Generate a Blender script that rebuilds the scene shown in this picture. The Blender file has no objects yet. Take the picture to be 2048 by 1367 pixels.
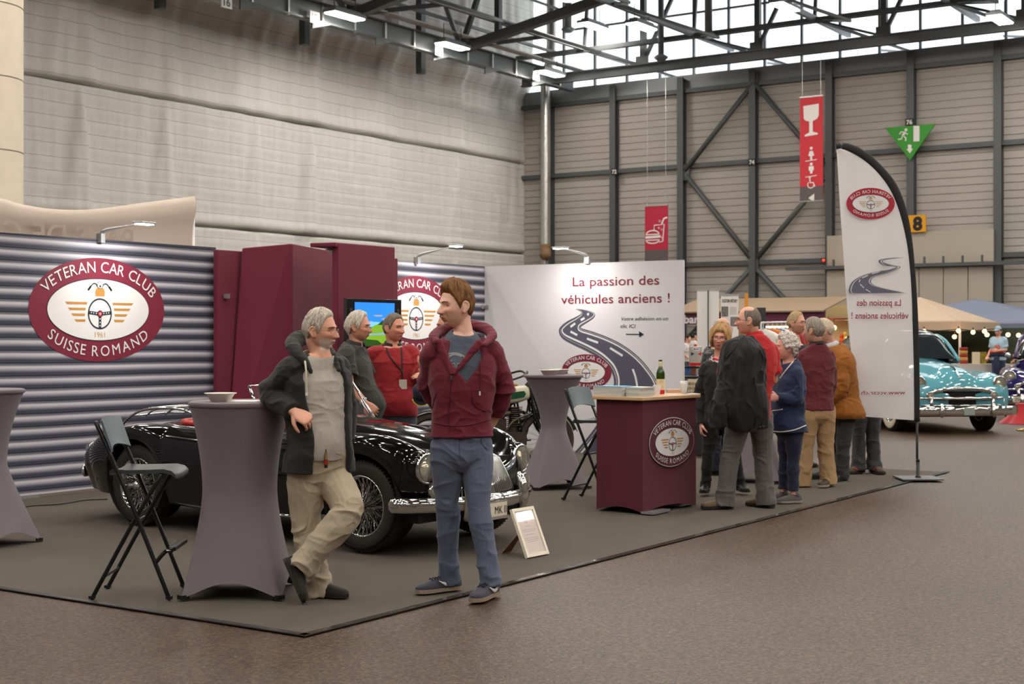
import bpy, bmesh, math, random
import numpy as np
from mathutils import Vector, Matrix
random.seed(7)
PI = math.pi
scene = bpy.context.scene
col = scene.collection

# ------------------------------------------------------------------ camera, world, exposure
CAM_H = 1.5
FPX, CU, CV = 2880.0, 1024.0, 673.0           # focal length and horizon of the 2048x1367 frame
TH = math.radians(33.9)                       # hall axis X recedes to the right, Y to the left
FWD = np.array([math.cos(TH), math.sin(TH), 0.0])
RGT = np.array([math.sin(TH), -math.cos(TH), 0.0])
UP = np.array([0.0, 0.0, 1.0])
cam_d = bpy.data.cameras.new('camera')
cam = bpy.data.objects.new('camera', cam_d); col.objects.link(cam)
cam.location = (0, 0, CAM_H)
cam.rotation_euler = (PI/2, 0, TH - PI/2)
cam_d.sensor_width = 36.0
cam_d.lens = FPX/2048*36.0
cam_d.shift_y = (CV - 683.5)/2048.0
cam_d.clip_end = 300
cam_d.dof.use_dof = True
cam_d.dof.focus_distance = 8.6
cam_d.dof.aperture_fstop = 5.6
scene.camera = cam

w = bpy.data.worlds.new('overcast_sky'); scene.world = w; w.use_nodes = True
w.node_tree.nodes['Background'].inputs[0].default_value = (0.93, 0.97, 1.0, 1)
w.node_tree.nodes['Background'].inputs[1].default_value = 2.2
vs = scene.view_settings
vs.view_transform = 'Standard'; vs.look = 'None'; vs.gamma = 1.0; vs.use_curve_mapping = False
vs.exposure = 0.08
LAMP = 72.0                                    # strength of the hall's high-bay lamps
cy = scene.cycles
cy.max_bounces = 6; cy.diffuse_bounces = 3; cy.glossy_bounces = 4; cy.transmission_bounces = 6
cy.transparent_max_bounces = 10; cy.caustics_reflective = False; cy.caustics_refractive = False
cy.use_denoising = True; cy.sample_clamp_indirect = 6.0
try: cy.use_light_tree = True
except Exception: pass

# ------------------------------------------------------------------ points of the place, measured in the photograph
def P(u, v, Z):
    return FWD*Z + RGT*((u-CU)/FPX*Z) + np.array([0, 0, CAM_H + (CV-v)/FPX*Z])
def G(u, v):                                   # on the floor
    return P(u, v, CAM_H*FPX/(v-CV))*np.array([1, 1, 0])
def PX(u, v, X):                               # on the plane x = X
    d = (u-CU)/FPX; return P(u, v, X/(FWD[0]+RGT[0]*d))
def PY(u, v, Y):
    d = (u-CU)/FPX; return P(u, v, Y/(FWD[1]+RGT[1]*d))
def face(yaw, pitch=0.0):                      # direction: 0 looks at the camera, +90 to the picture's right
    a = math.radians(yaw); p = math.radians(pitch)
    d = (-FWD*math.cos(a) + RGT*math.sin(a))*math.cos(p); d[2] = math.sin(p)
    return d
def nrm(a):
    a = np.asarray(a, float); return a/(np.linalg.norm(a)+1e-12)

# ------------------------------------------------------------------ materials
MATS = {}
def lin(c):
    return tuple(((x/255.0)/12.92 if x/255.0 <= .04045 else ((x/255.0+.055)/1.055)**2.4) for x in c)
def mat(name, rgb, rough=.6, metal=0.0, var=0.0, vscale=6.0, bump=0.0, bscale=60.0, coat=0.0, spec=.5, alpha=1.0,
        trans=0.0, ior=1.45, sheen=0.0, emit=0.0, stretch=None, attr=False, translucent=0.0, crease=0.0):
    if name in MATS: return MATS[name]
    m = bpy.data.materials.new(name); m.use_nodes = True
    nt = m.node_tree; b = nt.nodes['Principled BSDF']
    c = (*lin(rgb), 1)
    b.inputs['Base Color'].default_value = c
    b.inputs['Roughness'].default_value = rough
    b.inputs['Metallic'].default_value = metal
    b.inputs['IOR'].default_value = ior
    b.inputs['Specular IOR Level'].default_value = spec
    b.inputs['Coat Weight'].default_value = coat
    b.inputs['Coat Roughness'].default_value = .03
    b.inputs['Alpha'].default_value = alpha
    b.inputs['Transmission Weight'].default_value = trans
    b.inputs['Sheen Weight'].default_value = sheen
    if emit:
        b.inputs['Emission Color'].default_value = c; b.inputs['Emission Strength'].default_value = emit
    if var or bump or attr or crease:
        tc = nt.nodes.new('ShaderNodeTexCoord'); mp = nt.nodes.new('ShaderNodeMapping')
        nt.links.new(tc.outputs['Object'], mp.inputs[0])
        if stretch: mp.inputs['Scale'].default_value = stretch
    src = None
    if attr:
        a = nt.nodes.new('ShaderNodeAttribute'); a.attribute_name = 'Col'; src = a.outputs['Color']
        nt.links.new(src, b.inputs['Base Color'])
    if var:
        n = nt.nodes.new('ShaderNodeTexNoise'); n.inputs['Scale'].default_value = vscale; n.inputs['Detail'].default_value = 5
        nt.links.new(mp.outputs[0], n.inputs['Vector'])
        mr = nt.nodes.new('ShaderNodeMapRange'); mr.inputs[1].default_value = .25; mr.inputs[2].default_value = .75
        mr.inputs[3].default_value = 1-var; mr.inputs[4].default_value = 1+var
        nt.links.new(n.outputs[0], mr.inputs[0])
        mx = nt.nodes.new('ShaderNodeVectorMath'); mx.operation = 'SCALE'
        if src: nt.links.new(src, mx.inputs[0])
        else: mx.inputs[0].default_value = c[:3]
        nt.links.new(mr.outputs[0], mx.inputs['Scale'])
        nt.links.new(mx.outputs[0], b.inputs['Base Color'])
    if bump:
        n2 = nt.nodes.new('ShaderNodeTexNoise'); n2.inputs['Scale'].default_value = bscale; n2.inputs['Detail'].default_value = 4
        nt.links.new(mp.outputs[0], n2.inputs['Vector'])
        bp = nt.nodes.new('ShaderNodeBump'); bp.inputs['Strength'].default_value = bump; bp.inputs['Distance'].default_value = .02
        nt.links.new(n2.outputs[0], bp.inputs['Height']); nt.links.new(bp.outputs[0], b.inputs['Normal'])
    if crease:                                         # soft crumples of cloth
        n4 = nt.nodes.new('ShaderNodeTexNoise'); n4.inputs['Scale'].default_value = 10; n4.inputs['Detail'].default_value = 2; n4.inputs['Distortion'].default_value = .6
        nt.links.new(mp.outputs[0], n4.inputs['Vector'])
        b4 = nt.nodes.new('ShaderNodeBump'); b4.inputs['Strength'].default_value = crease; b4.inputs['Distance'].default_value = .03
        nt.links.new(n4.outputs[0], b4.inputs['Height'])
        if bump: nt.links.new(b4.outputs[0], bp.inputs['Normal'])
        else: nt.links.new(b4.outputs[0], b.inputs['Normal'])
    if translucent:
        out = nt.nodes['Material Output']; ts = nt.nodes.new('ShaderNodeBsdfTranslucent'); ts.inputs[0].default_value = c
        mxs = nt.nodes.new('ShaderNodeMixShader'); mxs.inputs[0].default_value = translucent
        nt.links.new(b.outputs[0], mxs.inputs[1]); nt.links.new(ts.outputs[0], mxs.inputs[2])
        nt.links.new(mxs.outputs[0], out.inputs[0])
    MATS[name] = m
    return m

# ------------------------------------------------------------------ mesh building
class MB:
    """collects shapes, then links them as ONE mesh object"""
    def __init__(s): s.v = []; s.f = []; s.m = []; s.n = 0; s.mats = []
    def mi(s, m):
        if m is None: return 0
        if m not in s.mats: s.mats.append(m)
        return s.mats.index(m)
    def add(s, verts, faces, m=None):
        verts = np.asarray(verts, float).reshape(-1, 3)
        k = s.n; s.v.append(verts); s.n += len(verts); mi = s.mi(m)
        for f in faces: s.f.append(tuple(int(i)+k for i in f)); s.m.append(mi)
        return s
    def box(s, c, d, m=None, R=None):
        c = np.asarray(c, float); d = np.asarray(d, float)/2
        q = np.array([(x, y, z) for x in (-1, 1) for y in (-1, 1) for z in (-1, 1)])*d
        if R is not None: q = q @ np.asarray(R).T
        return s.add(q+c, [(0,1,3,2),(4,6,7,5),(0,4,5,1),(2,3,7,6),(0,2,6,4),(1,5,7,3)], m)
    def bar(s, a, b, w, h=None, m=None, up=(0, 0, 1)):     # square bar from a to b
        a = np.asarray(a, float); b = np.asarray(b, float); h = h or w
        d = nrm(b-a); u = np.asarray(up, float)
        if abs(d @ u) > .98: u = np.array([1., 0, 0])
        x = nrm(np.cross(d, u)); y = np.cross(x, d)
        q = [p + x*sx*w/2 + y*sy*h/2 for p in (a, b) for sx, sy in ((-1,-1),(1,-1),(1,1),(-1,1))]
        return s.add(q, [(3,2,1,0),(4,5,6,7),(0,1,5,4),(1,2,6,5),(2,3,7,6),(3,0,4,7)], m)
    def tube(s, path, r, n=10, m=None, sub=1, closed=False, ref=None, rnd=False, flat=None):
        """round (or elliptic) tube along a path; r: number or list of (rx, ry)"""
        path = np.asarray(path, float); N = len(path)
        r = np.asarray(r, float)
        if r.ndim == 0: r = np.full((N, 2), float(r))
        elif r.ndim == 1: r = np.stack([r, r], 1)
        if sub > 1:
            path = cr(path, sub, closed); r = cr(r, sub, closed); N = len(path)
        if closed: T = np.roll(path, -1, 0)-np.roll(path, 1, 0)
        else: T = np.gradient(path, axis=0)
        T /= np.linalg.norm(T, axis=1)[:, None]+1e-12
        x = np.asarray(ref, float) if ref is not None else None
        if x is None:
            x = np.array([0, 0, 1.]) if abs(T[0][2]) < .9 else np.array([1., 0, 0])
            x = np.cross(x, T[0])
        ang = np.arange(n)/n*2*PI; V = []
        for i in range(N):
            if ref is not None: x = np.asarray(ref, float)
            x = nrm(x-T[i]*(x @ T[i])); y = np.cross(T[i], x)
            ca, sa = np.cos(ang), np.sin(ang)
            if flat: ca = np.sign(ca)*np.abs(ca)**flat; sa = np.sign(sa)*np.abs(sa)**flat
            V.append(path[i] + np.outer(ca*r[i, 0], x) + np.outer(sa*r[i, 1], y))
        V = np.array(V); 
        if rnd and not closed:                              # rounded ends
            e0 = path[0]-T[0]*r[0].mean()*.6; e1 = path[-1]+T[-1]*r[-1].mean()*.6
            V = np.concatenate([[e0+(V[0]-path[0])*.55], V, [e1+(V[-1]-path[-1])*.55]]); N += 2
        F = []
        R_ = N if closed else N-1
        for i in range(R_):
            j = (i+1) % N
            for k in range(n):
                l = (k+1) % n; F.append((i*n+k, i*n+l, j*n+l, j*n+k))
        if not closed:
            F.append(tuple(range(n))[::-1]); F.append(tuple((N-1)*n+k for k in range(n)))
        return s.add(V.reshape(-1, 3), F, m)
    def lathe(s, prof, n=24, m=None, c=(0, 0, 0), axis=(0, 0, 1), caps=True):
        """prof: list of (radius, height) turned about axis through c"""
        a = nrm(axis); u = np.array([1., 0, 0]) if abs(a[0]) < .9 else np.array([0, 1., 0])
        x = nrm(np.cross(u, a)); y = np.cross(a, x); c = np.asarray(c, float)
        ang = np.arange(n)/n*2*PI; V = []
        for r, h in prof: V.append(c + a*h + np.outer(np.cos(ang)*r, x) + np.outer(np.sin(ang)*r, y))
        N = len(prof); F = []
        for i in range(N-1):
            for k in range(n):
                l = (k+1) % n; F.append((i*n+k, i*n+l, (i+1)*n+l, (i+1)*n+k))
        if caps and prof[0][0] > 1e-6: F.append(tuple(range(n))[::-1])
        if caps and prof[-1][0] > 1e-6: F.append(tuple((N-1)*n+k for k in range(n)))
        return s.add(np.array(V).reshape(-1, 3), F, m)
    def prism(s, poly, z0, z1, m=None):                     # vertical prism from plan polygon (x, y)
        n = len(poly); V = [(p[0], p[1], z0) for p in poly]+[(p[0], p[1], z1) for p in poly]
        ar = sum(poly[i][0]*poly[(i+1) % n][1]-poly[(i+1) % n][0]*poly[i][1] for i in range(n))
        F = [tuple(range(n))[::-1], tuple(range(n, 2*n))]+[(i, (i+1) % n, n+(i+1) % n, n+i) for i in range(n)]
        if ar < 0: F = [f[::-1] for f in F]
        return s.add(V, F, m)
    def slab(s, pts, nrmv, th, m=None):                     # planar polygon given thickness th along -nrmv
        pts = np.asarray(pts, float); nv = nrm(nrmv); n = len(pts); V = np.concatenate([pts, pts-nv*th])
        F = [tuple(range(n)), tuple(range(2*n-1, n-1, -1))]+[(i, n+i, n+(i+1) % n, (i+1) % n) for i in range(n)]
        return s.add(V, F, m)
    def grid(s, A, m=None, closeu=False, closev=False):     # A: (nu, nv, 3) array of points
        A = np.asarray(A, float); nu, nv = A.shape[:2]; F = []
        for i in range(nu if closeu else nu-1):
            for j in range(nv if closev else nv-1):
                F.append((i*nv+j, ((i+1) % nu)*nv+j, ((i+1) % nu)*nv+(j+1) % nv, i*nv+(j+1) % nv))
        return s.add(A.reshape(-1, 3), F, m)
    def ball(s, c, r, m=None, n=16, k=10, R=None):
        r = np.asarray(r, float)*np.ones(3); V = []; th = np.linspace(0, PI, k+1)
        for t in th[1:-1]:
            for j in range(n): V.append((math.sin(t)*math.cos(2*PI*j/n), math.sin(t)*math.sin(2*PI*j/n), math.cos(t)))
        V = [(0, 0, 1)]+V+[(0, 0, -1)]; V = np.array(V)*r
        if R is not None: V = V @ np.asarray(R).T
        F = []; L = len(V)-1
        for j in range(n): F.append((0, 1+j, 1+(j+1) % n)); b = 1+(k-2)*n; F.append((L, b+(j+1) % n, b+j))
        for i in range(k-2):
            for j in range(n): a = 1+i*n; F.append((a+j, a+n+j, a+n+(j+1) % n, a+(j+1) % n))
        return s.add(V+np.asarray(c, float), F, m)
    def mesh(s, name='mesh', smooth=False, base=(0, 0, 0)):
        me = bpy.data.meshes.new(name)
        V = np.concatenate(s.v) if s.v else np.zeros((0, 3))
        me.from_pydata((V-np.asarray(base, float)).tolist(), [], s.f)
        for mm in s.mats: me.materials.append(mm)
        if len(s.mats) > 1: me.polygons.foreach_set('material_index', s.m)
        if smooth: me.shade_smooth()
        me.validate(); me.update()
        return me
    def build(s, name, m=None, parent=None, smooth=False, auto=None, base=(0, 0, 0), bevel=0):
        if m is not None and not s.mats: s.mats = [m]
        me = s.mesh(name, smooth or auto is not None, base)
        if auto is not None: me.set_sharp_from_angle(angle=math.radians(auto))
        o = bpy.data.objects.new(name, me); col.objects.link(o)
        if parent is not None: o.parent = parent
        else: o.location = base
        if bevel:
            b = o.modifiers.new('bevel', 'BEVEL'); b.width = bevel; b.segments = 2; b.limit_method = 'ANGLE'
        return o
def cr(p, k, closed=False):
    """Catmull-Rom resampling, k steps per span"""
    p = np.asarray(p, float); N = len(p); out = []
    for i in range(N if closed else N-1):
        if closed: a, b, c, d = p[(i-1) % N], p[i], p[(i+1) % N], p[(i+2) % N]
        else: a, b, c, d = p[max(i-1, 0)], p[i], p[i+1], p[min(i+2, N-1)]
        for j in range(k):
            t = j/k
            out.append(.5*(2*b+(c-a)*t+(2*a-5*b+4*c-d)*t*t+(3*b-a-3*c+d)*t**3))
    if not closed: out.append(p[-1])
    return np.array(out)
def tag(o, label, cat, group=None, kind=None):
    o['label'] = label; o['category'] = cat
    if group: o['group'] = group
    if kind: o['kind'] = kind
    return o
def thing(name, label, cat, loc=(0, 0, 0), rotz=0.0, group=None):
    o = bpy.data.objects.new(name, None); col.objects.link(o)
    o.location = loc; o.rotation_euler = (0, 0, rotz); o.empty_display_size = .1
    return tag(o, label, cat, group)
def struct(o): o['kind'] = 'structure'; return o
def rotz(a): c, s = math.cos(a), math.sin(a); return np.array([[c, -s, 0], [s, c, 0], [0, 0, 1.]])
def dup_tree(o, parent=None):
    c = o.copy(); col.objects.link(c)
    if parent is not None: c.parent = parent
    for ch in list(o.children): dup_tree(ch, c)
    return c

# ------------------------------------------------------------------ value noise
def _h(i, j, k):
    n = (i*374761393 + j*668265263 + k*1274126177) & 0xffffffff
    n = ((n ^ (n >> 13))*1274126177) & 0xffffffff
    return ((n ^ (n >> 16)) & 0xffff)/65535.0
def vnoise(p):
    p = np.asarray(p, float); f = np.floor(p).astype(np.int64); t = p-f; t = t*t*(3-2*t)
    r = 0
    for a in (0, 1):
        for b in (0, 1):
            for c in (0, 1):
                wgt = (t[:, 0] if a else 1-t[:, 0])*(t[:, 1] if b else 1-t[:, 1])*(t[:, 2] if c else 1-t[:, 2])
                r = r + wgt*_h(f[:, 0]+a, f[:, 1]+b, f[:, 2]+c)
    return r*2-1
def fbm(p, o=3):
    r = 0; a = 1.0
    for i in range(o): r = r+a*vnoise(p*2**i+17.3*i); a *= .5
    return r

# ------------------------------------------------------------------ lettering and flat artwork
_GL = {}
def _txt(sx, bold=0.0):
    key = (sx, bold)
    if key in _GL: return _GL[key]
    cu = bpy.data.curves.new('t', 'FONT'); cu.body = sx; cu.size = 1.0; cu.offset = bold; cu.resolution_u = 3
    ob = bpy.data.objects.new('t', cu); col.objects.link(ob)
    dg = bpy.context.evaluated_depsgraph_get(); me = bpy.data.meshes.new_from_object(ob.evaluated_get(dg))
    V = np.array([v.co[:] for v in me.vertices]).reshape(-1, 3)[:, :2]; F = [tuple(p.vertices) for p in me.polygons]
    bpy.data.objects.remove(ob); bpy.data.curves.remove(cu); bpy.data.meshes.remove(me)
    _GL[key] = (V, F); return V, F
def _adv(c, bold=0.0):
    if c == ' ': return .28
    V1, _ = _txt('I'+c+'I', bold); V2, _ = _txt('II', bold)
    return (V1[:, 0].max()-V1[:, 0].min())-(V2[:, 0].max()-V2[:, 0].min())
class Art:
    """flat printed artwork: shapes in 2-D with a layer number, later mapped onto a surface"""
    def __init__(s): s.it = []
    def add(s, V, F, m, layer=1): s.it.append((np.asarray(V, float), F, m, layer)); return s
    def poly(s, pts, m, layer=1):
        pts = np.asarray(pts, float); return s.add(pts, [tuple(range(len(pts)))], m, layer)
    def ell(s, c, rx, ry, m, layer=1, n=72):
        a = np.arange(n)/n*2*PI; return s.poly(np.stack([c[0]+rx*np.cos(a), c[1]+ry*np.sin(a)], 1), m, layer)
    def ring(s, c, rx, ry, wd, m, layer=1, n=72, a0=0, a1=2*PI):
        a = np.linspace(a0, a1, n+1); o = np.stack([np.cos(a), np.sin(a)], 1)
        V = np.concatenate([o*(rx, ry)+c, o*(rx-wd, ry-wd)+c]); k = n+1
        return s.add(V, [(i, i+1, k+i+1, k+i) for i in range(n)], m, layer)
    def line(s, pts, wd, m, layer=1, sub=1):
        pts = np.asarray(pts, float)
        if sub > 1: pts = cr(pts, sub)
        T = np.gradient(pts, axis=0); T /= np.linalg.norm(T, axis=1)[:, None]+1e-9
        Nn = np.stack([-T[:, 1], T[:, 0]], 1)*wd/2; k = len(pts)
        return s.add(np.concatenate([pts+Nn, pts-Nn]), [(i, i+1, k+i+1, k+i) for i in range(k-1)], m, layer)
    def band(s, a, b, m, layer=1):
        a = np.asarray(a, float); b = np.asarray(b, float); k = len(a)
        return s.add(np.concatenate([a, b]), [(i, i+1, k+i+1, k+i) for i in range(k-1)], m, layer)
    def text(s, t, p, h, m, layer=1, wid=None, align=0, bold=0.0, shear=0.0, capw=.73):
        """h is the capital height; wid stretches the line to a given width"""
        V, F = _txt(t, bold); V = V/capw*h
        x0, x1 = V[:, 0].min(), V[:, 0].max()
        V = V-(x0, 0)
        if wid: V = V*(wid/(x1-x0), 1); x1 = x0+wid
        V[:, 0] += shear*V[:, 1]
        V = V-((x1-x0)*align, 0)+np.asarray(p, float)
        return s.add(V, F, m, layer)
    def arc(s, t, c, rx, ry, a0, a1, h, m, layer=1, inside=False, bold=0.0, capw=.73):
        ad = [_adv(ch, bold)/capw*h for ch in t]
        n = 400; a = np.linspace(a0, a1, n+1); q = np.stack([c[0]+rx*np.cos(a), c[1]+ry*np.sin(a)], 1)
        L = np.concatenate([[0], np.cumsum(np.linalg.norm(np.diff(q, axis=0), axis=1))])
        k = L[-1]/sum(ad); pos = 0
        for ch, w_ in zip(t, ad):
            mid = (pos+w_/2)*k; pos += w_
            if ch == ' ': continue
            i = min(int(np.searchsorted(L, mid)), n-1); pt = q[i]; tg = nrm(np.append(q[i+1]-q[i], 0))[:2]
            up = np.array([-tg[1], tg[0]])
            V, F = _txt(ch, bold); V = V/capw*h; V = V-((V[:, 0].min()+V[:, 0].max())/2, 0)
            s.add(pt+V[:, :1]*tg+V[:, 1:2]*up, F, m, layer)
        return s
    def put(s, name, fn, parent=None, base=(0, 0, 0), flip=False):
        """fn(V2, layer) -> points in space"""
        b = MB()
        for V, F, m, ly in s.it:
            b.add(fn(V, ly), [f[::-1] for f in F] if flip else F, m)
        return b.build(name, None, parent, base=base)
def on_plane(o, ex, ey, lift=.0012):
    o = np.asarray(o, float); ex = np.asarray(ex, float); ey = np.asarray(ey, float); nz = nrm(np.cross(ex, ey))
    return lambda V, ly: o+V[:, :1]*ex+V[:, 1:2]*ey+nz*(ly*lift)
# ================================================================== the hall
XW, YW = 50.0, 33.0
M_STEEL = mat('dark_steel', (90, 94, 96), .5, .3)
M_STEEL2 = mat('grey_steel', (112, 118, 122), .5, .2)
M_GALV = mat('galvanised', (190, 190, 186), .32, .85, var=.12, vscale=9)
M_WHITE = mat('white_paint', (226, 226, 224), .55)
M_BLACK = mat('black_plastic', (22, 22, 23), .45)

def floor_material():
    m = mat('worn_asphalt', (66, 51, 37), .48, var=.16, vscale=.55, bump=.30, bscale=90)
    nt = m.node_tree; b = nt.nodes['Principled BSDF']
    tc = [n for n in nt.nodes if n.type == 'TEX_COORD'][0]
    src = b.inputs['Base Color'].links[0].from_socket
    vo = nt.nodes.new('ShaderNodeTexNoise'); vo.inputs['Scale'].default_value = 30; vo.inputs['Detail'].default_value = 8; vo.inputs['Roughness'].default_value = .82
    nt.links.new(tc.outputs['Object'], vo.inputs['Vector'])
    rp = nt.nodes.new('ShaderNodeValToRGB'); e = rp.color_ramp.elements
    e[0].position = .38; e[0].color = (.28, .26, .25, 1); e[1].position = .64; e[1].color = (2.1, 2.05, 1.95, 1)
    nt.links.new(vo.outputs[0], rp.inputs[0])
    mx = nt.nodes.new('ShaderNodeVectorMath'); mx.operation = 'MULTIPLY'
    nt.links.new(src, mx.inputs[0]); nt.links.new(rp.outputs[0], mx.inputs[1])
    # paler scuffs
    n3 = nt.nodes.new('ShaderNodeTexNoise'); n3.inputs['Scale'].default_value = 2.3; n3.inputs['Detail'].default_value = 7
    nt.links.new(tc.outputs['Object'], n3.inputs['Vector'])
    r3 = nt.nodes.new('ShaderNodeValToRGB'); q = r3.color_ramp.elements
    q[0].position = .66; q[0].color = (1, 1, 1, 1); q[1].position = .8; q[1].color = (1.35, 1.32, 1.28, 1)
    nt.links.new(n3.outputs[0], r3.inputs[0])
    m2 = nt.nodes.new('ShaderNodeVectorMath'); m2.operation = 'MULTIPLY'
    nt.links.new(mx.outputs[0], m2.inputs[0]); nt.links.new(r3.outputs[0], m2.inputs[1])
    # grit: every stone its own shade and tilt
    sc = nt.nodes.new('ShaderNodeTexVoronoi'); sc.inputs['Scale'].default_value = 85; nt.links.new(tc.outputs['Object'], sc.inputs['Vector'])
    sx = nt.nodes.new('ShaderNodeSeparateXYZ'); nt.links.new(sc.outputs['Color'], sx.inputs[0])
    g = nt.nodes.new('ShaderNodeMapRange'); g.inputs[3].default_value = .25; g.inputs[4].default_value = 1.9; nt.links.new(sx.outputs[0], g.inputs[0])
    m3 = nt.nodes.new('ShaderNodeVectorMath'); m3.operation = 'SCALE'; nt.links.new(m2.outputs[0], m3.inputs[0]); nt.links.new(g.outputs[0], m3.inputs['Scale'])
    nt.links.new(m3.outputs[0], b.inputs['Base Color'])
    gb = nt.nodes.new('ShaderNodeBump'); gb.inputs['Strength'].default_value = .35; gb.inputs['Distance'].default_value = .01
    nt.links.new(sx.outputs[1], gb.inputs['Height']); pb = [n for n in nt.nodes if n.type == 'BUMP' and n != gb][0]; nt.links.new(pb.outputs[0], gb.inputs['Normal']); nt.links.new(gb.outputs[0], b.inputs['Normal'])
    return m
struct(MB().box((19, 5.5, -.05), (64, 56, .1), floor_material()).build('floor'))

def fabric_material():
    m = mat('wall_fabric', (220, 218, 213), .85, var=.05, vscale=1.2, bump=.25, bscale=1.0, stretch=(9, 1, .9))
    nt = m.node_tree; b = nt.nodes['Principled BSDF']; src = b.inputs['Base Color'].links[0].from_socket
    tc = [n for n in nt.nodes if n.type == 'TEX_COORD'][0]
    sp = nt.nodes.new('ShaderNodeSeparateXYZ'); nt.links.new(tc.outputs['Object'], sp.inputs[0])
    d = nt.nodes.new('ShaderNodeMath'); d.operation = 'DIVIDE'; d.inputs[1].default_value = .383; nt.links.new(sp.outputs[2], d.inputs[0])
    fr = nt.nodes.new('ShaderNodeMath'); fr.operation = 'FRACT'; nt.links.new(d.outputs[0], fr.inputs[0])
    lt = nt.nodes.new('ShaderNodeMath'); lt.operation = 'LESS_THAN'; lt.inputs[1].default_value = .055; nt.links.new(fr.outputs[0], lt.inputs[0])
    mr = nt.nodes.new('ShaderNodeMapRange'); mr.inputs[3].default_value = 1; mr.inputs[4].default_value = .62; nt.links.new(lt.outputs[0], mr.inputs[0])
    mx = nt.nodes.new('ShaderNodeVectorMath'); mx.operation = 'SCALE'
    nt.links.new(src, mx.inputs[0]); nt.links.new(mr.outputs[0], mx.inputs['Scale']); nt.links.new(mx.outputs[0], b.inputs['Base Color'])
    return m
def fabric_wall():
    xs = np.arange(14, 50.15, .1); zs = np.unique(np.concatenate([np.arange(0, 16.01, .0958), [4.88, 4.91, 4.93, 4.95, 4.97, 4.99, 5.02, 8.63, 8.66, 8.68, 8.70, 8.72, 8.74, 8.77]]))
    Xg, Zg = np.meshgrid(xs, zs, indexing='ij'); n = Xg.size
    p = np.stack([Xg.ravel(), np.zeros(n), Zg.ravel()], 1)
    y = .08*fbm(p*(.55, 1, .12), 2)+.034*fbm(p*(3.2, 1, .35)+5, 2)
    hem = np.where(p[:, 2] < 4.96, 4.96, np.where(p[:, 2] < 8.72, 8.72, 15.5))     # cloth hangs from its own batten
    drop = hem-p[:, 2]
    for i, x0 in enumerate((16.5, 21, 27.1, 30.3, 34.2, 36.8, 41, 45.2)):          # folds fanning out below the pinches
        for k, s in enumerate((-.16, -.08, .0, .05)):
            c = x0+s*drop; y -= (.15 if i in (2, 5) else .08)*np.exp(-((p[:, 0]-c)/(.07+.03*drop))**2)*np.clip(drop, 0, 1.5)/1.5
    y += .012*np.sin(p[:, 2]/.383*2*PI+.5)+.012*fbm(p*(7, 1, .8)+9, 2)*np.clip(1-((p[:, 2]/.383) % 1)*1.4, 0, 1)
    y -= .10*np.exp(-((drop-.0)/.35)**2)*(hem < 10)*0
    y += .35*np.exp(-((p[:, 2]-8.70)/.035)**2)+.35*np.exp(-((p[:, 2]-4.95)/.035)**2)
    y -= .05*np.exp(-((p[:, 2]-8.9)/.1)**2)+.05*np.exp(-((p[:, 2]-5.12)/.1)**2)   # hem sagging over the gap
    y -= .35*np.clip((p[:, 2]-11.3)/.6, 0, 1)                                       # bulging valance at the top
    p[:, 1] = YW+y
    b = MB(); b.grid(p.reshape(len(xs), len(zs), 3), fabric_material())
    return struct(b.build('wall_left', smooth=True))
fabric_wall()
struct(MB().box((19, YW+.75, 10.5), (64, .3, 21), mat('hall_grey', (120, 116, 110), .8)).build('wall_left_backing'))

def ribbed_wall():
    b = MB(); z = 0; pr = []
    while z < 11.0:
        pr += [(0, z), (0, z+.235), (.035, z+.245), (.035, z+.265)]; z += .27
    A = np.array([[(XW+dx, y, zz) for dx, zz in pr] for y in (YW+.6, -22)])
    b.grid(A, mat('ribbed_panel', (174, 168, 160), .6, var=.03, vscale=.4))
    return struct(b.build('wall_back'))
ribbed_wall()
struct(MB().box((XW+.0, 5.4, 11.3), (.12, 55.2, .62), mat('parapet_steel', (150, 155, 158), .5, .2)).box((XW-.12, 5.4, 10.97), (.2, 55.2, .16), M_STEEL).build('trim_1'))
struct(MB().box((19, -22.2, 10.5), (64, .3, 21), mat('hall_grey', (0, 0, 0))).build('wall_right'))
struct(MB().box((-13.1, 5.5, 10.5), (.3, 56, 21), MATS['hall_grey']).build('wall_front'))
struct(MB().box((19, 5.5, 21.2), (64, 56, .3), mat('roof_deck', (92, 94, 96), .8)).build('ceiling'))

# steel columns of the far wall, three metres apart
colY = [XW*(.5718+.0604*1)-.0+0]+[XW*(.5718-.0601*i) for i in range(0, 13)]
tn = 2
for y in colY:
    b = MB(); x = XW-.17
    b.box((x-.14, y, 5.75), (.03, .26, 11.5)).box((x+.14, y, 5.75), (.03, .26, 11.5)).box((x, y, 5.75), (.26, .05, 11.5))
    struct(b.build('trim_%d' % tn, M_STEEL)); tn += 1
# rails
for z in (8.08, 4.28):
    struct(MB().box((XW-.1, 5.4, z), (.16, 55.2, .17), M_STEEL).build('trim_%d' % tn)); tn += 1
# braces between columns (both pairs of bays around the middle column)
def yc(u): return PX(u, 500, XW-.2)[1]
braces = [((1508, 165), (1370, 341)), ((1508, 165), (1648, 330)), ((1372, 350), (1502, 516)), ((1652, 352), (1514, 516)),
          ((1500, 538), (1380, 672)), ((1516, 540), (1606, 640))]
for a, c in braces:
    b = MB(); b.tube([PX(a[0], a[1], XW-.24), PX(c[0], c[1], XW-.24)], .095, 10)
    struct(b.build('trim_%d' % tn, M_STEEL, smooth=True)); tn += 1
g = MB()
for u, v in ((1508, 163), (1371, 345), (1508, 528), (1652, 340)):
    c = PX(u, v, XW-.24); g.box(c, (.06, .35, .6))
struct(g.build('trim_%d' % tn, M_STEEL)); tn += 1

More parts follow.
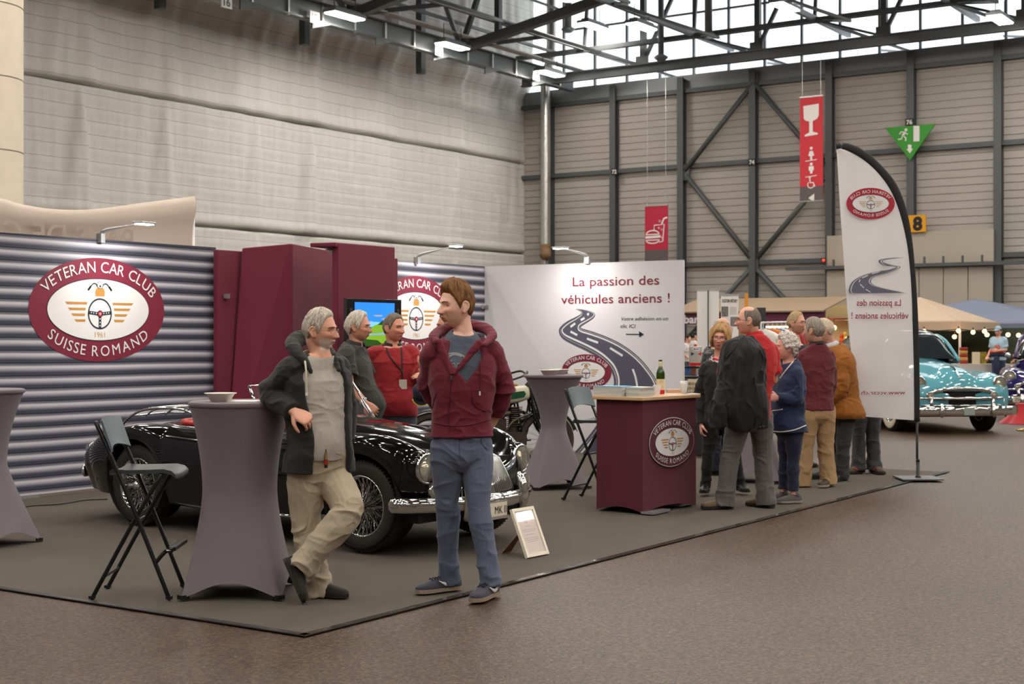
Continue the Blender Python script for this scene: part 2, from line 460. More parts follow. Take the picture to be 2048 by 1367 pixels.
# glazing above the parapet
M_PANE = mat('window_glass', (235, 245, 250), .05, alpha=.07)
M_MULL = mat('mullion', (120, 128, 134), .5, .3)
for i, y in enumerate(np.arange(31.6, -20, -3.0)):
    f = MB(); x = XW+.9
    for yy in (y, y-1.5): f.box((x, yy, 16.3), (.12, .09, 9.4))
    for zz in (11.65, 14.2, 17.0, 20.9): f.box((x, y-1.5, zz), (.1, 3.0, .08))
    o = struct(f.build('window_%d' % (i+1), M_MULL))
    MB().box((x+.05, y-1.5, 16.3), (.02, 3.0, 9.4), M_PANE).build('pane', None, o)
# pipes hanging in front of the glazing
def pipe(name, pts, r, label, m=M_STEEL2, rings=None):
    b = MB(); b.tube(pts, r, 14, sub=4)
    o = b.build(name, m, smooth=True); return tag(o, label, 'pipe')

# roof space frame: trusses along Y, purlins along X
yN = [28.4-4.65*k for k in range(0, 11)]
def truss(x, y0=31.5):
    global tn
    b = MB()
    b.box((x-.1, (y0-20)/2, 11.72), (.24, y0+20, .05)).box((x-.1, (y0-20)/2, 11.4), (.24, y0+20, .05)).box((x-.1, (y0-20)/2, 11.56), (.06, y0+20, .3))
    b.box((x-.5, (y0-20)/2, 12.45), (.16, y0+20, .16)).box((x, (y0-20)/2, 16.2), (.25, y0+20, .25))
    for k, y in enumerate(yN):
        b.bar((x-.1, y-2.3, 11.7), (x-.5, y, 12.45), .08)
        b.bar((x, y-2.3, 11.7), (x, y-2.3, 16.2), .2)
        b.bar((x, y-2.3, 11.8), (x, y-4.65, 16.2), .13)
        b.bar((x-.5, y, 12.45), (x, y, 16.2), .11)
        b.box((x-.1, y-2.3, 11.85), (.1, .5, .35))
    for y in np.arange(30, -18, -2.3): b.tube([(x-1.6, y, 12.1), (x-1.6, y-2.3, 12.1)], .025, 6)
    struct(b.build('trim_%d' % tn, M_STEEL)); tn += 1
truss(47.7)
for x in (41.4, 35.2, 29.0):
    b = MB(); b.bar((x, 30, 11.7), (x, 24.0, 12.75), .3); b.bar((x, 30, 11.75), (x+3.1, 28.4, 12.5), .14); b.bar((x, 30, 11.75), (x-3.1, 28.4, 12.5), .14)
    b.bar((x, 30, 11.7), (x, 28.4, 15.5), .16); b.bar((x, 28.4, 11.9), (x, 28.4, 15.5), .2); b.bar((x, 28.4, 15.4), (x, 23.9, 12.7), .16); b.bar((x, 31.5, 15.5), (x, 20, 15.5), .3)
    b.bar((x, 31.8, 11), (x, 31.8, 16), .25)
    b.bar((x, 30, 12.6), (x+6.2, 30, 12.6), .1); b.bar((x, 29.2, 14), (x+6.2, 29.2, 14), .08)
    struct(b.build('trim_%d' % tn, M_STEEL)); tn += 1
for y in yN:
    b = MB(); b.bar((12, y, 12.5), (50.5, y, 12.5), .15, .18)
    for x in np.arange(16.6, 50, 6.2): b.bar((x, y, 12.5), (x+3.1, y-2.3, 11.65), .09); b.bar((x+6.2, y, 12.5), (x+3.1, y-2.3, 11.65), .09)
    struct(b.build('trim_%d' % tn, M_STEEL2)); tn += 1
# crane beam with cable tray along the cloth wall
b = MB(); Yb = 30.0
b.box((32.5, Yb, 11.28), (33, .3, .05), M_STEEL).box((32.5, Yb, 11.86), (33, .3, .05), M_STEEL).box((32.5, Yb, 11.57), (33, .05, .55), M_STEEL2)
for x in np.arange(20, 49, 1.55): b.box((x, Yb-.06, 11.55), (.07, .09, .62), M_GALV)
for x in np.arange(21, 48, 3.1): b.slab([(x, Yb-.15, 11.26), (x+.9, Yb-.15, 11.26), (x, Yb-.15, 11.0)], (0, -1, 0), .06, M_STEEL)
b.box((32.5, Yb-.5, 12.0), (33, .4, .04), M_WHITE)
struct(b.build('trim_%d' % tn)); tn += 1

# ------------------------------------------------------------------ lamps of the hall
M_LAMP = mat('lamp_light', (255, 247, 236), .5, emit=LAMP)
LAMPS = []
def bay_lamp(p, label, group=None):
    if not LAMPS:
        t = thing('bay_lamp', label, 'lamp', p, 0, group)
        h = MB().box((0, 0, .07), (1.5, .5, .1)).box((0, 0, .16), (1.2, .3, .1)); h.build('lamp_housing', M_STEEL2, t)
        MB().box((0, 0, .005), (1.4, .42, .03)).build('lamp_diffuser', M_LAMP, t)
        for q in (-.5, .5): MB().tube([(q, 0, .2), (q, 0, .7)], .015, 6).build('hanger', M_STEEL, t)
        LAMPS.append(t); return t
    t = dup_tree(LAMPS[0]); t.location = p; t['label'] = label
    if 'group' in t: del t['group']
    if group: t['group'] = group
    return t
bay_lamp(tuple(PY(690, 33, 29.2)), 'lit lamp nearest the left on the crane beam')
bay_lamp(tuple(PY(905, 93, 29.2)), 'middle one of three lit lamps along the crane beam')
bay_lamp(tuple(PY(1100, 148, 29.2)), 'lit lamp at the far end of the crane beam by the plate 19')
bay_lamp(tuple(PX(1186, 53, 46.5)), 'lit lamp in front of the bright glazing beside the silver pipe')
bay_lamp(tuple(PX(2000, 40, 46.0)), 'lit lamp in front of the glazing at the far right of the roof')
for x in np.arange(-9, 44, 5.2):
    for y in np.arange(-18, 27, 5.2):
        if (y > x*.75-2 and x > 38): continue
        bay_lamp((x, y, 12.0), 'rectangular high-bay lamp in the rows under the roof', 'high-bay lamps under the roof')

# ------------------------------------------------------------------ ducts on the far wall
x = XW-.75; y0 = PX(1091, 400, x)[1]; z1 = PX(1091, 500, x)[2]
t = thing('air_duct', 'silver spiral duct running down the far wall beside the cloth', 'duct', (x, y0, 0))
b = MB(); pth = [(0, -.28, 15.5), (0, -.28, 13.2), (0, -.2, 12.6), (0, .02, 11.9), (0, 0, 11.2), (0, 0, 6), (0, 0, z1)]
b.tube(pth, .2, 18, sub=5)
for z in np.arange(z1, 11, .25): b.lathe([(.2, -.012), (.209, 0), (.2, .012)], 18, None, (0, 0, z))
b.build('duct_pipe', M_GALV, t, smooth=True)
MB().tube([(0, 0, z1+.25), (0, 0, z1+.02), (-.06, -.05, z1-.15), (-.2, -.1, z1-.24)], .215, 18, sub=3).build('elbow', mat('brown_elbow', (140, 112, 80), .5), t, smooth=True)
MB().tube([(0, .05, z1-.3), (0, .05, 0)], .16, 16).build('lower_pipe', M_GALV, t, smooth=True)
for u, v0, v1, lab in ((1136, -20, 60, 'grey pipe with a flange hanging left in front of the glazing'), (1322, -20, 116, 'bent grey pipe hanging in the middle of the glazing'),
                       (1417, -20, 72, 'thick grey pipe hanging right of the bent pipe in the glazing')):
    a = PX(u, v1, 47.0); tp = a+np.array([0, 0, 3.0])
    b = MB(); b.tube([tp, a], .14 if u != 1322 else .11, 14); b.lathe([(.14, -.1), (.26, 0), (.26, .05), (.14, .12)], 14, None, a)
    if u == 1322: b.tube([tp, tp+np.array([0, .2, .3]), tp+np.array([0, 1.2, .4])], .11, 12, sub=3)
    tag(b.build('hanging_pipe', M_STEEL2, smooth=True), lab, 'pipe')

# ------------------------------------------------------------------ signs and plates of the hall
M_SIGNW = mat('sign_white', (236, 232, 228), .5); M_RED = mat('sign_red', (206, 52, 62), .6); M_CRIM = mat('sign_crimson', (190, 36, 66), .6)
M_SGREY = mat('sign_grey', (96, 88, 90), .6); M_GREEN = mat('sign_green', (54, 150, 44), .5); M_YEL = mat('sign_yellow', (226, 160, 24), .5)
M_INK = mat('ink_black', (24, 24, 26), .5)
def plate(txt, p, n, w_, h_, name, label, bg=None, fg=None):
    """number plate facing direction n (horizontal)"""
    p = np.asarray(p, float); n = nrm(n); ex = np.cross(UP, n)
    b = MB(); R = np.stack([ex, n, UP], 1); b.box((0, 0, 0), (w_, .03, h_), None, R)
    o = b.build(name, bg or M_BLACK); o.location = p
    A = Art(); A.text(txt, (0, -h_*.33), h_*.66, fg or M_SIGNW, 1, align=.5, bold=.03)
    A.put('digits', on_plane(n*.016, ex, UP, .004), o)
    return tag(o, label, 'number plate')
plate('72', PX(1229, 343, XW-.36), (-1, 0, 0), .3, .24, 'number_plate', 'black plate with white 72 on a far wall column')
plate('74', PX(1504, 324, XW-.36), (-1, 0, 0), .3, .24, 'number_plate', 'black plate with white 74 on the braced column')
plate('76', PX(1819, 244, XW-.36), (-1, 0, 0), .3, .24, 'number_plate', 'black plate with white 76 above the green triangle')
for tx, u, v in (('16', 453, 4), ('17', 629, 35), ('18', 878, 101), ('19', 1072, 151)):
    plate(tx, PY(u, v, Yb-.28), (0, -1, 0), .42, .36, 'number_plate', {'16': 'white plate with dark 16, leftmost on the crane beam', '17': 'white plate with dark 17 beside the first lit lamp', '18': 'faint white plate reading 18 in the middle of the crane beam', '19': 'faint white plate reading 19 near the silver duct'}[tx], M_WHITE, M_STEEL)

def drop_banner(u0, u1, v0, v1, vs_, X, draw, label, red):
    a = PX(u0, v1, X); c = PX(u1, v0, X); wd = a[1]-c[1]; h = PX(u0, v0, X)[2]-a[2]; hs = PX(u0, vs_, X)[2]-a[2]
    o = thing('hanging_banner', label, 'banner', (X, (a[1]+c[1])/2, a[2]))
    MB().box((0, 0, h/2), (.02, wd, h), red).build('banner_cloth', None, o)
    ex = np.array([0, -1, 0]); f = on_plane((-.012, 0, 0), ex, UP, .004)
    A = Art(); A.poly([(-wd/2, 0), (wd/2, 0), (wd/2, hs), (-wd/2, hs)], M_SGREY, 1); draw(A, wd, h, hs)
    A.put('pictograms', f, o)
    b = MB(); b.box((0, 0, h), (.05, wd*1.03, .05)); b.box((0, 0, 0), (.05, wd*1.03, .04))
    for s in (-1, 1): b.tube([(0, s*wd*.4, h), (0, s*wd*.4, 11.42-a[2])], .012, 5)
    b.build('hanging_bar', M_GALV, o)
def draw_food(A, w_, h, hs):
    s = w_/46; y = lambda v: h-(v-412)*s; x = lambda u: (u-1313)*s; W = M_SIGNW
    A.poly([(x(1306), y(511)), (x(1320), y(511)), (x(1313), y(520))][::-1], W, 2)
    A.ring((x(1306), y(463)), 14*s, 8*s, 2.2*s, W, 2, 40, 0, PI); A.line([(x(1292), y(463)), (x(1320), y(463))], 2*s, W, 2)
    A.line([(x(1291), y(468)), (x(1322), y(467))], 4.5*s, W, 2)
    A.ring((x(1306), y(473)), 14*s, 7*s, 2.2*s, W, 2, 40, PI, 2*PI); A.line([(x(1292), y(473)), (x(1320), y(473))], 2*s, W, 2)
    A.line([(x(1309), y(456)), (x(1309), y(447)), (x(1329), y(446)), (x(1326), y(476)), (x(1319), y(477))], 2.2*s, W, 2)
    A.line([(x(1324), y(446)), (x(1328), y(436)), (x(1335), y(434))], 3*s, W, 2)
    for u, v, r in ((1320, 440, 2.2), (1318, 452, 1.8), (1324, 455, 2), (1325, 469, 1.8)): A.ring((x(u), y(v)), r*s, r*s, .8*s, W, 2, 14)
drop_banner(1290, 1336, 412, 524, 500, 47.6, draw_food, 'crimson hanging banner with burger and drink pictogram', M_CRIM)
def draw_wc(A, w_, h, hs):
    s = w_/46; y = lambda v: h-(v-195)*s; x = lambda u: (u-1623)*s; W = M_SIGNW
    A.poly([(x(u), y(v)) for u, v in ((1607, 212), (1638, 210), (1638, 232), (1635, 238), (1628, 241), (1626, 242), (1626, 262), (1636, 265), (1636, 268), (1610, 270), (1610, 267), (1619, 263), (1619, 242), (1612, 240), (1608, 236))], W, 2)
    for v0 in (289, 319):
        A.ell((x(1623), y(v0+4)), 3*s, 3*s, W, 2, 20)
        if v0 == 289: A.poly([(x(1620), y(298)), (x(1626), y(298)), (x(1629), y(307)), (x(1625), y(308)), (x(1625), y(315)), (x(1621), y(315)), (x(1621), y(308)), (x(1617), y(307))], W, 2)
        else: A.poly([(x(1618), y(327)), (x(1628), y(327)), (x(1628), y(335)), (x(1626), y(335)), (x(1625), y(341)), (x(1621), y(341)), (x(1620), y(335)), (x(1618), y(335))], W, 2)
        A.line([(x(1611), y(v0+28)), (x(1634), y(v0+26))], 1.4*s, W, 2)
    A.ell((x(1620), y(348)), 2.4*s, 2.4*s, W, 2, 16); A.line([(x(1620), y(351)), (x(1621), y(358)), (x(1627), y(358)), (x(1630), y(366))], 2.6*s, W, 2)
    A.ring((x(1622), y(362)), 7*s, 7*s, 1.8*s, W, 2, 30, PI*.7, PI*1.95)
    A.poly([(x(1617), y(387)), (x(1629), y(379)), (x(1629), y(395))][::-1], W, 2)
drop_banner(1600, 1646, 195, 403, 374, 47.6, draw_wc, 'tall red hanging banner with glass, toilet and wheelchair pictograms', M_RED)
# exit triangle
X = XW-.55; a, c, d = PX(1769, 256, X), PX(1870, 247, X), PX(1820, 320, X); zt = (a[2]+c[2])/2; cy_ = d[1]; hw = (a[1]-c[1])/2
o = MB().slab([(0, hw, zt-d[2]), (0, 0, 0), (0, -hw, zt-d[2])], (-1, 0, 0), .05, M_GREEN).build('exit_sign'); o.location = (X, cy_, d[2])
MB().box((.26, 0, (zt-d[2])*.7), (.4, .1, .1)).build('bracket', M_STEEL, o); tag(o, 'green triangular emergency exit sign with running figure', 'sign')
s = 2*hw/101; H = zt-d[2]; A = Art(); x = lambda u: (u-1820)*s*.98; y = lambda v: H-(v-(251-(u_-1820)*.09))*s
def q(u, v): return ((u-1820)*s, H-(v-251+(u-1820)*.085)*s)
A.poly([q(1827, 251), q(1839, 251), q(1839, 281), q(1827, 282)], M_SIGNW, 1)
A.ell(q(1812, 259), 3*s, 3*s, M_SIGNW, 1, 18)
for l, wd in (([(1810, 263), (1805, 272)], 5), ([(1809, 264), (1802, 263), (1799, 268)], 2.2), ([(1811, 264), (1814, 268), (1816, 266)], 2), ([(1806, 271), (1812, 275), (1811, 281)], 2.6), ([(1805, 271), (1803, 277), (1796, 278)], 2.6)):
    A.line([q(*p) for p in l], wd*s, M_SIGNW, 1)
A.poly([q(1816, 288), q(1823, 288), q(1823, 296), q(1826, 296), q(1820, 305), q(1813, 297), q(1816, 297)], M_SIGNW, 1)
A.put('pictogram', on_plane((-.004, 0, 0), (0, -1, 0), UP, .004), o)
# yellow bay number
a, c = PX(1806, 465, X), PX(1852, 429, X); o = MB().box((0, 0, 0), (.05, a[1]-c[1], c[2]-a[2]), M_YEL).build('bay_sign'); o.location = (X, (a[1]+c[1])/2, (a[2]+c[2])/2)
tag(o, 'yellow square sign with a black 8 on the far wall', 'sign')
A = Art(); A.text('8', (.12, -.22), .46, M_INK, 1, align=.5, bold=.05); A.put('digit', on_plane((-.027, 0, 0), (0, -1, 0), UP, .004), o)

# ------------------------------------------------------------------ concrete column, sliding doors
c = P(-44, 673, 30); b = MB(); b.lathe([(.9, 0), (.9, 16)], 64, mat('concrete', (232, 218, 198), .8, var=.06, vscale=2.5, bump=.1, bscale=30), (c[0], c[1], 0))
for v in (16, 160, 305): z = P(-44, v, 30)[2]; b.lathe([(.9, -.012), (.908, 0), (.9, .012)], 64, mat('joint', (120, 108, 96), .8), (c[0], c[1], z))
struct(b.build('trim_%d' % tn, auto=40)); tn += 1
X = XW-.4; M_DOOR = mat('door_beige', (178, 168, 154), .6, var=.03, vscale=1)
y1, y2 = PX(1655, 500, X)[1], PX(1988, 500, X)[1]; zt = PX(1988, 458, X)[2]
f = struct(MB().box((X, (y1+y2)/2, (zt+4.0)/2), (.1, y1-y2, zt-4.0), M_DOOR).build('door_1'))
n = 7
for i in range(n):
    y = y1+(y2-y1)*(i+.5)/n; o = MB().box((X-.06, y, 1.95), (.08, abs(y2-y1)/n-.03, 3.9), M_DOOR).build('door_leaf', None, f)
MB().box((X-.2, (y1+y2)/2, 3.98), (.25, y1-y2+3, .12), M_STEEL).build('door_rail', None, f)
b = MB()
for i in range(9): b.box((X-.25, y1+(y2-y1)*(i+.5)/9, 4.12), (.1, .05, .3), M_STEEL)
b.build('door_hanger', None, f)
tag(MB().ball(PX(1647, 520, X-.3), .045, mat('red_led', (255, 40, 30), .3, emit=6)).box(PX(1647, 520, X-.2), (.15, .12, .14), M_BLACK).build('door_signal'), 'small red signal light left of the sliding door', 'signal light')
# ================================================================== the club's stand
YB, XR = 11.17, 15.96
M_MAR = mat('maroon_fabric', (114, 29, 55), .8, bump=.12, bscale=240, sheen=.15)
M_LOGO = mat('logo_maroon', (126, 34, 58), .6); M_GOLD = mat('logo_gold', (196, 140, 66), .6); M_NAVY = mat('logo_navy', (32, 38, 54), .6)
M_PRW = mat('print_white', (232, 231, 232), .6); M_CROSS = mat('swiss_red', (226, 30, 44), .5)
M_PRT = mat('print_road', (84, 84, 100), .6); M_LAMPHEAD = mat('lamp_alu', (210, 212, 214), .3, .6)
M_ALU = mat('aluminium', (196, 198, 200), .35, .8)

def logo_art(rx=.83, ry=.505, ring=M_LOGO, full=True, outline=None, mir=1, gold=M_GOLD, navy=M_NAVY):
    """the club's oval: ring with lettering, winged steering wheel, tank and handlebar, 1961"""
    A = Art(); k = rx/.83; s = lambda x, y: (x*k*mir, y*k)
    if outline: A.ell((0, 0), rx, ry, outline, 1); A.ell((0, 0), rx-.014*k, ry-.014*k, ring, 2)
    else: A.ell((0, 0), rx, ry, ring, 1)
    A.ell(s(.0, 0), .628*k, .305*k, navy, 3); A.ell(s(.0, 0), .62*k, .297*k, M_PRW, 4)
    for i, (a, b_) in enumerate(((.408, .153), (.373, .171), (.336, .179), (.298, .173))):
        y = .0595-.0555*i
        for sg in (-1, 1): A.poly([s(sg*(a+.012), y+.012), s(sg*b_, y+.012), s(sg*(b_+.006), y-.012), s(sg*(a-.012), y-.012)], gold, 5)
    c = s(0, -.04); A.ring(c, .147*k, .152*k, .016*k, navy, 5, 48)
    for p in (((-.13, .012), (-.02, 0)), ((.13, .012), (.02, 0)), ((0, -.14), (0, -.02))):
        A.line([(c[0]+q_[0]*k, c[1]+q_[1]*k) for q_ in p], .032*k, navy, 6)
        for t in (.35, .6, .82): A.ell((c[0]+p[0][0]*t*k, c[1]+p[0][1]*t*k), .007*k, .007*k, M_PRW, 7, 10)
    A.ell(c, .034*k, .034*k, navy, 7, 24); A.ell(c, .024*k, .024*k, M_CROSS, 8, 20)
    A.poly([(c[0]+x*k, c[1]+y*k) for x, y in ((-.014, -.004), (.014, -.004), (.014, .004), (-.014, .004))], M_PRW, 9)
    A.poly([(c[0]+x*k, c[1]+y*k) for x, y in ((-.004, -.014), (.004, -.014), (.004, .014), (-.004, .014))], M_PRW, 9)
    A.poly([s(x-.036, y) for x, y in ((-.018, .130), (.09, .130), (.098, .17), (.088, .2), (.06, .222), (.018, .222), (-.012, .2), (-.022, .17))], gold, 5)
    A.ell(s(0, .24), .038*k, .036*k, navy, 6, 24); A.ell(s(0, .24), .033*k, .031*k, M_PRW, 7, 24); A.ell(s(0, .228), .011*k, .012*k, navy, 8, 14)
    for sg in (-1, 1):
        A.line([s(sg*.03, .222), s(sg*.05, .25), s(sg*.085, .25), s(sg*.12, .215), s(sg*.145, .187)], .011*k, navy, 6, 4)
        A.line([s(sg*.11, .228), s(sg*.145, .187)], .02*k, navy, 6)
    def tx(B):
        for V, F, m, ly in B.it: A.add(V*(mir, 1), [f[::-1] for f in F] if mir < 0 else F, m, ly)
    B = Art(); B.text('1961', (0, -.27*k), .055*k, gold, 5, align=.5)
    B.arc('VETERAN CAR CLUB', (0, 0), .688*k, .362*k, math.radians(157), math.radians(19), .112*k, M_PRW, 5)
    B.arc('SUISSE ROMAND', (0, 0), .765*k, .452*k, math.radians(214), math.radians(326), .108*k, M_PRW, 5)
    tx(B); return A

def stripe_material():
    m = mat('corrugated_print', (120, 120, 130), .55)
    nt = m.node_tree; b = nt.nodes['Principled BSDF']
    tc = nt.nodes.new('ShaderNodeTexCoord'); sp = nt.nodes.new('ShaderNodeSeparateXYZ'); nt.links.new(tc.outputs['Object'], sp.inputs[0])
    n = nt.nodes.new('ShaderNodeTexNoise'); n.inputs['Scale'].default_value = .8; nt.links.new(tc.outputs['Object'], n.inputs['Vector'])
    a1 = nt.nodes.new('ShaderNodeMath'); a1.operation = 'MULTIPLY_ADD'; a1.inputs[1].default_value = .02
    nt.links.new(n.outputs[0], a1.inputs[0]); nt.links.new(sp.outputs[2], a1.inputs[2])
    a2 = nt.nodes.new('ShaderNodeMath'); a2.operation = 'MULTIPLY_ADD'; a2.inputs[1].default_value = .006
    nt.links.new(sp.outputs[0], a2.inputs[0]); nt.links.new(a1.outputs[0], a2.inputs[2])
    d = nt.nodes.new('ShaderNodeMath'); d.operation = 'DIVIDE'; d.inputs[1].default_value = .118; nt.links.new(a2.outputs[0], d.inputs[0])
    fr = nt.nodes.new('ShaderNodeMath'); fr.operation = 'FRACT'; nt.links.new(d.outputs[0], fr.inputs[0])
    r = nt.nodes.new('ShaderNodeValToRGB'); e = r.color_ramp.elements; nt.links.new(fr.outputs[0], r.inputs[0])
    st = [(0, (34, 36, 48)), (.10, (66, 68, 84)), (.22, (58, 60, 76)), (.34, (104, 104, 122)), (.5, (170, 168, 178)), (.66, (214, 212, 216)), (.76, (178, 176, 186)), (.84, (92, 92, 108)), (.9, (120, 120, 134)), (.96, (40, 42, 54))]
    e[0].position = 0; e[0].color = (*lin(st[0][1]), 1); e[1].position = 1; e[1].color = (*lin(st[0][1]), 1)
    for p, c in st[1:]: q_ = e.new(p); q_.color = (*lin(c), 1)
    nt.links.new(r.outputs[0], b.inputs['Base Color'])
    return m
# carpet
cx0, cx1, cy0, cy1 = 5.38, 15.9, 4.86, 11.1
M_CARP = mat('grey_carpet', (93, 86, 78), .95, var=.10, vscale=1.6, bump=.5, bscale=320)
def carpet():
    xs = np.linspace(cx0, cx1, 160); ys = np.linspace(cy0, cy1, 90); X, Y = np.meshgrid(xs, ys, indexing='ij')
    p = np.stack([X.ravel(), Y.ravel(), np.zeros(X.size)], 1)
    z = .006+.0035*fbm(p*(1.1, 2.2, 1), 2)*np.clip((p[:, 1]-cy0)/.5, 0, 1)
    rid = np.abs(np.sin((p[:, 1]*2.1+.5*fbm(p*.5, 2))*PI)); z += .006*np.exp(-(rid/.05)**2)*np.clip((p[:, 0]-10)/1.5, 0, 1)
    p[:, 2] = np.clip(z, .003, .012)
    b = MB(); b.grid(p.reshape(160, 90, 3), M_CARP)
    o = b.build('carpet', smooth=True)
    tag(o, 'large dark grey exhibition carpet under the black car', 'carpet')
    tp = mat('glossy_tape', (62, 58, 54), .14, spec=.9, bump=.3, bscale=6)
    MB().box(((cx0+cx1)/2, cy0+.02, .011), (cx1-cx0, .045, .006)).build('edge_tape', tp, o)
    MB().box((cx0+.02, (cy0+cy1)/2, .011), (.045, cy1-cy0, .006)).build('edge_tape', mat('dark_tape', (58, 56, 54), .3, bump=.3, bscale=6), o)
    return o
carpet()

def wall_frame(name, label, p0, ex, L, n, face_m, h=2.42, joint=()):
    """fabric display wall from p0 along ex; n is the side the print faces"""
    p0 = np.asarray(p0, float); ex = nrm(ex); n = nrm(n)
    t = thing(name, label, 'display wall', tuple(p0))
    R = np.stack([ex, n, UP], 1)
    b = MB(); b.box(ex*L/2+UP*(h/2+.03)-n*.025, (L, .05, h), None, R); b.build('printed_panel', face_m, t)
    f = MB()
    for s in joint: f.box(ex*s+UP*1.9+n*.006, (.05, .02, .05), None, R).box(ex*s+UP*.75+n*.006, (.05, .02, .05), None, R)
    if joint: f.build('joint_clip', M_ALU, t)
    f = MB()
    for s in np.arange(.5, L, 1.5): f.box(ex*s+UP*.016-n*.03, (.4, .06, .03), None, R)
    f.build('foot_plate', M_ALU, t)
    return t
wl = wall_frame('display_wall', 'long corrugated-print display wall with oval club emblem behind the black car', (3.5, YB, 0), (1, 0, 0), 7.47, (0, -1, 0), stripe_material(), joint=(7.44,))
logo_art().put('club_emblem', on_plane((9.41-3.5, -.002, 1.763), (1, 0, 0), UP), wl)
wl2 = wall_frame('display_wall', 'corrugated-print display wall half hidden by the maroon tower', (12.2, YB, 0), (1, 0, 0), 3.76, (0, -1, 0), stripe_material(), joint=(3.7,))
logo_art().put('club_emblem', on_plane((14.44-12.2, -.002, 1.763), (1, 0, 0), UP), wl2)
wr = wall_frame('display_wall', 'white display wall with a winding road print and maroon slogan', (XR, 8.18, 0), (0, 1, 0), 2.99, (-1, 0, 0), mat('wall_print_white', (222, 220, 224), .55), joint=(2.95,))
# artwork of the white wall, measured in its own plane
def wp(x, y):                                   # detail-picture coordinates -> (distance from the left edge, height)
    p = PX(960+x/3.418, 500+y/3.418, XR); return (YB-p[1], p[2])
A = Art()
Lf = [(655,400),(690,418),(693,438),(660,462),(600,495),(560,530),(553,556),(575,590),(640,625),(720,662),(800,705),(860,750),(905,800),(930,860),(935,910),(925,960),(900,1050),(850,1150),(760,1280),(640,1420)]
Rt = [(655,400),(720,408),(770,425),(783,440),(770,462),(730,488),(690,512),(680,530),(695,545),(770,568),(870,605),(960,650),(1040,705),(1100,760),(1150,820),(1190,880),(1215,945),(1235,1050),(1245,1200),(1245,1420)]
Lp = cr([wp(*q_) for q_ in Lf], 6); Rp = cr([wp(*q_) for q_ in Rt], 6)
def off(c, d):
    T = np.gradient(c, axis=0); T /= np.linalg.norm(T, axis=1)[:, None]+1e-9
    return c+np.stack([-T[:, 1], T[:, 0]], 1)*d*np.clip(np.arange(len(c))/50, .1, 1)[:, None]
A.band(Lp, Rp, M_PRT, 1)
A.band(off(Lp, -.008), off(Lp, -.04), M_PRT, 1); A.band(off(Rp, .008), off(Rp, .022), M_PRT, 1)
A.band(off(Lp, .02), off(Lp, .045), M_PRW, 2); A.band(off(Rp, -.03), off(Rp, -.012), M_PRW, 2)
for q_ in ([(738, 430), (740, 437), (736, 444)], [(716, 463), (690, 478)], [(652, 500), (620, 524)], [(620, 556), (666, 580)], [(732, 604), (808, 632)], [(890, 668), (976, 721)], [(1045, 812), (1065, 870), (1077, 940)]):
    A.line([wp(*z) for z in q_], .028, M_PRW, 2, 3)
M_TXT = mat('slogan_maroon', (132, 34, 58), .6)
def tline(t, x0, x1, yb, h, m, bold=0, shear=0):
    a = wp(x0, yb); c = wp(x1, yb); A.text(t, a, h, m, 2, wid=c[0]-a[0], bold=bold, shear=shear)
tline('La passion des', 635, 1225, 247, .122, M_TXT, .004); tline('véhicules anciens !', 556, 1298, 367, .122, M_TXT, .004)
tline('Votre adhésion en un', 962, 1286, 480, .046, M_NAVY, 0, .2); tline('clic ICI', 960, 1060, 530, .046, M_NAVY, 0, .2)
a, c = wp(998, 574), wp(1100, 575); A.line([a, c], .011, M_NAVY, 2)
A.poly([wp(1088, 553), wp(1122, 575), wp(1090, 595)][::-1], M_NAVY, 2)
A.put('road_print', on_plane((-.002, 2.99, 0), (0, -1, 0), UP), wr)
c = wp(727, 832); rx = (wp(897, 832)[0]-wp(556, 832)[0])/2
logo_art(rx, rx*.61).put('club_emblem', on_plane((-.003, 2.99-c[0], c[1]), (0, -1, 0), UP, .0014), wr)

# clip-on lamps along the top of the walls
def arm_lamp(p, n, head, label, power=8, side=None):
    """p on the wall top, n: direction the arm reaches, head: offset of the lamp head"""
    p = np.asarray(p, float); head = np.asarray(head, float); t = thing('arm_spotlight', label, 'spotlight', tuple(p))
    MB().box((0, 0, -.01), (.05, .07, .09)).build('clamp', M_ALU, t)
    MB().tube([(0, 0, .02), np.array((0, 0, .05))+head*.12, head*.75+(0, 0, .02), head], [.014, .02, .007, .007], 8, sub=4).build('arm', M_ALU, t, smooth=True)
    d = nrm(head*(1, 1, 0)); sdv = np.cross(UP, d); R = np.stack([d, sdv, UP], 1)
    MB().box(head+UP*.008, (.12, .2, .022), None, R).build('lamp_head', M_LAMPHEAD, t, bevel=.006)
    MB().box(head-UP*.006, (.09, .17, .008), None, R).build('led_panel', mat('led_white', (255, 252, 240), .4, emit=30), t)
    L = bpy.data.lights.new('spot_light', 'AREA'); L.shape = 'RECTANGLE'; L.size = .16; L.size_y = .08; L.energy = power; L.color = (1, .97, .9); L.spread = math.radians(140)
    lo = bpy.data.objects.new('spot_light', L); col.objects.link(lo); lo.parent = t
    lo.location = tuple(head-UP*.02)
    tgt = -head*(1, 1, 0)*1.0-UP*1.0; lo.rotation_euler = Vector(tgt).to_track_quat('-Z', 'Y').to_euler()
    return t
arm_lamp((9.41, YB-.02, 2.47), 0, (.06, -.55, .11), 'lit clip-on lamp above the large oval club emblem')
arm_lamp((14.44, YB-.02, 2.47), 0, (.08, -.55, .16), 'lit clip-on lamp on the wall right of the maroon tower')
pt = PX(1176, 522, XR); hd = PX(1142, 506, XR)-pt; arm_lamp(pt+np.array([-.02, 0, .02]), 0, (-.55, .06, .12), 'lit clip-on lamp above the white wall slogan', 8)

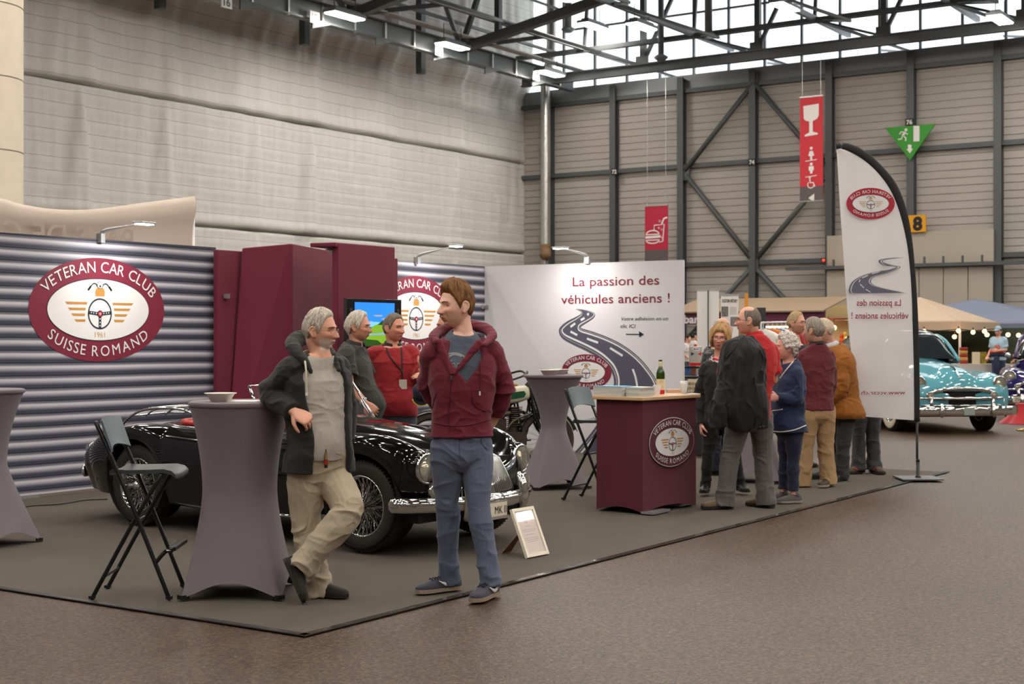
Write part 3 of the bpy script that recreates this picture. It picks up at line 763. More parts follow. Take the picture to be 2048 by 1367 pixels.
# maroon tower of fabric panels
tw = thing('maroon_tower', 'tall maroon tower of angled fabric panels behind the old man', 'display tower', (11.5, 10.6, 0))
def mpanel(a, c, z0=.02, z1=2.47, a_low=None, th=.06, top=None):
    """upright panel from plan point a to c; a_low: foot of the slanted edge"""
    o = np.array([11.5, 10.6, 0]); a = np.array([*a, 0.])-o; c = np.array([*c, 0.])-o; al = np.array([*a_low, 0.])-o if a_low else a
    n = nrm(np.cross(c-a, UP)); b = MB(); b.slab([al+UP*z0, c+UP*z0, c+UP*(top or z1), a+UP*z1], n, th)
    return b.build('fabric_panel', M_MAR, tw, bevel=.012)
mpanel((10.87, YB-.12), (11.34, YB-.12), z1=2.42)
mpanel((11.2, YB-.16), (11.53, 10.6), a_low=(10.96, YB-.16), z1=2.45, top=2.5)
mpanel((11.54, 10.6), (13.2, 11.06), z1=2.5, top=2.46)
mpanel((11.66, 10.06), (12.63, 10.06), z1=2.5, top=2.5, th=.09)
mpanel((12.66, 10.55), (13.3, 10.55), z1=2.42, th=.08)
o = np.array([11.5, 10.6, 0]); b = MB(); b.slab([np.array(q_)-o for q_ in ((11.62, 10.06, 2.5), (12.0, 10.1, 2.5), (11.95, 10.42, 2.5), (11.55, 10.36, 2.5))], UP, .045); b.build('roof_flap', M_MAR, tw, bevel=.01)
b = MB(); b.tube([(.1, -.42, 2.43), (.2, -.42, 2.43), (.38, -.44, 2.42)], .012, 8).box((.2, -.42, 2.41), (.05, .05, .05)); b.build('strip_light', M_ALU, tw)
# small clips at the seam
for z in (1.93, .78): MB().box((-.52, .42, z), (.05, .05, .05)).build('clip', M_ALU, tw)

# television on a dark stand
a, c = P(698, 600, 15.25), P(795, 690, 15.25); wd = .50; tc_ = P(746.5, 645, 15.25); dX = np.array([1., 0, 0])
tv = thing('television', 'flat television with a green hill picture in front of the maroon tower', 'television', (tc_[0], tc_[1], .013), 0)
hw = .45; hh = .275; zc_ = 1.887-.275
MB().box((0, 0, zc_), (hw*2, .05, hh*2)).build('tv_frame', mat('tv_black', (20, 20, 22), .25), tv, bevel=.006)
A = Art(); x0, x1, y0, y1 = -.335, .325, -.225, .235
M_SKYT = mat('screen_sky', (40, 130, 235), .3, emit=.85); M_SKYL = mat('screen_sky_light', (120, 185, 245), .3, emit=.85); M_HILL = mat('screen_hill', (120, 165, 40), .3, emit=.7); M_HILD = mat('screen_trees', (40, 80, 24), .3, emit=.5); M_LAKE = mat('screen_water', (130, 160, 190), .3, emit=.7)
A.poly([(x0, y0), (x1, y0), (x1, y1), (x0, y1)], M_SKYT, 1); A.poly([(x0, y0), (x1, y0), (x1, .02), (x0, .04)], M_SKYL, 2)
for cx_, cy_, r in ((.03, .09, .05), (.10, .06, .04), (-.08, .03, .05)): A.ell((cx_, cy_), r, r*.16, M_PRW, 3, 20)
A.poly([(x0, y0), (x1, y0), (x1, .02), (.1, .03), (0, .0), (-.1, -.05), (x0, -.1)], M_HILL, 4)
A.poly([(0.02, .0), (.07, .045), (.1, .035), (.14, .055), (.2, .03), (.2, .01), (.08, .0)], M_HILD, 5); A.poly([(-.1, -.09), (.1, -.075), (.1, -.095), (-.1, -.105)], M_LAKE, 5)
A.poly([(x0, y0), (.1, y0), (.02, -.15), (x0, -.13)], M_HILD, 5)
A.put('tv_screen', lambda V, ly: on_plane((0, -.027, zc_), (1, 0, 0), UP)(np.clip(V*(1.55, 1.08), (x0, y0), (x1, y1)), ly), tv)
b = MB()
for s in (-1, 1):
    for q_ in (-.15, 0, .15): b.lathe([(.0, .004), (.02, .004), (.025, 0)], 12, None, (s*.39, -.026, zc_+q_), (0, -1, 0))
b.build('speaker', mat('speaker_grey', (44, 44, 48), .6), tv)
MB().box((0, .04, zc_/2), (.06, .05, zc_)).box((0, .04, .02), (.6, .45, .03)).build('stand_column', M_BLACK, tv)

# ------------------------------------------------------------------ stretch-covered bar tables
M_LILAC = mat('stretch_cover', (120, 110, 117), .75, sheen=.1, bump=.06, bscale=300)
def bar_table(p, label, rot=0.0, waist=.2, R=.295, foot=.36, tw_=0.0):
    t = thing('bar_table', label, 'table', (p[0], p[1], .016), rot)
    H = 1.105; nz, na = 44, 96; th = np.arange(na)/na*2*PI; A_ = np.zeros((nz, na, 3))
    c4 = np.abs(np.cos(2*th))                                        # feet at 0, 90, 180, 270 degrees
    sq = 1/np.maximum(np.abs(np.cos(th)-np.sin(th))*0+np.abs(np.cos(th))+np.abs(np.sin(th)), 1e-6)   # diamond with corners at the feet
    for i in range(nz):
        q_ = i/(nz-1)                                                # 0 foot .. 1 top
        zb = .095*np.abs(np.sin(2*th))**.9
        k = (q_/.52) if q_ < .52 else 1
        e = (1-k)
        rf = foot*(sq*.90+.10)                                       # outline at the floor
        rw = waist*np.ones(na)
        if q_ < .52: r = rw+(rf-rw)*e**1.25+ .03*e*(1-e)*np.cos(4*th)
        else:
            kk = (q_-.52)/.48; r = waist+(R-waist)*kk**1.8
        z = zb*(1-q_)**2+q_*H
        A_[i] = np.stack([r*np.cos(th), r*np.sin(th), z], 1)
    b = MB(); b.grid(A_, M_LILAC, closev=True)
    b.build('stretch_cover', None, t, smooth=True)
    b = MB(); b.lathe([(0, H+.004), (R-.012, H+.004), (R+.002, H-.004), (R+.004, H-.016), (R-.004, H-.026), (0, H-.026)], 64); b.build('table_top', M_LILAC, t, auto=50)
    for k in range(4):
        a = k*PI/2; MB().box((foot*.955*math.cos(a), foot*.955*math.sin(a), .012), (.05, .05, .024), None, rotz(a)).build('foot', M_BLACK, t)
    return t
c1 = P(480, 700, 8.42); bar_table(c1, 'tall lilac-grey stretch-covered bar table the old man leans on', TH-PI/2+math.radians(45), .215, .295, .40)
c2 = P(1107, 700, 14.3); bar_table(c2, 'lilac-grey bar table between the motorcycle and the maroon counter', TH+math.radians(62), .125, .295, .40)
c3 = P(-36, 700, 10.35); bar_table(c3, 'lilac-grey bar table cut by the left edge of the picture', TH+math.radians(20), .17, .295, .41)
c4_ = P(1512, 700, 14.9); bar_table(c4_, 'lilac-grey bar table hidden behind the group of visitors', TH+math.radians(30), .15, .295, .37)

# ------------------------------------------------------------------ folding bar stools
M_STOOL = mat('stool_steel', (26, 28, 31), .32, .3, coat=.2); M_SEAT = mat('stool_plastic', (58, 63, 66), .38)
def stool(p, xdir, label):
    a = math.atan2(xdir[1], xdir[0]); t = thing('folding_stool', label, 'stool', (p[0], p[1], .016), a)
    for s in (-1, 1):
        y = s*.205
        MB().tube([(.225, y, 0), (.06, y, .42), (-.1, y, .8), (-.19, y*.94, 1.0)], .0125, 10, sub=3, rnd=True).build('back_leg', M_STOOL, t, smooth=True)
        MB().tube([(-.215, y*.86, 0), (.0, y*.86, .40), (.175, y*.86, .70)], .0125, 10, sub=3, rnd=True).build('front_leg', M_STOOL, t, smooth=True)
        MB().box((.225, y, .008), (.035, .03, .016)).build('foot_cap', M_BLACK, t); MB().box((-.215, y*.86, .008), (.035, .03, .016)).build('foot_cap', M_BLACK, t)
    A_ = []
    for x, z in ((-.115, .722), (-.10, .735), (-.02, .728), (.1, .73), (.19, .733), (.235, .722), (.258, .70)):
        A_.append([(x, y, z-(.012*(1-(y/.19)**2))) for y in np.linspace(-.19, .19, 12)])
    A_ = np.array(A_); B_ = A_-(0, 0, .022); b = MB(); lp = np.concatenate([A_, B_[::-1]], 0)
    b.grid(lp, None, closeu=True)
    n0 = len(lp); idx = lambda i, j: i*12+j
    b.add(lp.reshape(-1, 3), [tuple(idx(i, 0) for i in range(n0)), tuple(idx(i, 11) for i in range(n0))[::-1]])
    b.build('seat', M_SEAT, t, auto=50)
    # curved back rest
    A_ = []
    for y in np.linspace(-.215, .215, 14):
        k = 1-(y/.215)**2; sag = .035*k
        A_.append([(x-sag+.048, y, z+dz*k) for x, z, dz in ((-.135, .835, .03), (-.165, .92, 0), (-.192, 1.0, .012), (-.198, 1.012, .014), (-.206, 1.0, .012), (-.179, .92, 0), (-.147, .83, .03))])
    b = MB(); b.grid(np.array(A_), None, closev=True); A_ = np.array(A_)
    b.add(A_[0], [tuple(range(7))[::-1]]); b.add(A_[-1], [tuple(range(7))]); b.build('backrest', mat('stool_back', (92, 104, 110), .42), t, auto=60)
    b = MB(); b.tube([(.145, -.205, .20), (.20, -.2, .265), (.235, -.17, .275), (.235, .17, .275), (.20, .2, .265), (.145, .205, .20)], .012, 8, sub=3); b.box((.235, 0, .277), (.04, .34, .02)); b.build('footrest', M_STOOL, t, smooth=False)
    for q_ in (.005, -.15): MB().tube([(q_, -.19, .42 if q_ > 0 else .12), (q_, .19, .42 if q_ > 0 else .12)], .0085, 8).build('cross_bar', M_STOOL, t)
    return t
stool(G(275, 1190), RGT*1.0+FWD*.03, 'black folding bar stool left of the tall table in front of the car')
s2 = G(1135, 1008)+RGT*.25+FWD*.30; stool(s2, RGT*.85-FWD*.5, 'black folding bar stool half hidden behind the maroon counter')

# ------------------------------------------------------------------ counter
Pa, Pb, Pc = G(1193, 1022), G(1285, 1031), G(1392, 1014)
ctr = (Pa+Pb+Pc)/3+FWD*.25
cn = thing('counter', 'maroon fabric counter with wooden top and round club emblem', 'counter', (ctr[0], ctr[1], .016))
pl = [Pa-ctr, Pb-ctr, Pc-ctr, Pc-ctr+FWD*.28-RGT*.1, Pa-ctr+FWD*.34+RGT*.1]
pl2 = [p[:2] for p in pl]
M_CMAR = mat('counter_maroon_shaded', (88, 21, 43), .8, bump=.12, bscale=240, sheen=.15)  # maroon fabric darkened: weaker light on the counter put into its colour
def skirt():
    b = MB(); H = .945
    for i in range(5):
        a, c = np.array([*pl2[i], 0]), np.array([*pl2[(i+1) % 5], 0]); n = 24; A_ = []
        for k in range(n+1):
            s = k/n; zb = .045*math.sin(PI*s)**.8 if i in (0, 1, 2) else .02
            A_.append([a+(c-a)*s+UP*(zb+(H-zb)*q_) - np.cross(nrm(c-a), UP)*(.012*math.sin(PI*s)*math.sin(PI*min(1, q_*1.0))) for q_ in np.linspace(0, 1, 12)])
        b.grid(np.array(A_))
    return b.build('fabric_skirt', M_CMAR, cn, smooth=True, auto=30)
skirt()
cen = sum(pl)/5; tp = [(p+(p-cen)/np.linalg.norm(p-cen)*.045)[:2] for p in pl]
MB().prism(tp, .948, .978).build('wooden_top', mat('light_wood', (206, 172, 132), .45, var=.08, vscale=14, stretch=(1, 12, 1)), cn, bevel=.006)
for q_ in (Pb-ctr+FWD*.1+RGT*.12+UP*.01, Pc-ctr+FWD*.06-RGT*.12+UP*.01): MB().box(q_, (.3, .12, .02)).build('base_plate', M_ALU, cn)
ex = nrm(Pc-Pb); n_ = np.cross(ex, UP)
ce = PX(1340, 886, 12.9)*0; t_ = (1340-1285)/(1392-1285)
Zb, Zc = 12.07, 12.7; tt = .5; cp = Pb+(Pc-Pb)*.53; cp[2] = 0
zc_ = P(1340, 885, cp @ FWD)[2]
wdl = np.linalg.norm(Pc-Pb)
logo_art(wdl*.42, wdl*.42*.63, ring=M_CMAR, outline=M_PRW).put('club_emblem', on_plane(cp-ctr+UP*(zc_-.008)+n_*.004, ex, UP, .0015), cn)
top = .996                                       # height of the counter top in the hall
# magazines on the counter
M_PAGE = mat('paper_edge', (222, 218, 208), .7); M_BLUE = mat('cover_blue', (20, 148, 196), .45); M_COVW = mat('cover_white', (226, 228, 228), .45)
exl = nrm(Pb-Pa); Rl = np.stack([exl, np.cross(UP, exl), UP], 1); al = math.atan2(exl[1], exl[0])
mags = []
def magazine(p, rot, blue, size, th, label, group):
    t = thing('magazine', label, 'magazine', tuple(p), rot, group)
    MB().box((0, 0, th/2), (size[0]-.006, size[1]-.004, th*.8)).build('page_block', M_PAGE, t)
    MB().box((0, 0, th*.95), (size[0], size[1], th*.1)).box((0, 0, th*.05), (size[0], size[1], th*.1)).build('cover', M_BLUE if blue else M_COVW, t)
base = Pa+exl*.13+np.cross(UP, exl)*.09; base[2] = top
for k in range(7):
    j = random.uniform(-.006, .006)
    magazine(base+UP*.0118*k+exl*j, al+j*2, k >= 6, (.31, .215), .0115, 'blue-covered magazine on top of the left stack on the counter' if k == 6 else 'white magazine in the left stack on the counter', None if k == 6 else 'magazines in the left stack')
base = Pa+exl*.365+np.cross(UP, exl)*.13; base[2] = top
for k in range(7):
    j = random.uniform(-.005, .005)
    magazine(base+UP*.0112*k+exl*j, al+PI/2+j, k in (1, 5), (.21, .15), .011, 'magazine in the smaller right stack on the counter', 'magazines in the right stack')
def at_top(u, Z): p = P(u, 700, Z); p[2] = top; return p
# wine bottle
bt = thing('wine_bottle', 'green wine bottle with cream label on the counter', 'bottle', tuple(at_top(1321, 12.75)))
pr = [(0, .004), (.03, .0), (.037, .006), (.038, .17), (.036, .19), (.026, .215), (.016, .235), (.0145, .285), (.0165, .287), (.0165, .298), (.012, .3)]
MB().lathe(pr, 28).build('glass_body', mat('green_glass', (54, 92, 16), .08, trans=.55, ior=1.5, coat=.4), bt, smooth=True)
a = np.linspace(-1.9, 1.9, 20); d0 = math.atan2(-FWD[1], -FWD[0])
A_ = np.array([[(.0388*math.cos(d0+q_), .0388*math.sin(d0+q_), z) for z in (.035, .13)] for q_ in a]); lb = MB(); lb.grid(A_, mat('label_cream', (222, 212, 170), .6)); lo_ = lb.build('label', None, bt, smooth=True)
A = Art(); A.ell((0, 0), .012, .008, M_LOGO, 1, 24); A.ell((0, 0), .009, .005, M_PRW, 2, 24); A.put('label_emblem', on_plane((.0392*math.cos(d0), .0392*math.sin(d0), .108), -np.array([-math.sin(d0), math.cos(d0), 0])*-1, UP, .0006), bt)
MB().lathe([(.0155, .24), (.0172, .245), (.0172, .284), (.0155, .286)], 20).build('neck_foil', MATS['label_cream'], bt, smooth=True)
M_CUP = mat('clear_plastic', (240, 242, 244), .06, alpha=.35)
def cup(u, Z, label, n=1):
    t = thing('plastic_cup', label, 'cup', tuple(at_top(u, Z))); MB().lathe([(.024, .002), (.036, .088), (.0375, .09), (.0345, .088), (.022, .006), (0, .006)], 24).build('cup_wall', M_CUP, t, smooth=True)
    if n > 1: MB().lathe([(.026, .03), (.038, .115), (.036, .115), (.024, .03)], 24).build('stacked_cup', M_CUP, t, smooth=True)
cup(1314, 12.38, 'clear plastic cup in front of the wine bottle'); cup(1368, 12.75, 'clear stacked plastic cups on the right of the counter', 2)
def simple(name, label, cat, p, d, m, rot=0.0, group=None, bevel=0):
    o = MB().box((0, 0, d[2]/2), d).build(name, m, bevel=bevel); o.location = tuple(p); o.rotation_euler = (0, 0, rot); return tag(o, label, cat, group)
simple('red_box', 'small red box behind the cups on the counter', 'box', at_top(1310, 12.7), (.16, .07, .035), mat('box_red', (200, 30, 36), .5), TH-PI/2)
simple('wooden_tray', 'pale wooden tray behind the bottle on the counter', 'tray', at_top(1347, 13.0), (.12, .10, .03), mat('pale_wood', (214, 178, 150), .6), TH-PI/2)
simple('leaflet', 'flat leaflet lying at the right end of the counter', 'leaflet', at_top(1385, 12.72), (.10, .12, .004), M_COVW, TH-PI/2+.3)

# bowls and napkins on the tables
M_BOWL = mat('bowl_white', (228, 220, 208), .5)
def bowl(p, r, label, name='paper_bowl'):
    b = MB(); b.lathe([(0, .004), (r*.55, .0), (r*.62, .004), (r*.92, .045), (r*1.04, .048), (r*1.05, .052), (r*.9, .051), (r*.58, .012), (0, .010)], 36)
    o = b.build(name, M_BOWL, smooth=True); o.location = tuple(p); return tag(o, label, 'bowl')
zt = 1.124
def tt_(u, c): p = P(u, 700, c); p[2] = zt; return p
bowl(tt_(441, 8.32), .088, 'white paper bowl on the tall table beside the old man')
o = MB().box((0, 0, .003), (.17, .17, .006)).build('napkin', mat('napkin_white', (232, 228, 226), .7)); o.location = tuple(tt_(490, 8.34)); o.rotation_euler = (0, 0, .5); tag(o, 'white paper napkin under the old man\'s forearm on the tall table', 'napkin')
bowl(tt_(1099, 14.12), .10, 'front paper bowl on the table by the motorcycle'); bowl(tt_(1119, 14.40), .10, 'rear paper bowl on the table by the motorcycle')
# framed certificate leaning on the carpet
BL, BR = P(1055, 1119, 9.686), P(1095, 1111, 9.863); BL[2] = BR[2] = .012
exf = nrm(BR-BL); back = nrm(np.cross(UP, exf)); upf = nrm(UP*.917+back*.40); nf = np.cross(exf, upf)
fr = thing('picture_frame', 'white framed certificate standing on the carpet before the car', 'picture frame', tuple((BL+BR)/2))
W2, Hh = .122, .345; R = np.stack([exf, -nf, upf], 1)
b = MB()
for s in (-1, 1): b.box(exf*s*(W2-.011)+upf*Hh/2, (.022, .022, Hh), None, R)
for z in (.011, Hh-.011): b.box(upf*z, (W2*2-.044, .022, .022), None, R)
b.build('frame_moulding', mat('frame_cream', (238, 228, 210), .5), fr)
A = Art(); A.poly([(-.1, .022), (.1, .022), (.1, Hh-.022), (-.1, Hh-.022)], mat('certificate', (224, 206, 196), .6), 1)
A.ring((0, .27), .024, .024, .004, M_SGREY, 2, 8); A.line([(-.018, .25), (0, .285), (.018, .25)], .004, M_SGREY, 2); A.text('Mk', (0, .235), .012, M_SGREY, 2, align=.5)
for z, w_ in ((.215, .07), (.19, .15), (.178, .13), (.155, .1), (.13, .15), (.118, .15), (.106, .12)):
    A.line([(-w_/2, z), (w_/2, z)], .0022, mat('fine_print', (150, 132, 128), .6), 2)
A.put('certificate_sheet', on_plane(nf*.0, exf, upf, .001), fr)
MB().slab([exf*x+upf*y+nf*.006 for x, y in ((-.1, .022), (.1, .022), (.1, Hh-.022), (-.1, Hh-.022))], nf, .002).build('frame_glass', mat('clear_pane', (255, 255, 255), .02, alpha=.10, coat=1), fr)
b = MB(); q0 = upf*.22-nf*.012; q1 = q0*(1, 1, 0)+back*.17; b.slab([q0-exf*.012, q0+exf*.012, q1+exf*.05-UP*.0, q1-exf*.05], nf, .004); b.build('easel_back', mat('brown_board', (126, 78, 34), .7), fr)

# ------------------------------------------------------------------ feather flag, seen from its back
FZ = 15.05; fb = P(1836, 960, FZ); fb[2] = .013
fl = thing('feather_flag', 'tall white feather flag with mirrored slogan at the carpet corner', 'flag', tuple(fb))
def fp(x, y, d=0.0): return P(1640+x/1.9, 260+y/1.9, FZ)-fb+FWD*d
MB().box((0, 0, .012), (.42, .42, .012), None, rotz(TH)).build('base_plate', M_STEEL, fl)
b = MB(); b.lathe([(.03, .018), (.03, .03), (.018, .035), (.018, .2)], 14); b.build('pole_socket', M_BLACK, fl, smooth=True)
outer = [(380, 1110), (379, 950), (376, 800), (370, 650), (361, 520), (351, 420), (336, 330), (312, 250), (280, 188), (230, 130), (180, 86), (130, 58), (92, 49), (57, 52)]
inner = [(358, 1102), (356, 900), (352, 750), (348, 620), (341, 520), (330, 430), (310, 340), (285, 265), (250, 200), (200, 142), (150, 103), (102, 78), (75, 71), (64, 74)]
left = [(130, 1085), (124, 920), (110, 760), (95, 560), (86, 430), (80, 350), (74, 260), (70, 190), (67, 140), (65, 110), (64, 95), (63, 85), (62, 78), (62, 74)]
O_ = cr(outer, 6); I_ = cr(inner, 6); L_ = cr(left, 6)
Id = cr(inner, 40); nn = np.array([Id[np.argmin(np.linalg.norm(Id-q_, axis=1))] for q_ in O_]); b = MB(); mid = (O_+nn)/2; hw_ = np.linalg.norm(O_-nn, axis=1)/2/1.9/FPX*FZ
b.tube([fp(*q_) for q_ in mid], np.stack([np.maximum(hw_, .02), np.full(len(hw_), .016)], 1), 12, ref=RGT); b.build('pole_sleeve', mat('sleeve_black', (34, 34, 36), .7), fl, smooth=True)
b = MB(); b.tube([(0, 0, .03)]+[fp(369, y) for y in (1240, 1100)], .013, 10).lathe([(.02, 0), (.02, .03)], 10, None, fp(372, 1260)).build('pole', M_BLACK, fl, smooth=True)
na, nb = len(I_), 40; A_ = np.zeros((na, nb, 3))
for i in range(na):
    for j in range(nb):
        s = j/(nb-1); q_ = L_[i]*(1-s)+I_[i]*s
        rip = .012*math.sin(q_[0]*.045+q_[1]*.004)+.02*math.sin(q_[0]*.07-q_[1]*.016)*math.exp(-((q_[1]-80)/160)**2)+.012*math.sin(q_[0]*.05+q_[1]*.03)*math.exp(-((q_[1]-1080)/120)**2)
        A_[i, j] = fp(q_[0], q_[1], rip*math.sin(PI*s)**.5)
b = MB(); b.grid(A_); o = b.build('flag_cloth', mat('flag_white', (232, 230, 232), .7, alpha=.93, translucent=.38), fl, smooth=True)
A = Art(); cvt = lambda x, y: (x, -y)
def flag_map(V, ly): return np.array([fp(p[0], -p[1], -.022-.002*ly) for p in V])
M_FR = mat('flag_print_red', (176, 44, 62), .7); M_FT = mat('flag_print_maroon', (150, 36, 56), .7); M_FP = mat('flag_print_road', (106, 106, 124), .7)
lg = logo_art(92, 60, ring=M_FR, mir=-1, gold=mat('flag_gold', (206, 176, 130), .7), navy=mat('flag_navy', (80, 78, 90), .7)); k = 92/.83
for V, F, m, ly in lg.it: A.add(V+(190, -280), F, m, ly)
NL = len(A.it)
La = cr([(316, 484), (250, 487), (220, 497), (240, 515), (285, 522), (180, 545), (125, 572), (107, 605), (112, 620)], 6); Ra = cr([(316, 485), (255, 492), (236, 500), (270, 512), (304, 521), (260, 542), (200, 560), (205, 590), (326, 619)], 6)
A.band(La*(1, -1), Ra*(1, -1), M_FP, 1); A.band((La+(10, 0))*(1, -1), (La+(7, 0))*(1, -1), M_PRW, 2); A.band((Ra-(8, 0))*(1, -1), (Ra-(5, 0))*(1, -1), M_PRW, 2)
for q_ in ([(270, 527), (240, 533)], [(225, 537), (195, 546)], [(180, 552), (158, 562)], [(150, 568), (146, 578)], [(150, 585), (165, 600)], [(172, 605), (190, 616)]): A.line(np.array(q_)*(1, -1), 3, M_PRW, 2)
NR = len(A.it)
def mtext(t, x0, x1, yb, h, m):
    B = Art(); B.text(t, (0, 0), h, m, 2, wid=x1-x0, bold=.012)
    V, F, m, ly = B.it[0]; A.add(np.stack([x1-V[:, 0], V[:, 1]-yb], 1), [f[::-1] for f in F], m, ly)
mtext('La passion des', 137, 305, 667, 25, M_FT); mtext('véhicules anciens !', 117, 334, 716, 25, M_FT); mtext('www.vccsr.ch', 155, 322, 1003, 15, M_FT)
for nm, lo_i, hi_i in (('club_emblem', 0, NL), ('road_print', NL, NR), ('slogan', NR, NR+2), ('web_address', NR+2, NR+3)):
    B = Art(); B.it = A.it[lo_i:hi_i]; B.put(nm, flag_map, fl)
# ================================================================== cars
M_CHROME = mat('chrome', (214, 214, 212), .07, 1.0); M_TYRE = mat('tyre_rubber', (40, 35, 31), .75, bump=.15, bscale=160)
M_LENS = mat('lamp_lens', (236, 230, 215), .04, alpha=.14); M_REFL = mat('lamp_reflector', (225, 215, 190), .16, .95)
M_UNDER = mat('underbody', (14, 14, 15), .8); M_WINDSCR = mat('car_glass', (200, 212, 214), .02, alpha=.05)
M_RLEATHER = mat('red_leather', (176, 48, 40), .42, bump=.05, bscale=60)
def paint(name, rgb): return mat(name, rgb, .12, 0, coat=.9, spec=.15)

def body_shell(table, arches, dy=.03, nprof=44, cut=None):
    """table rows: y, zc, xv, zv, xf, zf, xo, zo, xb, zb"""
    T = np.array(sorted(table)); ys = [];
    y = T[0, 0]
    while y < T[-1, 0]: ys.append(y); y += dy if T[0, 0]+.35 < y < T[-1, 0]-.35 else dy*.5
    ys.append(T[-1, 0]); ys = np.array(ys)
    def smooth(k):                                  # monotone-ish cubic through the stations
        x = T[:, 0]; v = T[:, k]; out = np.zeros(len(ys)); m = np.gradient(v, x)
        for i, yy in enumerate(ys):
            j = min(max(np.searchsorted(x, yy)-1, 0), len(x)-2); h = x[j+1]-x[j]; t = (yy-x[j])/h
            a, b_ = v[j], v[j+1]; d = (b_-a)/h
            m0, m1 = m[j], m[j+1]
            if d == 0: m0 = m1 = 0
            else:
                m0 = np.clip(m0/d, 0, 3)*d; m1 = np.clip(m1/d, 0, 3)*d
            out[i] = (2*t**3-3*t**2+1)*a+(t**3-2*t**2+t)*h*m0+(-2*t**3+3*t**2)*b_+(t**3-t**2)*h*m1
        return out
    C = [smooth(k) for k in range(1, 10)]
    secs = []
    for i, yy in enumerate(ys):
        zc, xv, zv, xf, zf, xo, zo, xb, zb = [c[i] for c in C]
        for ya, za, ra in arches:
            d = abs(yy-ya)
            if d < ra:
                top = za+math.sqrt(ra*ra-d*d); k = min(1, (top-zb)/.2) if top > zb else 0
                if top > zb: zb = top; xb = xb*(1-k)+(xo-.012)*k; zo = max(zo, zb+.06)
        prof = [(0, zc), (xv*.5, zc-.22*(zc-zv)), (xv, zv), (xf, zf), ((xf+xo)/2+.035*(xo-xf+.1)/.2, zf-(zf-zo)*.30), (xo, zo), (xb, zb)]
        q = cr(prof, 7)
        secs.append(np.stack([q[:, 0], np.full(len(q), yy), q[:, 1]], 1))
    S = np.array(secs); M_ = S[:, ::-1].copy(); M_[..., 0] *= -1
    A = np.concatenate([M_[:, :-1], S], 1)
    # drop quads of the cockpit
    nu, nv = A.shape[:2]; b = MB(); F = []
    for i in range(nu-1):
        for j in range(nv-1):
            c = (A[i, j]+A[i+1, j]+A[i+1, j+1]+A[i, j+1])/4
            if cut and cut(c): continue
            F.append((i*nv+j, i*nv+j+1, (i+1)*nv+j+1, (i+1)*nv+j))
    b.add(A.reshape(-1, 3), F); b.add(A[-1], [tuple(range(nv))]); b.add(A[0], [tuple(range(nv))[::-1]])
    return b, A
def wire_wheel(parent, c, side, r=.315, wd=.14, rim=.205, ww=False, spokes=True, steer=0.0):
    """side: +1 outer face towards +x"""
    c = np.asarray(c, float); w_ = bpy.data.objects.new('wheel', None); col.objects.link(w_); w_.parent = parent; w_.location = tuple(c); w_.rotation_euler = (0, 0, steer)
    ax = (side, 0, 0)
    prof = [(rim, -wd*.42), (rim+.02, -wd*.5), (r-.03, -wd*.52), (r-.006, -wd*.40), (r, -wd*.2), (r, wd*.2), (r-.006, wd*.40), (r-.03, wd*.52), (rim+.02, wd*.5), (rim, wd*.42)]
    b = MB(); b.lathe(prof, 64, None, (0, 0, 0), ax, False)
    n = 72
    for k in range(n):
        a = k/n*2*PI; d = np.array([0, math.cos(a), math.sin(a)]); t = np.array([0, -math.sin(a), math.cos(a)])
        for s in (-1, 1): b.box(d*(r-.002)+np.array([s*wd*.24, 0, 0]), (wd*.34, .012, .012), None, np.stack([(1, 0, 0), t, d], 1))
    o = b.build('tyre', M_TYRE, w_, auto=40)
    if ww: MB().lathe([(rim+.005, wd*.505), (rim+.012, wd*.525), (r-.055, wd*.53), (r-.05, wd*.515)], 48, None, (0, 0, 0), ax, False).build('white_wall', mat('whitewall', (226, 214, 190), .6), w_, smooth=True)
    MB().lathe([(rim-.012, wd*.30), (rim-.002, wd*.44), (rim+.006, wd*.47), (rim+.008, wd*.40), (rim-.02, 0), (rim+.008, -wd*.40), (rim-.03, -wd*.38), (rim-.036, 0), (rim-.012, wd*.30)], 56, None, (0, 0, 0), ax, False).build('rim', M_CHROME, w_, smooth=True)
    if spokes:
        b = MB()
        for k in range(30):
            for (h0, r0, h1, tw) in ((.055, .032, .012, .42), (.055, .032, .012, -.42), (-.015, .05, .045, .30), (-.015, .05, .045, -.30)):
                if k % 2 and h0 > 0: continue
                a = k/30*2*PI; a2 = a+tw
                p0 = np.array([side*h0, r0*math.cos(a), r0*math.sin(a)]); p1 = np.array([side*h1, (rim-.012)*math.cos(a2), (rim-.012)*math.sin(a2)])
                b.tube([p0, p1], .0026, 4)
        b.build('spokes', M_CHROME, w_)
        b = MB(); b.lathe([(.055, -.04), (.05, 0), (.034, .05), (.036, .07), (.03, .085), (.012, .10), (0, .102)], 24, None, (0, 0, 0), ax)
        b.box((side*.088, 0, 0), (.02, .13, .022)); b.build('hub_spinner', M_CHROME, w_, auto=40)
    else:
        MB().lathe([(rim, .01), (rim*.8, .03), (rim*.72, .06), (rim*.5, .07), (.03, .085), (0, .087)], 36, None, (0, 0, 0), ax).build('hub_cap', M_CHROME, w_, smooth=True)
    MB().lathe([(rim*.8, -.05), (rim*.8, -.03)], 30, None, (0, 0, 0), ax).build('brake_drum', M_UNDER, w_, smooth=True)
    return w_
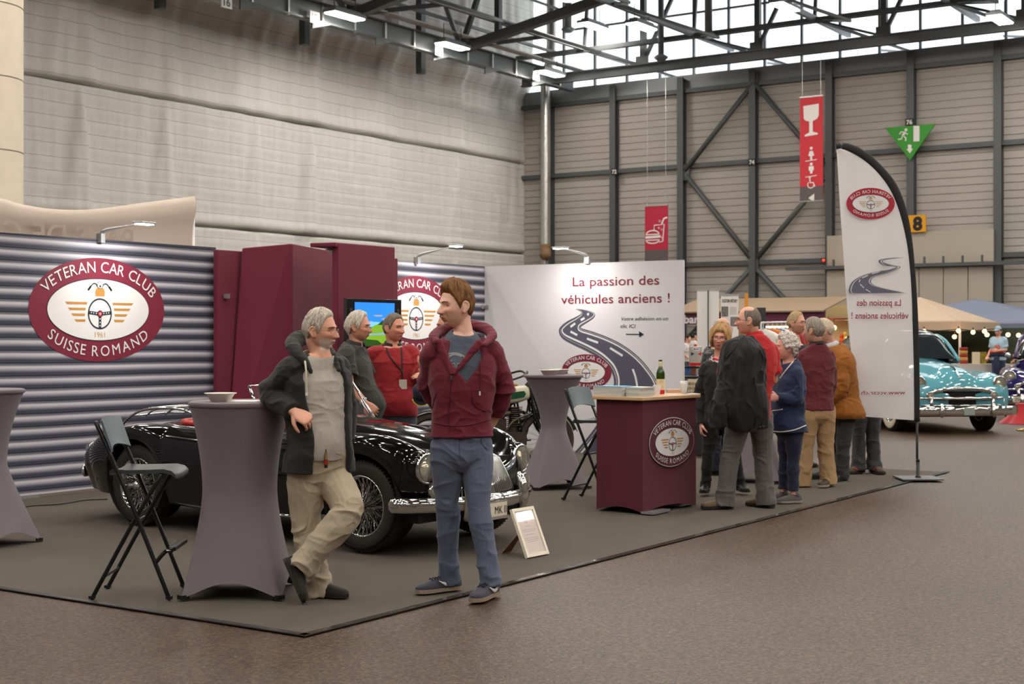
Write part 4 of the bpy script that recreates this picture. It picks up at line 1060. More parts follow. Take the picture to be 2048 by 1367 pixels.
def round_lamp(parent, name, c, r, d=(0, 1, 0), depth=.05, rimw=.014):
    c = np.asarray(c, float); d = nrm(d)
    h = MB(); h.lathe([(r, -depth*1.6), (r+rimw, -.01), (r+rimw, .008), (r+rimw*.3, .016), (r, .012)], 32, None, c, d, False); o = h.build(name, M_CHROME, parent, smooth=True)
    MB().lathe([(0, -depth), (r*.6, -depth*.7), (r*.98, .004)], 32, None, c, d).build('reflector', M_REFL, o, smooth=True)
    b = MB(); b.lathe([(r, .010), (r*.86, .026), (r*.55, .038), (0, .044)], 32, None, c, d)
    for s in np.linspace(-.7, .7, 7):
        x = np.cross(d, UP); hh = math.sqrt(max(0, .85-s*s))*r
        b.tube([c+x*s*r-UP*hh+d*.022, c+x*s*r+d*.034, c+x*s*r+UP*hh+d*.022], .0016, 4)
    b.build('lens', M_LENS, o, smooth=True); return o

def black_roadster():
    fx = (8.35, 6.35+1.194); car = thing('roadster', 'black open two-seat sports car with chrome wire wheels and red seats', 'car', (8.38, 7.545, .02), math.radians(177))
    T = [(1.77,.50,.06,.49,.12,.485,.16,.43,.10,.37),(1.73,.585,.16,.56,.30,.55,.38,.45,.30,.32),(1.665,.645,.24,.605,.44,.64,.555,.48,.46,.29),(1.585,.69,.30,.65,.53,.715,.655,.50,.56,.27),
         (1.42,.745,.36,.69,.56,.785,.71,.52,.64,.26),(1.19,.80,.40,.735,.57,.81,.735,.53,.67,.25),(.95,.835,.44,.76,.575,.805,.738,.53,.68,.22),(.65,.865,.47,.78,.58,.79,.738,.52,.68,.20),
         (.42,.885,.50,.80,.585,.78,.738,.52,.68,.19),(0,.84,.50,.79,.59,.775,.738,.51,.68,.19),(-.5,.82,.50,.785,.595,.78,.738,.50,.68,.19),(-.8,.83,.46,.765,.60,.79,.74,.52,.68,.20),
         (-1.19,.81,.42,.75,.605,.80,.745,.53,.68,.22),(-1.5,.775,.38,.705,.59,.76,.725,.52,.66,.22),(-1.8,.70,.32,.63,.545,.66,.67,.48,.59,.23),(-2.0,.58,.24,.53,.43,.54,.54,.43,.46,.27),(-2.1,.48,.10,.46,.18,.455,.24,.41,.18,.36)]
    cut = lambda c: -.98 < c[1] < .12 and abs(c[0]) < .50-.10*max(0, (-.77-c[1])/.2)**2 and c[2] > .6
    b, A = body_shell(T, [(1.194, .315, .365), (-1.194, .315, .365)], cut=cut)
    M_BLK = paint('black_paint', (10, 10, 11))
    b.build('body', M_BLK, car, auto=50)
    # underside, cockpit and trim
    MB().box((0, 0, .30), (1.2, 3.3, .16)).box((0, 0, .45), (.9, 2.2, .2)).box((0, 1.3, .5), (.7, .8, .25)).build('chassis', M_UNDER, car)
    f = MB(); rim_ = []
    for y in np.linspace(-.94, .12, 18): rim_.append((.50-.10*max(0, (-.77-y)/.2)**2, y))
    rim_ = rim_+[(x, .125) for x in np.linspace(.45, -.45, 8)]+[(-x, y) for x, y in rim_[::-1]]+[(x, -.98) for x in np.linspace(-.38, .38, 8)]
    pts = [(x, y, .815+.03*max(0, (y+.32)/.44)**2-.012*abs(x)/.5) for x, y in rim_]
    f.tube(pts, .026, 10, closed=True); f.build('cockpit_rim', M_RLEATHER, car, smooth=True)
    inner = np.array([[(p[0]*s, p[1]*s if s > .5 else p[1], z) for s, z in ((1.0, .81), (.99, .5), (.96, .30))] for p in pts]); f = MB(); f.grid(inner, None, closeu=True); f.box((0, -.37, .30), (1.0, 1.0, .03)); f.build('cockpit_lining', M_RLEATHER, car)
    for s in (-1, 1):
        seat = MB(); seat.tube([(s*.25, -.37, .42), (s*.25, -.02, .46)], [(.2, .07), (.2, .06)], 16, sub=4, ref=(1, 0, 0), flat=.6, rnd=True)
        so = seat.build('seat', M_RLEATHER, car, smooth=True)
        MB().tube([(s*.25, -.52, .42), (s*.25, -.60, .6), (s*.25, -.68, .80), (s*.25, -.70, .86)], [(.21, .07), (.215, .065), (.20, .05), (.15, .035)], 16, sub=4, ref=(1, 0, 0), flat=.65, rnd=True).build('seat_back', M_RLEATHER, so, smooth=True)
    sw = MB(); c = np.array([.26, -.14, .74]); d = nrm((0, -.9, .42)); x = np.array([1., 0, 0]); y = np.cross(d, x)
    sw.tube([c+x*.19*math.cos(a)+y*.19*math.sin(a) for a in np.linspace(0, 2*PI, 30, endpoint=False)], .011, 8, closed=True)
    for a in (0, 2.1, 4.2): sw.tube([c, c+x*.19*math.cos(a)+y*.19*math.sin(a)], .007, 6)
    sw.tube([c, c-d*.3], .015, 8); sw.build('steering_wheel', M_BLACK, car, smooth=True)
    # wheels
    for yy in (1.194, -1.194):
        for s in (-1, 1): wire_wheel(car, (s*.615, yy, .315), s, steer=0.0)
    # headlamps, side lamps
    for s in (-1, 1):
        MB().tube([(s*.53, 1.38, .615), (s*.532, 1.55, .60), (s*.532, 1.655, .59)], [.07, .108, .112], 24, sub=3).build('headlamp_pod', M_BLK, car, smooth=True)
        round_lamp(car, 'headlamp', (s*.532, 1.665, .588), .092, (s*.05, 1, .02), .06)
        round_lamp(car, 'side_lamp', (s*.51, 1.715, .435), .043, (s*.1, 1, 0), .03, .009)
    # grille: chrome surround with fine upright slats, parted in the middle
    def gs(x, z): return 1.80-.50*x*x-.52*max(0, z-.40)**1.15-(.02)*max(0, .40-z)
    z0, z1 = .355, .635
    def gx(q): return .285-.03*q-.055*q*q               # half width at height q
    out = [(gx(q), z0+(z1-z0)*q) for q in np.linspace(0, .9, 9)]+[(.16, z1+.0), (.06, z1+.012)]
    out = out+[(-x, z) for x, z in out[::-1]]+[(x, z0-.012) for x in np.linspace(-.2, .2, 5)]
    f = MB(); f.tube([(x, gs(x, z)+.012, z) for x, z in out], .014, 8, closed=True); f.tube([(0, gs(0, z)+.02, z) for z in np.linspace(z0, z1, 8)], .013, 8); go = f.build('grille_surround', M_CHROME, car, smooth=True)
    f = MB()
    for k in range(1, 13):
        for s in (-1, 1):
            x = s*k*.0215; qs = [q for q in np.linspace(0, 1, 9) if gx(q) > abs(x)-.0]
            pz = [(x*(1-.20*q), gs(x*(1-.2*q), z0+(z1-z0)*q)+.018, z0+(z1-z0)*q) for q in np.linspace(0, .97, 8)]
            f.tube(pz, [(.0035, .012)]*8, 6, ref=(1, 0, 0))
    f.build('grille_slats', M_CHROME, go, smooth=True)
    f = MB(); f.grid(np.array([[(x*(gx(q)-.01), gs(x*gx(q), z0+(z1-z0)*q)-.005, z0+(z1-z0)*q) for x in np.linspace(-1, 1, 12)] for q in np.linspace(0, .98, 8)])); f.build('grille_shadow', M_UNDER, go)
    # bumper with over-riders and plate
    bp = [(x, 1.885-.50*x*x-.25*abs(x)**5, .345) for x in np.linspace(-.70, .70, 23)]; bp = [(-.735, 1.53, .345)]+bp+[(.735, 1.53, .345)]
    f = MB(); f.tube(bp, [(.020, .052)]*len(bp), 14, ref=None, rnd=True); f.tube([(p[0], p[1]+.014, p[2]+.012) for p in bp], [(.018, .018)]*len(bp), 10, rnd=True); bo = f.build('front_bumper', M_CHROME, car, smooth=True)
    for s in (-1, 1): MB().tube([(s*.31, 1.83, .24), (s*.31, 1.855, .33), (s*.31, 1.845, .44), (s*.31, 1.81, .50)], [(.028, .028), (.036, .045), (.034, .04), (.022, .02)], 14, sub=4, rnd=True).build('over_rider', M_CHROME, bo, smooth=True)
    pl_ = MB(); pl_.box((.13, 1.915, .285), (.32, .012, .10), mat('plate_cream', (226, 216, 196), .5)); pl_.box((.13, 1.917, .233), (.34, .03, .02), M_CHROME).box((.13, 1.91, .34), (.34, .02, .012), M_CHROME); po = pl_.build('number_plate', None, car)
    A_ = Art(); A_.text('MK II', (-.045, -.028), .055, M_INK, 1, align=.5, wid=.13); A_.put('plate_text', on_plane((0, 1.922, .287), (-1, 0, 0), UP, .001), po)
    # windscreen
    wb = [(x, .23-.20*x*x, .865-.06*abs(x)) for x in np.linspace(-.60, .60, 9)]; wt = [(x*.93, .0-.14*x*x, 1.125-.02*abs(x)) for x in np.linspace(-.60, .60, 9)]
    f = MB(); f.tube(wb+wt[::-1], .0115, 8, closed=True)
    for s in (-1, 1):
        f.tube([(s*.60, .12, .83), (s*.60, .22, .82), (s*.60, .10, .79)], .014, 8); f.tube([(s*.585, .03, .97), (s*.60, .14, .81)], .012, 8)
        f.tube([(s*.12, .28, .87), (s*.13, .18, .92), (s*.05, .12, 1.0)], .006, 6)
    wo = f.build('windscreen_frame', M_CHROME, car, smooth=True)
    f = MB(); f.grid(np.array([wb, wt])); f.build('windscreen_glass', M_WINDSCR, wo, smooth=True)
    # luggage rack on the boot
    f = MB()
    for s in (-.36, .36): f.tube([(s, -.86, .86), (s, -1.1, .905), (s, -1.5, .885), (s, -1.72, .80), (s, -1.8, .72)], .010, 8, sub=3)
    for x in (-.2, 0, .2): f.tube([(x, -.95, .895), (x, -1.5, .89), (x, -1.68, .82)], .008, 8, sub=3)
    for y, z in ((-.9, .885), (-1.15, .912), (-1.45, .895), (-1.68, .825)): f.tube([(-.36, y, z), (0, y, z+.012), (.36, y, z)], .009, 8, sub=3)
    f.build('luggage_rack', M_CHROME, car, smooth=True)
    # chrome strips, handles, tail lamps, rear bumper, filler
    for s in (-1, 1):
        f = MB(); f.tube([(s*.645, .10, .795), (s*.648, -.2, .785), (s*.65, -.7, .79), (s*.62, -.88, .80)], .008, 6, sub=4); f.tube([(s*.66, .62, .775), (s*.665, .50, .77)], .012, 8, rnd=True); f.build('side_trim', M_CHROME, car, smooth=True)
        MB().lathe([(.05, 0), (.055, .02), (.04, .07), (0, .085)], 20, None, (s*.47, -2.0, .55), (s*.25, -1, .1)).build('tail_lamp', M_CHROME, car, smooth=True)
        MB().tube([(s*.685, .55, .20), (s*.69, 0, .185), (s*.685, -.75, .20)], .012, 8).build('sill_strip', M_CHROME, car, smooth=True)
    bp = [(x, -2.12+.30*x*x, .37) for x in np.linspace(-.56, .56, 15)]; MB().tube(bp, [(.02, .05)]*15, 12, rnd=True).build('rear_bumper', M_CHROME, car, smooth=True)
    # wheel wells
    for yy in (1.194, -1.194):
        for s in (-1, 1): MB().lathe([(.345, -.14), (.345, .10), (.0, .10)], 28, None, (s*.56, yy, .375), (-s, 0, 0), False).build('wheel_well', M_UNDER, car)
    return car
black_roadster()

def saloon(p, yaw, rgb, roof_rgb, label, plate=None, pname='car_paint'):
    """rounded post-war American saloon, nose towards +y"""
    d = face(yaw); car = thing('saloon_car', label, 'car', (p[0], p[1], 0), math.atan2(d[1], d[0])-PI/2)
    T = [(2.30,.62,.16,.615,.36,.60,.50,.54,.44,.42),(2.25,.78,.24,.74,.50,.70,.70,.55,.66,.36),(2.16,.91,.32,.84,.58,.84,.82,.60,.80,.34),(2.0,1.0,.38,.88,.63,.92,.885,.64,.86,.33),(1.7,1.06,.42,.92,.66,.95,.915,.66,.89,.32),
         (1.4,1.10,.46,.95,.68,.96,.92,.66,.90,.30),(1.0,1.13,.50,.99,.70,.97,.925,.66,.90,.28),(.75,1.15,.56,1.04,.72,.985,.925,.66,.90,.27),(.3,1.12,.6,1.06,.74,1.0,.92,.66,.90,.26),(-.8,1.12,.6,1.06,.74,1.0,.92,.66,.90,.26),
         (-1.4,1.12,.56,1.02,.72,.97,.92,.66,.9,.30),(-2.0,1.02,.46,.93,.66,.90,.88,.62,.82,.34),(-2.4,.84,.36,.78,.55,.75,.74,.56,.64,.38),(-2.5,.7,.2,.66,.36,.64,.5,.52,.4,.42)]
    MP = paint(pname, rgb)
    b, A = body_shell(T, [(1.46, .35, .42), (-1.46, .35, .42)], dy=.05); b.build('body', MP, car, auto=50)
    MB().box((0, 0, .36), (1.4, 4.0, .22)).build('chassis', M_UNDER, car)
    for yy in (1.46, -1.46):
        for s in (-1, 1): wire_wheel(car, (s*.74, yy, .35), s, .35, .18, .20, ww=True, spokes=False)
    # cabin: dark glass house under a rounded roof
    secs = []
    for y, zt, zb_, w0, w1 in ((.72, 1.14, 1.12, .60, .60), (.55, 1.30, 1.1, .55, .68), (.30, 1.50, 1.08, .56, .72), (.05, 1.60, 1.05, .58, .74), (-.4, 1.65, 1.05, .58, .75), (-.9, 1.62, 1.05, .56, .74), (-1.3, 1.5, 1.05, .52, .70), (-1.6, 1.3, 1.05, .46, .62), (-1.8, 1.1, 1.04, .4, .5)):
        h = zt-zb_; pr = [(-w1, zb_), (-w1*.98, zb_+h*.3), (-w0-.03, zb_+h*.78), (-w0*.75, zb_+h*.97), (0, zt), (w0*.75, zb_+h*.97), (w0+.03, zb_+h*.78), (w1*.98, zb_+h*.3), (w1, zb_)]
        q = cr(pr, 4); secs.append(np.stack([q[:, 0], np.full(len(q), y), q[:, 1]], 1))
    S = np.array(secs); S = np.stack([cr(S[:, j], 4) for j in range(S.shape[1])], 1)
    b = MB(); b.grid(S, mat('dark_cabin_glass', (34, 40, 42), .04, coat=1)); b.build('cabin_glass', None, car, smooth=True)
    n = S.shape[1]; MR = paint('roof_paint_%d%d' % (roof_rgb[0], roof_rgb[2]), roof_rgb)
    sel = [i for i in range(S.shape[0]) if S[i, n//2, 1] < .27]; R_ = S[sel][:, int(n*.24):int(n*.77)]+(0, 0, .014)
    b = MB(); b.grid(R_); b.build('roof', MR, car, smooth=True)
    f = MB(); i0 = sel[0]
    for j in (int(n*.1), n//2, int(n*.9)-1): f.tube([S[i, j]+(0, 0.012, .006) for i in range(2, i0+1)], .018 if j != n//2 else .012, 6)
    f.tube([S[i0, j]+(0, .01, .012) for j in range(int(n*.1), int(n*.9))], .02, 6); f.build('windscreen_trim', M_CHROME, car, smooth=True)
    for s in (-1, 1):
        f = MB(); f.tube([(s*.735, .62, 1.1), (s*.70, .2, 1.42), (s*.66, -.1, 1.53)], .03, 6, sub=3); f.tube([(s*.745, -.35, 1.05), (s*.66, -.35, 1.56)], .03, 6); f.tube([(s*.75, .6, 1.09), (s*.76, -1.2, 1.07)], .018, 6); f.build('door_pillar', MP, car, smooth=True)
        round_lamp(car, 'headlamp', (s*.665, 2.20, .775), .10, (s*.08, 1, .03), .06, .018)
        round_lamp(car, 'parking_lamp', (s*.52, 2.30, .60), .045, (0, 1, 0), .04, .014)
    MB().lathe([(0, .02), (.05, .03), (.06, 0), (.03, -.06), (0, -.08)], 16, None, (.86, .62, 1.14), (0, 1, 0)).build('door_mirror', M_CHROME, car, smooth=True)
    def curve(z, w_, y0, k=.16): return [(x, y0-k*(x/.75)**2, z-.0*abs(x)) for x in np.linspace(-w_, w_, 15)]
    f = MB(); f.tube([(x, 2.34-.13*(x/.75)**2, .70-.09*abs(x/.56)**3) for x in np.linspace(-.56, .56, 15)], [(.02, .032)]*15, 10, rnd=True)
    f.tube(curve(.55, .72, 2.37), [(.02, .026)]*15, 10, rnd=True); f.tube(curve(.44, .74, 2.36), [(.018, .018)]*15, 10, rnd=True)
    for s in (-1, 1):
        for x in (.5, .71): f.tube([(s*x, 2.37-.16*(x/.75)**2, .54), (s*x, 2.36-.16*(x/.75)**2, .40)], .03 if x == .5 else .02, 10)
    f.build('grille_bars', M_CHROME, car, smooth=True)
    f = MB(); f.grid(np.array([[(x, 2.315-.16*(x/.75)**2, z) for x in np.linspace(-.72, .72, 15)] for z in (.40, .50, .56)])); f.grid(np.array([[(x, 2.312-.15*(x/.75)**2, z) for x in np.linspace(-.5, .5, 15)] for z in (.56, .66)])); f.build('grille_opening', M_UNDER, car)
    bp = [(x, 2.50-.20*(x/.9)**2-.12*abs(x/.95)**8, .36) for x in np.linspace(-.96, .96, 21)]
    f = MB(); f.tube(bp, [(.03, .075)]*21, 14, rnd=True)
    for s in (-1, 1): f.tube([(s*.42, 2.49, .28), (s*.42, 2.52, .36), (s*.42, 2.49, .47)], [(.03, .02), (.045, .035), (.025, .02)], 12, sub=3, rnd=True)
    bo = f.build('front_bumper', M_CHROME, car, smooth=True)
    if plate:
        q = MB().box((.42, 2.50, .38), (.32, .012, .10), mat('old_plate', (214, 206, 186), .5)).build('number_plate', None, car)
        B = Art(); B.text(plate, (0, -.03), .06, M_INK, 1, align=.5, wid=.26); B.put('plate_text', on_plane((.42, 2.507, .38), (-1, 0, 0), UP, .001), q)
    else: MB().box((0, 2.54, .36), (.17, .012, .11), mat('badge_grey', (150, 160, 156), .5)).build('bumper_badge', None, car)
    MB().slab([(-.035, 2.19, .80), (.035, 2.19, .80), (.0, 2.16, .95)], (0, 1, .2), .03).tube([(0, 2.22, .86), (0, 2.0, 1.015), (0, 1.6, 1.06)], [(.012, .012), (.014, .014), (.004, .004)], 8, sub=3).build('hood_ornament', M_CHROME, car)
    MB().tube([(.7, 0.9, .98), (.85, .6, .9), (.925, 0, .80), (.925, -1.2, .78)], .012, 6, sub=3).tube([(-.925, .6, .8), (-.925, -1.2, .78)], .012, 6).build('side_trim', M_CHROME, car, smooth=True)
    return car
pc_ = FWD*24.5+RGT*6.63
saloon(pc_, 8, (92, 158, 172), (24, 26, 28), 'light blue rounded saloon car with chrome grille behind the feather flag', pname='sky_blue_paint')
pd_ = FWD*27.8+RGT*10.55
saloon(pd_, -25, (42, 36, 92), (42, 36, 92), 'dark violet-blue saloon car cut by the right edge of the picture', plate='ZH 203', pname='violet_paint')

# ------------------------------------------------------------------ old motorcycle by the white wall
def motorcycle():
    ax = nrm(FWD*.30+RGT*.95); c = P(1092, 700, 16.1)-ax*.66; a = math.atan2(ax[1], ax[0])
    m = thing('motorcycle', 'old black motorcycle with cream and green tank by the white wall', 'motorcycle', (c[0], c[1], .016), a)
    MF = mat('frame_black', (20, 19, 18), .4); ME = mat('engine_grey', (84, 76, 66), .45, .7, var=.2, vscale=20); MC = mat('tank_cream', (206, 200, 176), .35, coat=.4); MG = mat('tank_green', (20, 78, 52), .35, coat=.4)
    for i, (x, nm) in enumerate(((-.66, 0), (.66, 1))):
        w_ = bpy.data.objects.new('wheel', None); col.objects.link(w_); w_.parent = m; w_.location = (x, 0, .33)
        MB().lathe([(.265, -.03), (.29, -.038), (.325, -.022), (.33, 0), (.325, .022), (.29, .038), (.265, .03)], 48, None, (0, 0, 0), (0, 1, 0), False).build('tyre', mat('old_tyre', (66, 56, 46), .85, bump=.3, bscale=120), w_, smooth=True)
        MB().lathe([(.27, -.025), (.25, -.02), (.245, 0), (.25, .02), (.27, .025)], 40, None, (0, 0, 0), (0, 1, 0), False).build('rim', MF, w_, smooth=True)
        b = MB()
        for k in range(36): t = k/36*2*PI; t2 = t+(.5 if k % 2 else -.5); b.tube([(.03*math.cos(t), .035*(1 if k % 4 < 2 else -1), .03*math.sin(t)), (.25*math.cos(t2), 0, .25*math.sin(t2))], .0018, 4)
        b.build('spokes', M_GALV, w_); MB().lathe([(.03, -.06), (.045, -.04), (.045, .04), (.03, .06)], 18, None, (0, 0, 0), (0, 1, 0)).build('hub', ME, w_, smooth=True)
        f = MB(); n = 18; A_ = np.array([[(.365*math.cos(t), y, .365*math.sin(t)-.0*(y*8)**2-.012*(abs(y)/.05)**2) for y in (-.065, -.04, 0, .04, .065)] for t in np.linspace(.3 if nm else .5, 3.0 if nm else 3.3, n)]); f.grid(A_+np.array([x, 0, .33])); o = f.build('mudguard', MF, m, smooth=True)
        s_ = o.modifiers.new('t', 'SOLIDIFY'); s_.thickness = .004
    f = MB(); T_ = lambda *p, r=.014: f.tube(p, r, 8)
    for s in (-1, 1): T_((.66, s*.06, .33), (.50, s*.055, .80), (.44, s*.05, .96), r=.013); T_((-.66, s*.06, .33), (-.2, s*.04, .36)); T_((-.66, s*.06, .33), (-.28, s*.03, .74), r=.01)
    T_((.44, 0, .92), (.05, 0, .80), (-.28, 0, .74)); T_((.47, 0, .80), (.38, 0, .40), (.2, 0, .25)); T_((-.28, 0, .74), (-.18, 0, .30), (.2, 0, .25)); T_((.45, 0, .98), (.47, 0, .78), r=.022)
    f.build('frame', MF, m, smooth=True)
    f = MB(); f.tube([(.45, 0, 1.0), (.43, 0, 1.06)], .016, 8)
    for s in (-1, 1): f.tube([(.43, 0, 1.06), (.40, s*.12, 1.10), (.30, s*.30, 1.06), (.10, s*.36, 1.0)], .012, 8, sub=4); f.tube([(.14, s*.355, 1.01), (.02, s*.37, .98)], .018, 10, rnd=True); f.tube([(.2, s*.34, 1.03), (.06, s*.39, 1.03)], .005, 6)
    f.build('handlebar', MF, m, smooth=True)
    tk = MB(); tk.tube([(.12, 0, .82), (.27, 0, .84), (.42, 0, .865)], [(.08, .08), (.105, .095), (.085, .08)], 20, sub=5, ref=(0, 1, 0), flat=.6, rnd=True); to = tk.build('fuel_tank', MC, m, smooth=True)
    for s in (-1, 1):
        A_ = Art(); A_.poly([(-.045, -.042), (.12, -.035), (.14, .0), (.12, .035), (-.045, .036)], MG, 1); A_.poly([(-.10, -.03), (-.06, -.038), (-.06, .034), (-.10, .025)], MG, 1); A_.put('tank_panel', on_plane((.25, s*.110, .838), (1, 0, .1), UP, .003*s), to, flip=s < 0)
    MB().lathe([(.022, 0), (.03, .005), (.03, .03), (0, .035)], 16, None, (.3, 0, .93)).build('filler_cap', mat('brass', (168, 132, 70), .35, .9), to, smooth=True)
    e = MB(); e.lathe([(.11, -.06), (.13, -.03), (.13, .03), (.11, .06)], 24, None, (.12, 0, .33), (0, 1, 0)); e.lathe([(.09, -.05), (.1, 0), (.09, .05)], 20, None, (-.1, 0, .32), (0, 1, 0))
    e.tube([(.13, 0, .42), (.15, 0, .7)], .055, 16)
    for z in np.arange(.5, .72, .022): e.lathe([(.085, 0), (.088, .004), (.085, .008)], 20, None, (.135+(z-.42)*.07, 0, z))
    e.tube([(.2, .03, .66), (.32, .09, .60), (.30, .13, .36), (0, .14, .26), (-.7, .15, .26)], .02, 10, sub=5); e.tube([(.08, -.05, .64), (-.02, -.06, .62)], .03, 10); e.tube([(-.02, .08, .45), (.05, .1, .62), (.2, .09, .70)], .012, 8, sub=4).tube([(.0, -.09, .40), (.1, -.11, .55), (.28, -.08, .62)], .014, 8, sub=4).box((-.03, 0, .5), (.14, .10, .16)).box((.1, -.12, .36), (.30, .03, .14))
    V_ = e.v; e.v = [q_+np.array([.14, 0, 0]) for q_ in V_]; e.build('engine', ME, m, smooth=False, auto=40)
    f = MB()
    for s in (-1, 1):
        f.tube([(.66, s*.065, .33), (.50, s*.07, .60), (.46, s*.06, .95)], .014, 8, sub=2); f.tube([(.60, s*.06, .42), (.44, s*.05, .90)], .010, 8); f.tube([(.36, s*.05, .42), (.30, s*.06, .78)], .012, 8); f.tube([(-.1, s*.09, .30), (.46, s*.06, .34)], .012, 8)
    for z in np.arange(.60, .86, .03): f.lathe([(.028, -.006), (.034, 0), (.028, .006)], 12, None, (.52-.16*(z-.6), 0, z))
    f.tube([(.1, 0, .5), (.25, 0, .74), (.42, 0, .80)], .02, 8).box((.05, 0, .68), (.22, .12, .10)); f.build('girder_fork', MF, m, smooth=False, auto=40)
    MB().tube([(-.42, 0, .80), (-.25, 0, .83), (-.12, 0, .82)], [(.11, .02), (.10, .035), (.05, .02)], 16, sub=4, ref=(0, 1, 0), rnd=True).tube([(-.3, 0, .80), (-.3, 0, .72)], .02, 8).build('saddle', mat('old_leather', (52, 38, 28), .6), m, smooth=True)
    MB().lathe([(.02, -.09), (.07, -.03), (.08, 0), (.06, .02), (0, .03)], 24, None, (.58, 0, .90), (1, 0, -.05)).build('headlight', MF, m, smooth=True)
    f = MB(); f.tube([(.05, -.13, .27), (.05, .15, .27)], .012, 8).tube([(-.1, .1, .28), (-.22, .17, .02)], .012, 8).tube([(-.05, .1, .28), (-.16, -.17, .0)], .012, 8); f.build('stand', MF, m)
    return m
motorcycle()
# ================================================================== people
def remesh(mb, voxel, smooth_it=2, name='m'):
    me = mb.mesh(name); o = bpy.data.objects.new('tmp', me); col.objects.link(o)
    r = o.modifiers.new('r', 'REMESH'); r.mode = 'VOXEL'; r.voxel_size = voxel; r.use_smooth_shade = True
    if smooth_it:
        s = o.modifiers.new('s', 'SMOOTH'); s.iterations = smooth_it; s.factor = .5
    dg = bpy.context.evaluated_depsgraph_get(); out = bpy.data.meshes.new_from_object(o.evaluated_get(dg))
    bpy.data.objects.remove(o); bpy.data.meshes.remove(me)
    return out
def get_v(me): a = np.zeros(len(me.vertices)*3); me.vertices.foreach_get('co', a); return a.reshape(-1, 3)
def get_n(me): a = np.zeros(len(me.vertices)*3); me.vertex_normals.foreach_get('vector', a); return a.reshape(-1, 3)
def set_v(me, v): me.vertices.foreach_set('co', np.asarray(v, np.float32).ravel()); me.update()
def put_col(me, rgb):
    at = me.color_attributes.new('Col', 'FLOAT_COLOR', 'POINT'); c = np.ones((len(rgb), 4), np.float32); c[:, :3] = rgb
    at.data.foreach_set('color', c.ravel())
def place(me, name, m, base, parent=None):
    set_v(me, get_v(me)-base)
    if m is not None: me.materials.clear(); me.materials.append(m)
    me.shade_smooth(); o = bpy.data.objects.new(name, me); col.objects.link(o)
    if parent is not None: o.parent = parent
    else: o.location = tuple(base)
    return o
M_SKIN = mat('skin', (220, 170, 145), .48, attr=True, bump=.04, bscale=220, spec=.35)
M_HAIR = mat('hair', (120, 120, 120), .6, attr=True, bump=.12, bscale=190, spec=.25)
M_CLOTH = {}
def cloth(name, rgb, rough=.85, **k):
    k.setdefault('bump', .12); k.setdefault('bscale', 220); k.setdefault('sheen', .12); k.setdefault('var', .06); k.setdefault('vscale', 9); k.setdefault('crease', .22)
    return mat(name, rgb, rough, **k)

# ---- head: a star-shaped surface with face relief, in local axes x (person's left), y (face), z (up); unit = metres at size 1
def head_points(az, ze, f):
    """az: 0 at the face, ze: polar angle from the crown"""
    x = np.sin(ze)*np.sin(az); y = np.sin(ze)*np.cos(az); z = np.cos(ze)
    zz = np.where(z > 0, z*.122, z*.118)
    X = x*.0765; Y = np.where(y > 0, y*.098, y*.104)
    dn = np.clip(-zz/.118, 0, 1)
    X = X*(1-.20*dn**1.6*np.clip((y+.5)/1., 0, 1)-.40*dn*np.clip(-y, 0, 1))*(1+f.get('jowl', 0)*np.exp(-((zz+.075)/.035)**2))
    Y = np.where(y < 0, Y*(1-.50*np.clip((-zz-.0)/.10, 0, 1)**1.2), Y)
    Y = np.where(y > 0, Y+.021*dn**1.2*y, Y)
    g = lambda cx, cz, sx, sz: np.exp(-((np.abs(X)-cx)/sx)**2-((zz-cz)/sz)**2)*(y > 0)
    g0 = lambda cz, sx, sz: np.exp(-(X/sx)**2-((zz-cz)/sz)**2)*(y > 0)
    fr = np.clip(y, 0, 1)
    Y = Y-.006*fr*np.exp(-((zz-.015)/.05)**2)*np.exp(-(X/.05)**2)                   # flatter face
    Y = Y+.0075*g(.026, .026, .024, .010)+.004*g0(.028, .02, .014)                   # brow
    Y = Y-.0135*g(.032, .003, .016, .014)                                            # eye hollows
    Y = Y+.0085*g(.040, -.024, .022, .016); X = X*(1+.05*np.exp(-((zz+.018)/.025)**2)*fr**.5)       # cheek bones
    t = np.clip((.022-zz)/.060, 0, 1); ridge = np.where((zz < .026) & (zz > -.046), np.sin(np.clip(t, 0, 1)*PI*.56)**1.2, 0)
    nose = f.get('nose', 1.0)
    Y = Y+nose*.027*ridge*np.exp(-(X/(.0085+.006*t))**2)*(y > 0)*np.where(zz < -.038, np.clip((zz+.050)/.012, 0, 1), 1)
    Y = Y+nose*.009*g(.013, -.034, .0075, .008)                                      # nostril wings
    Y = Y-.004*g0(-.050, .012, .006)
    Y = Y+.0095*g0(-.0600, .021, .0060)-.006*g0(-.0665, .026, .0026)+.0095*g0(-.0725, .019, .0062)     # lips
    Y = Y-.004*g0(-.084, .02, .006)+.0125*g0(-.100, .021, .013)                       # chin
    Y = Y-.003*g(.030, -.058, .007, .02)                                             # nasolabial
    return X, Y, zz
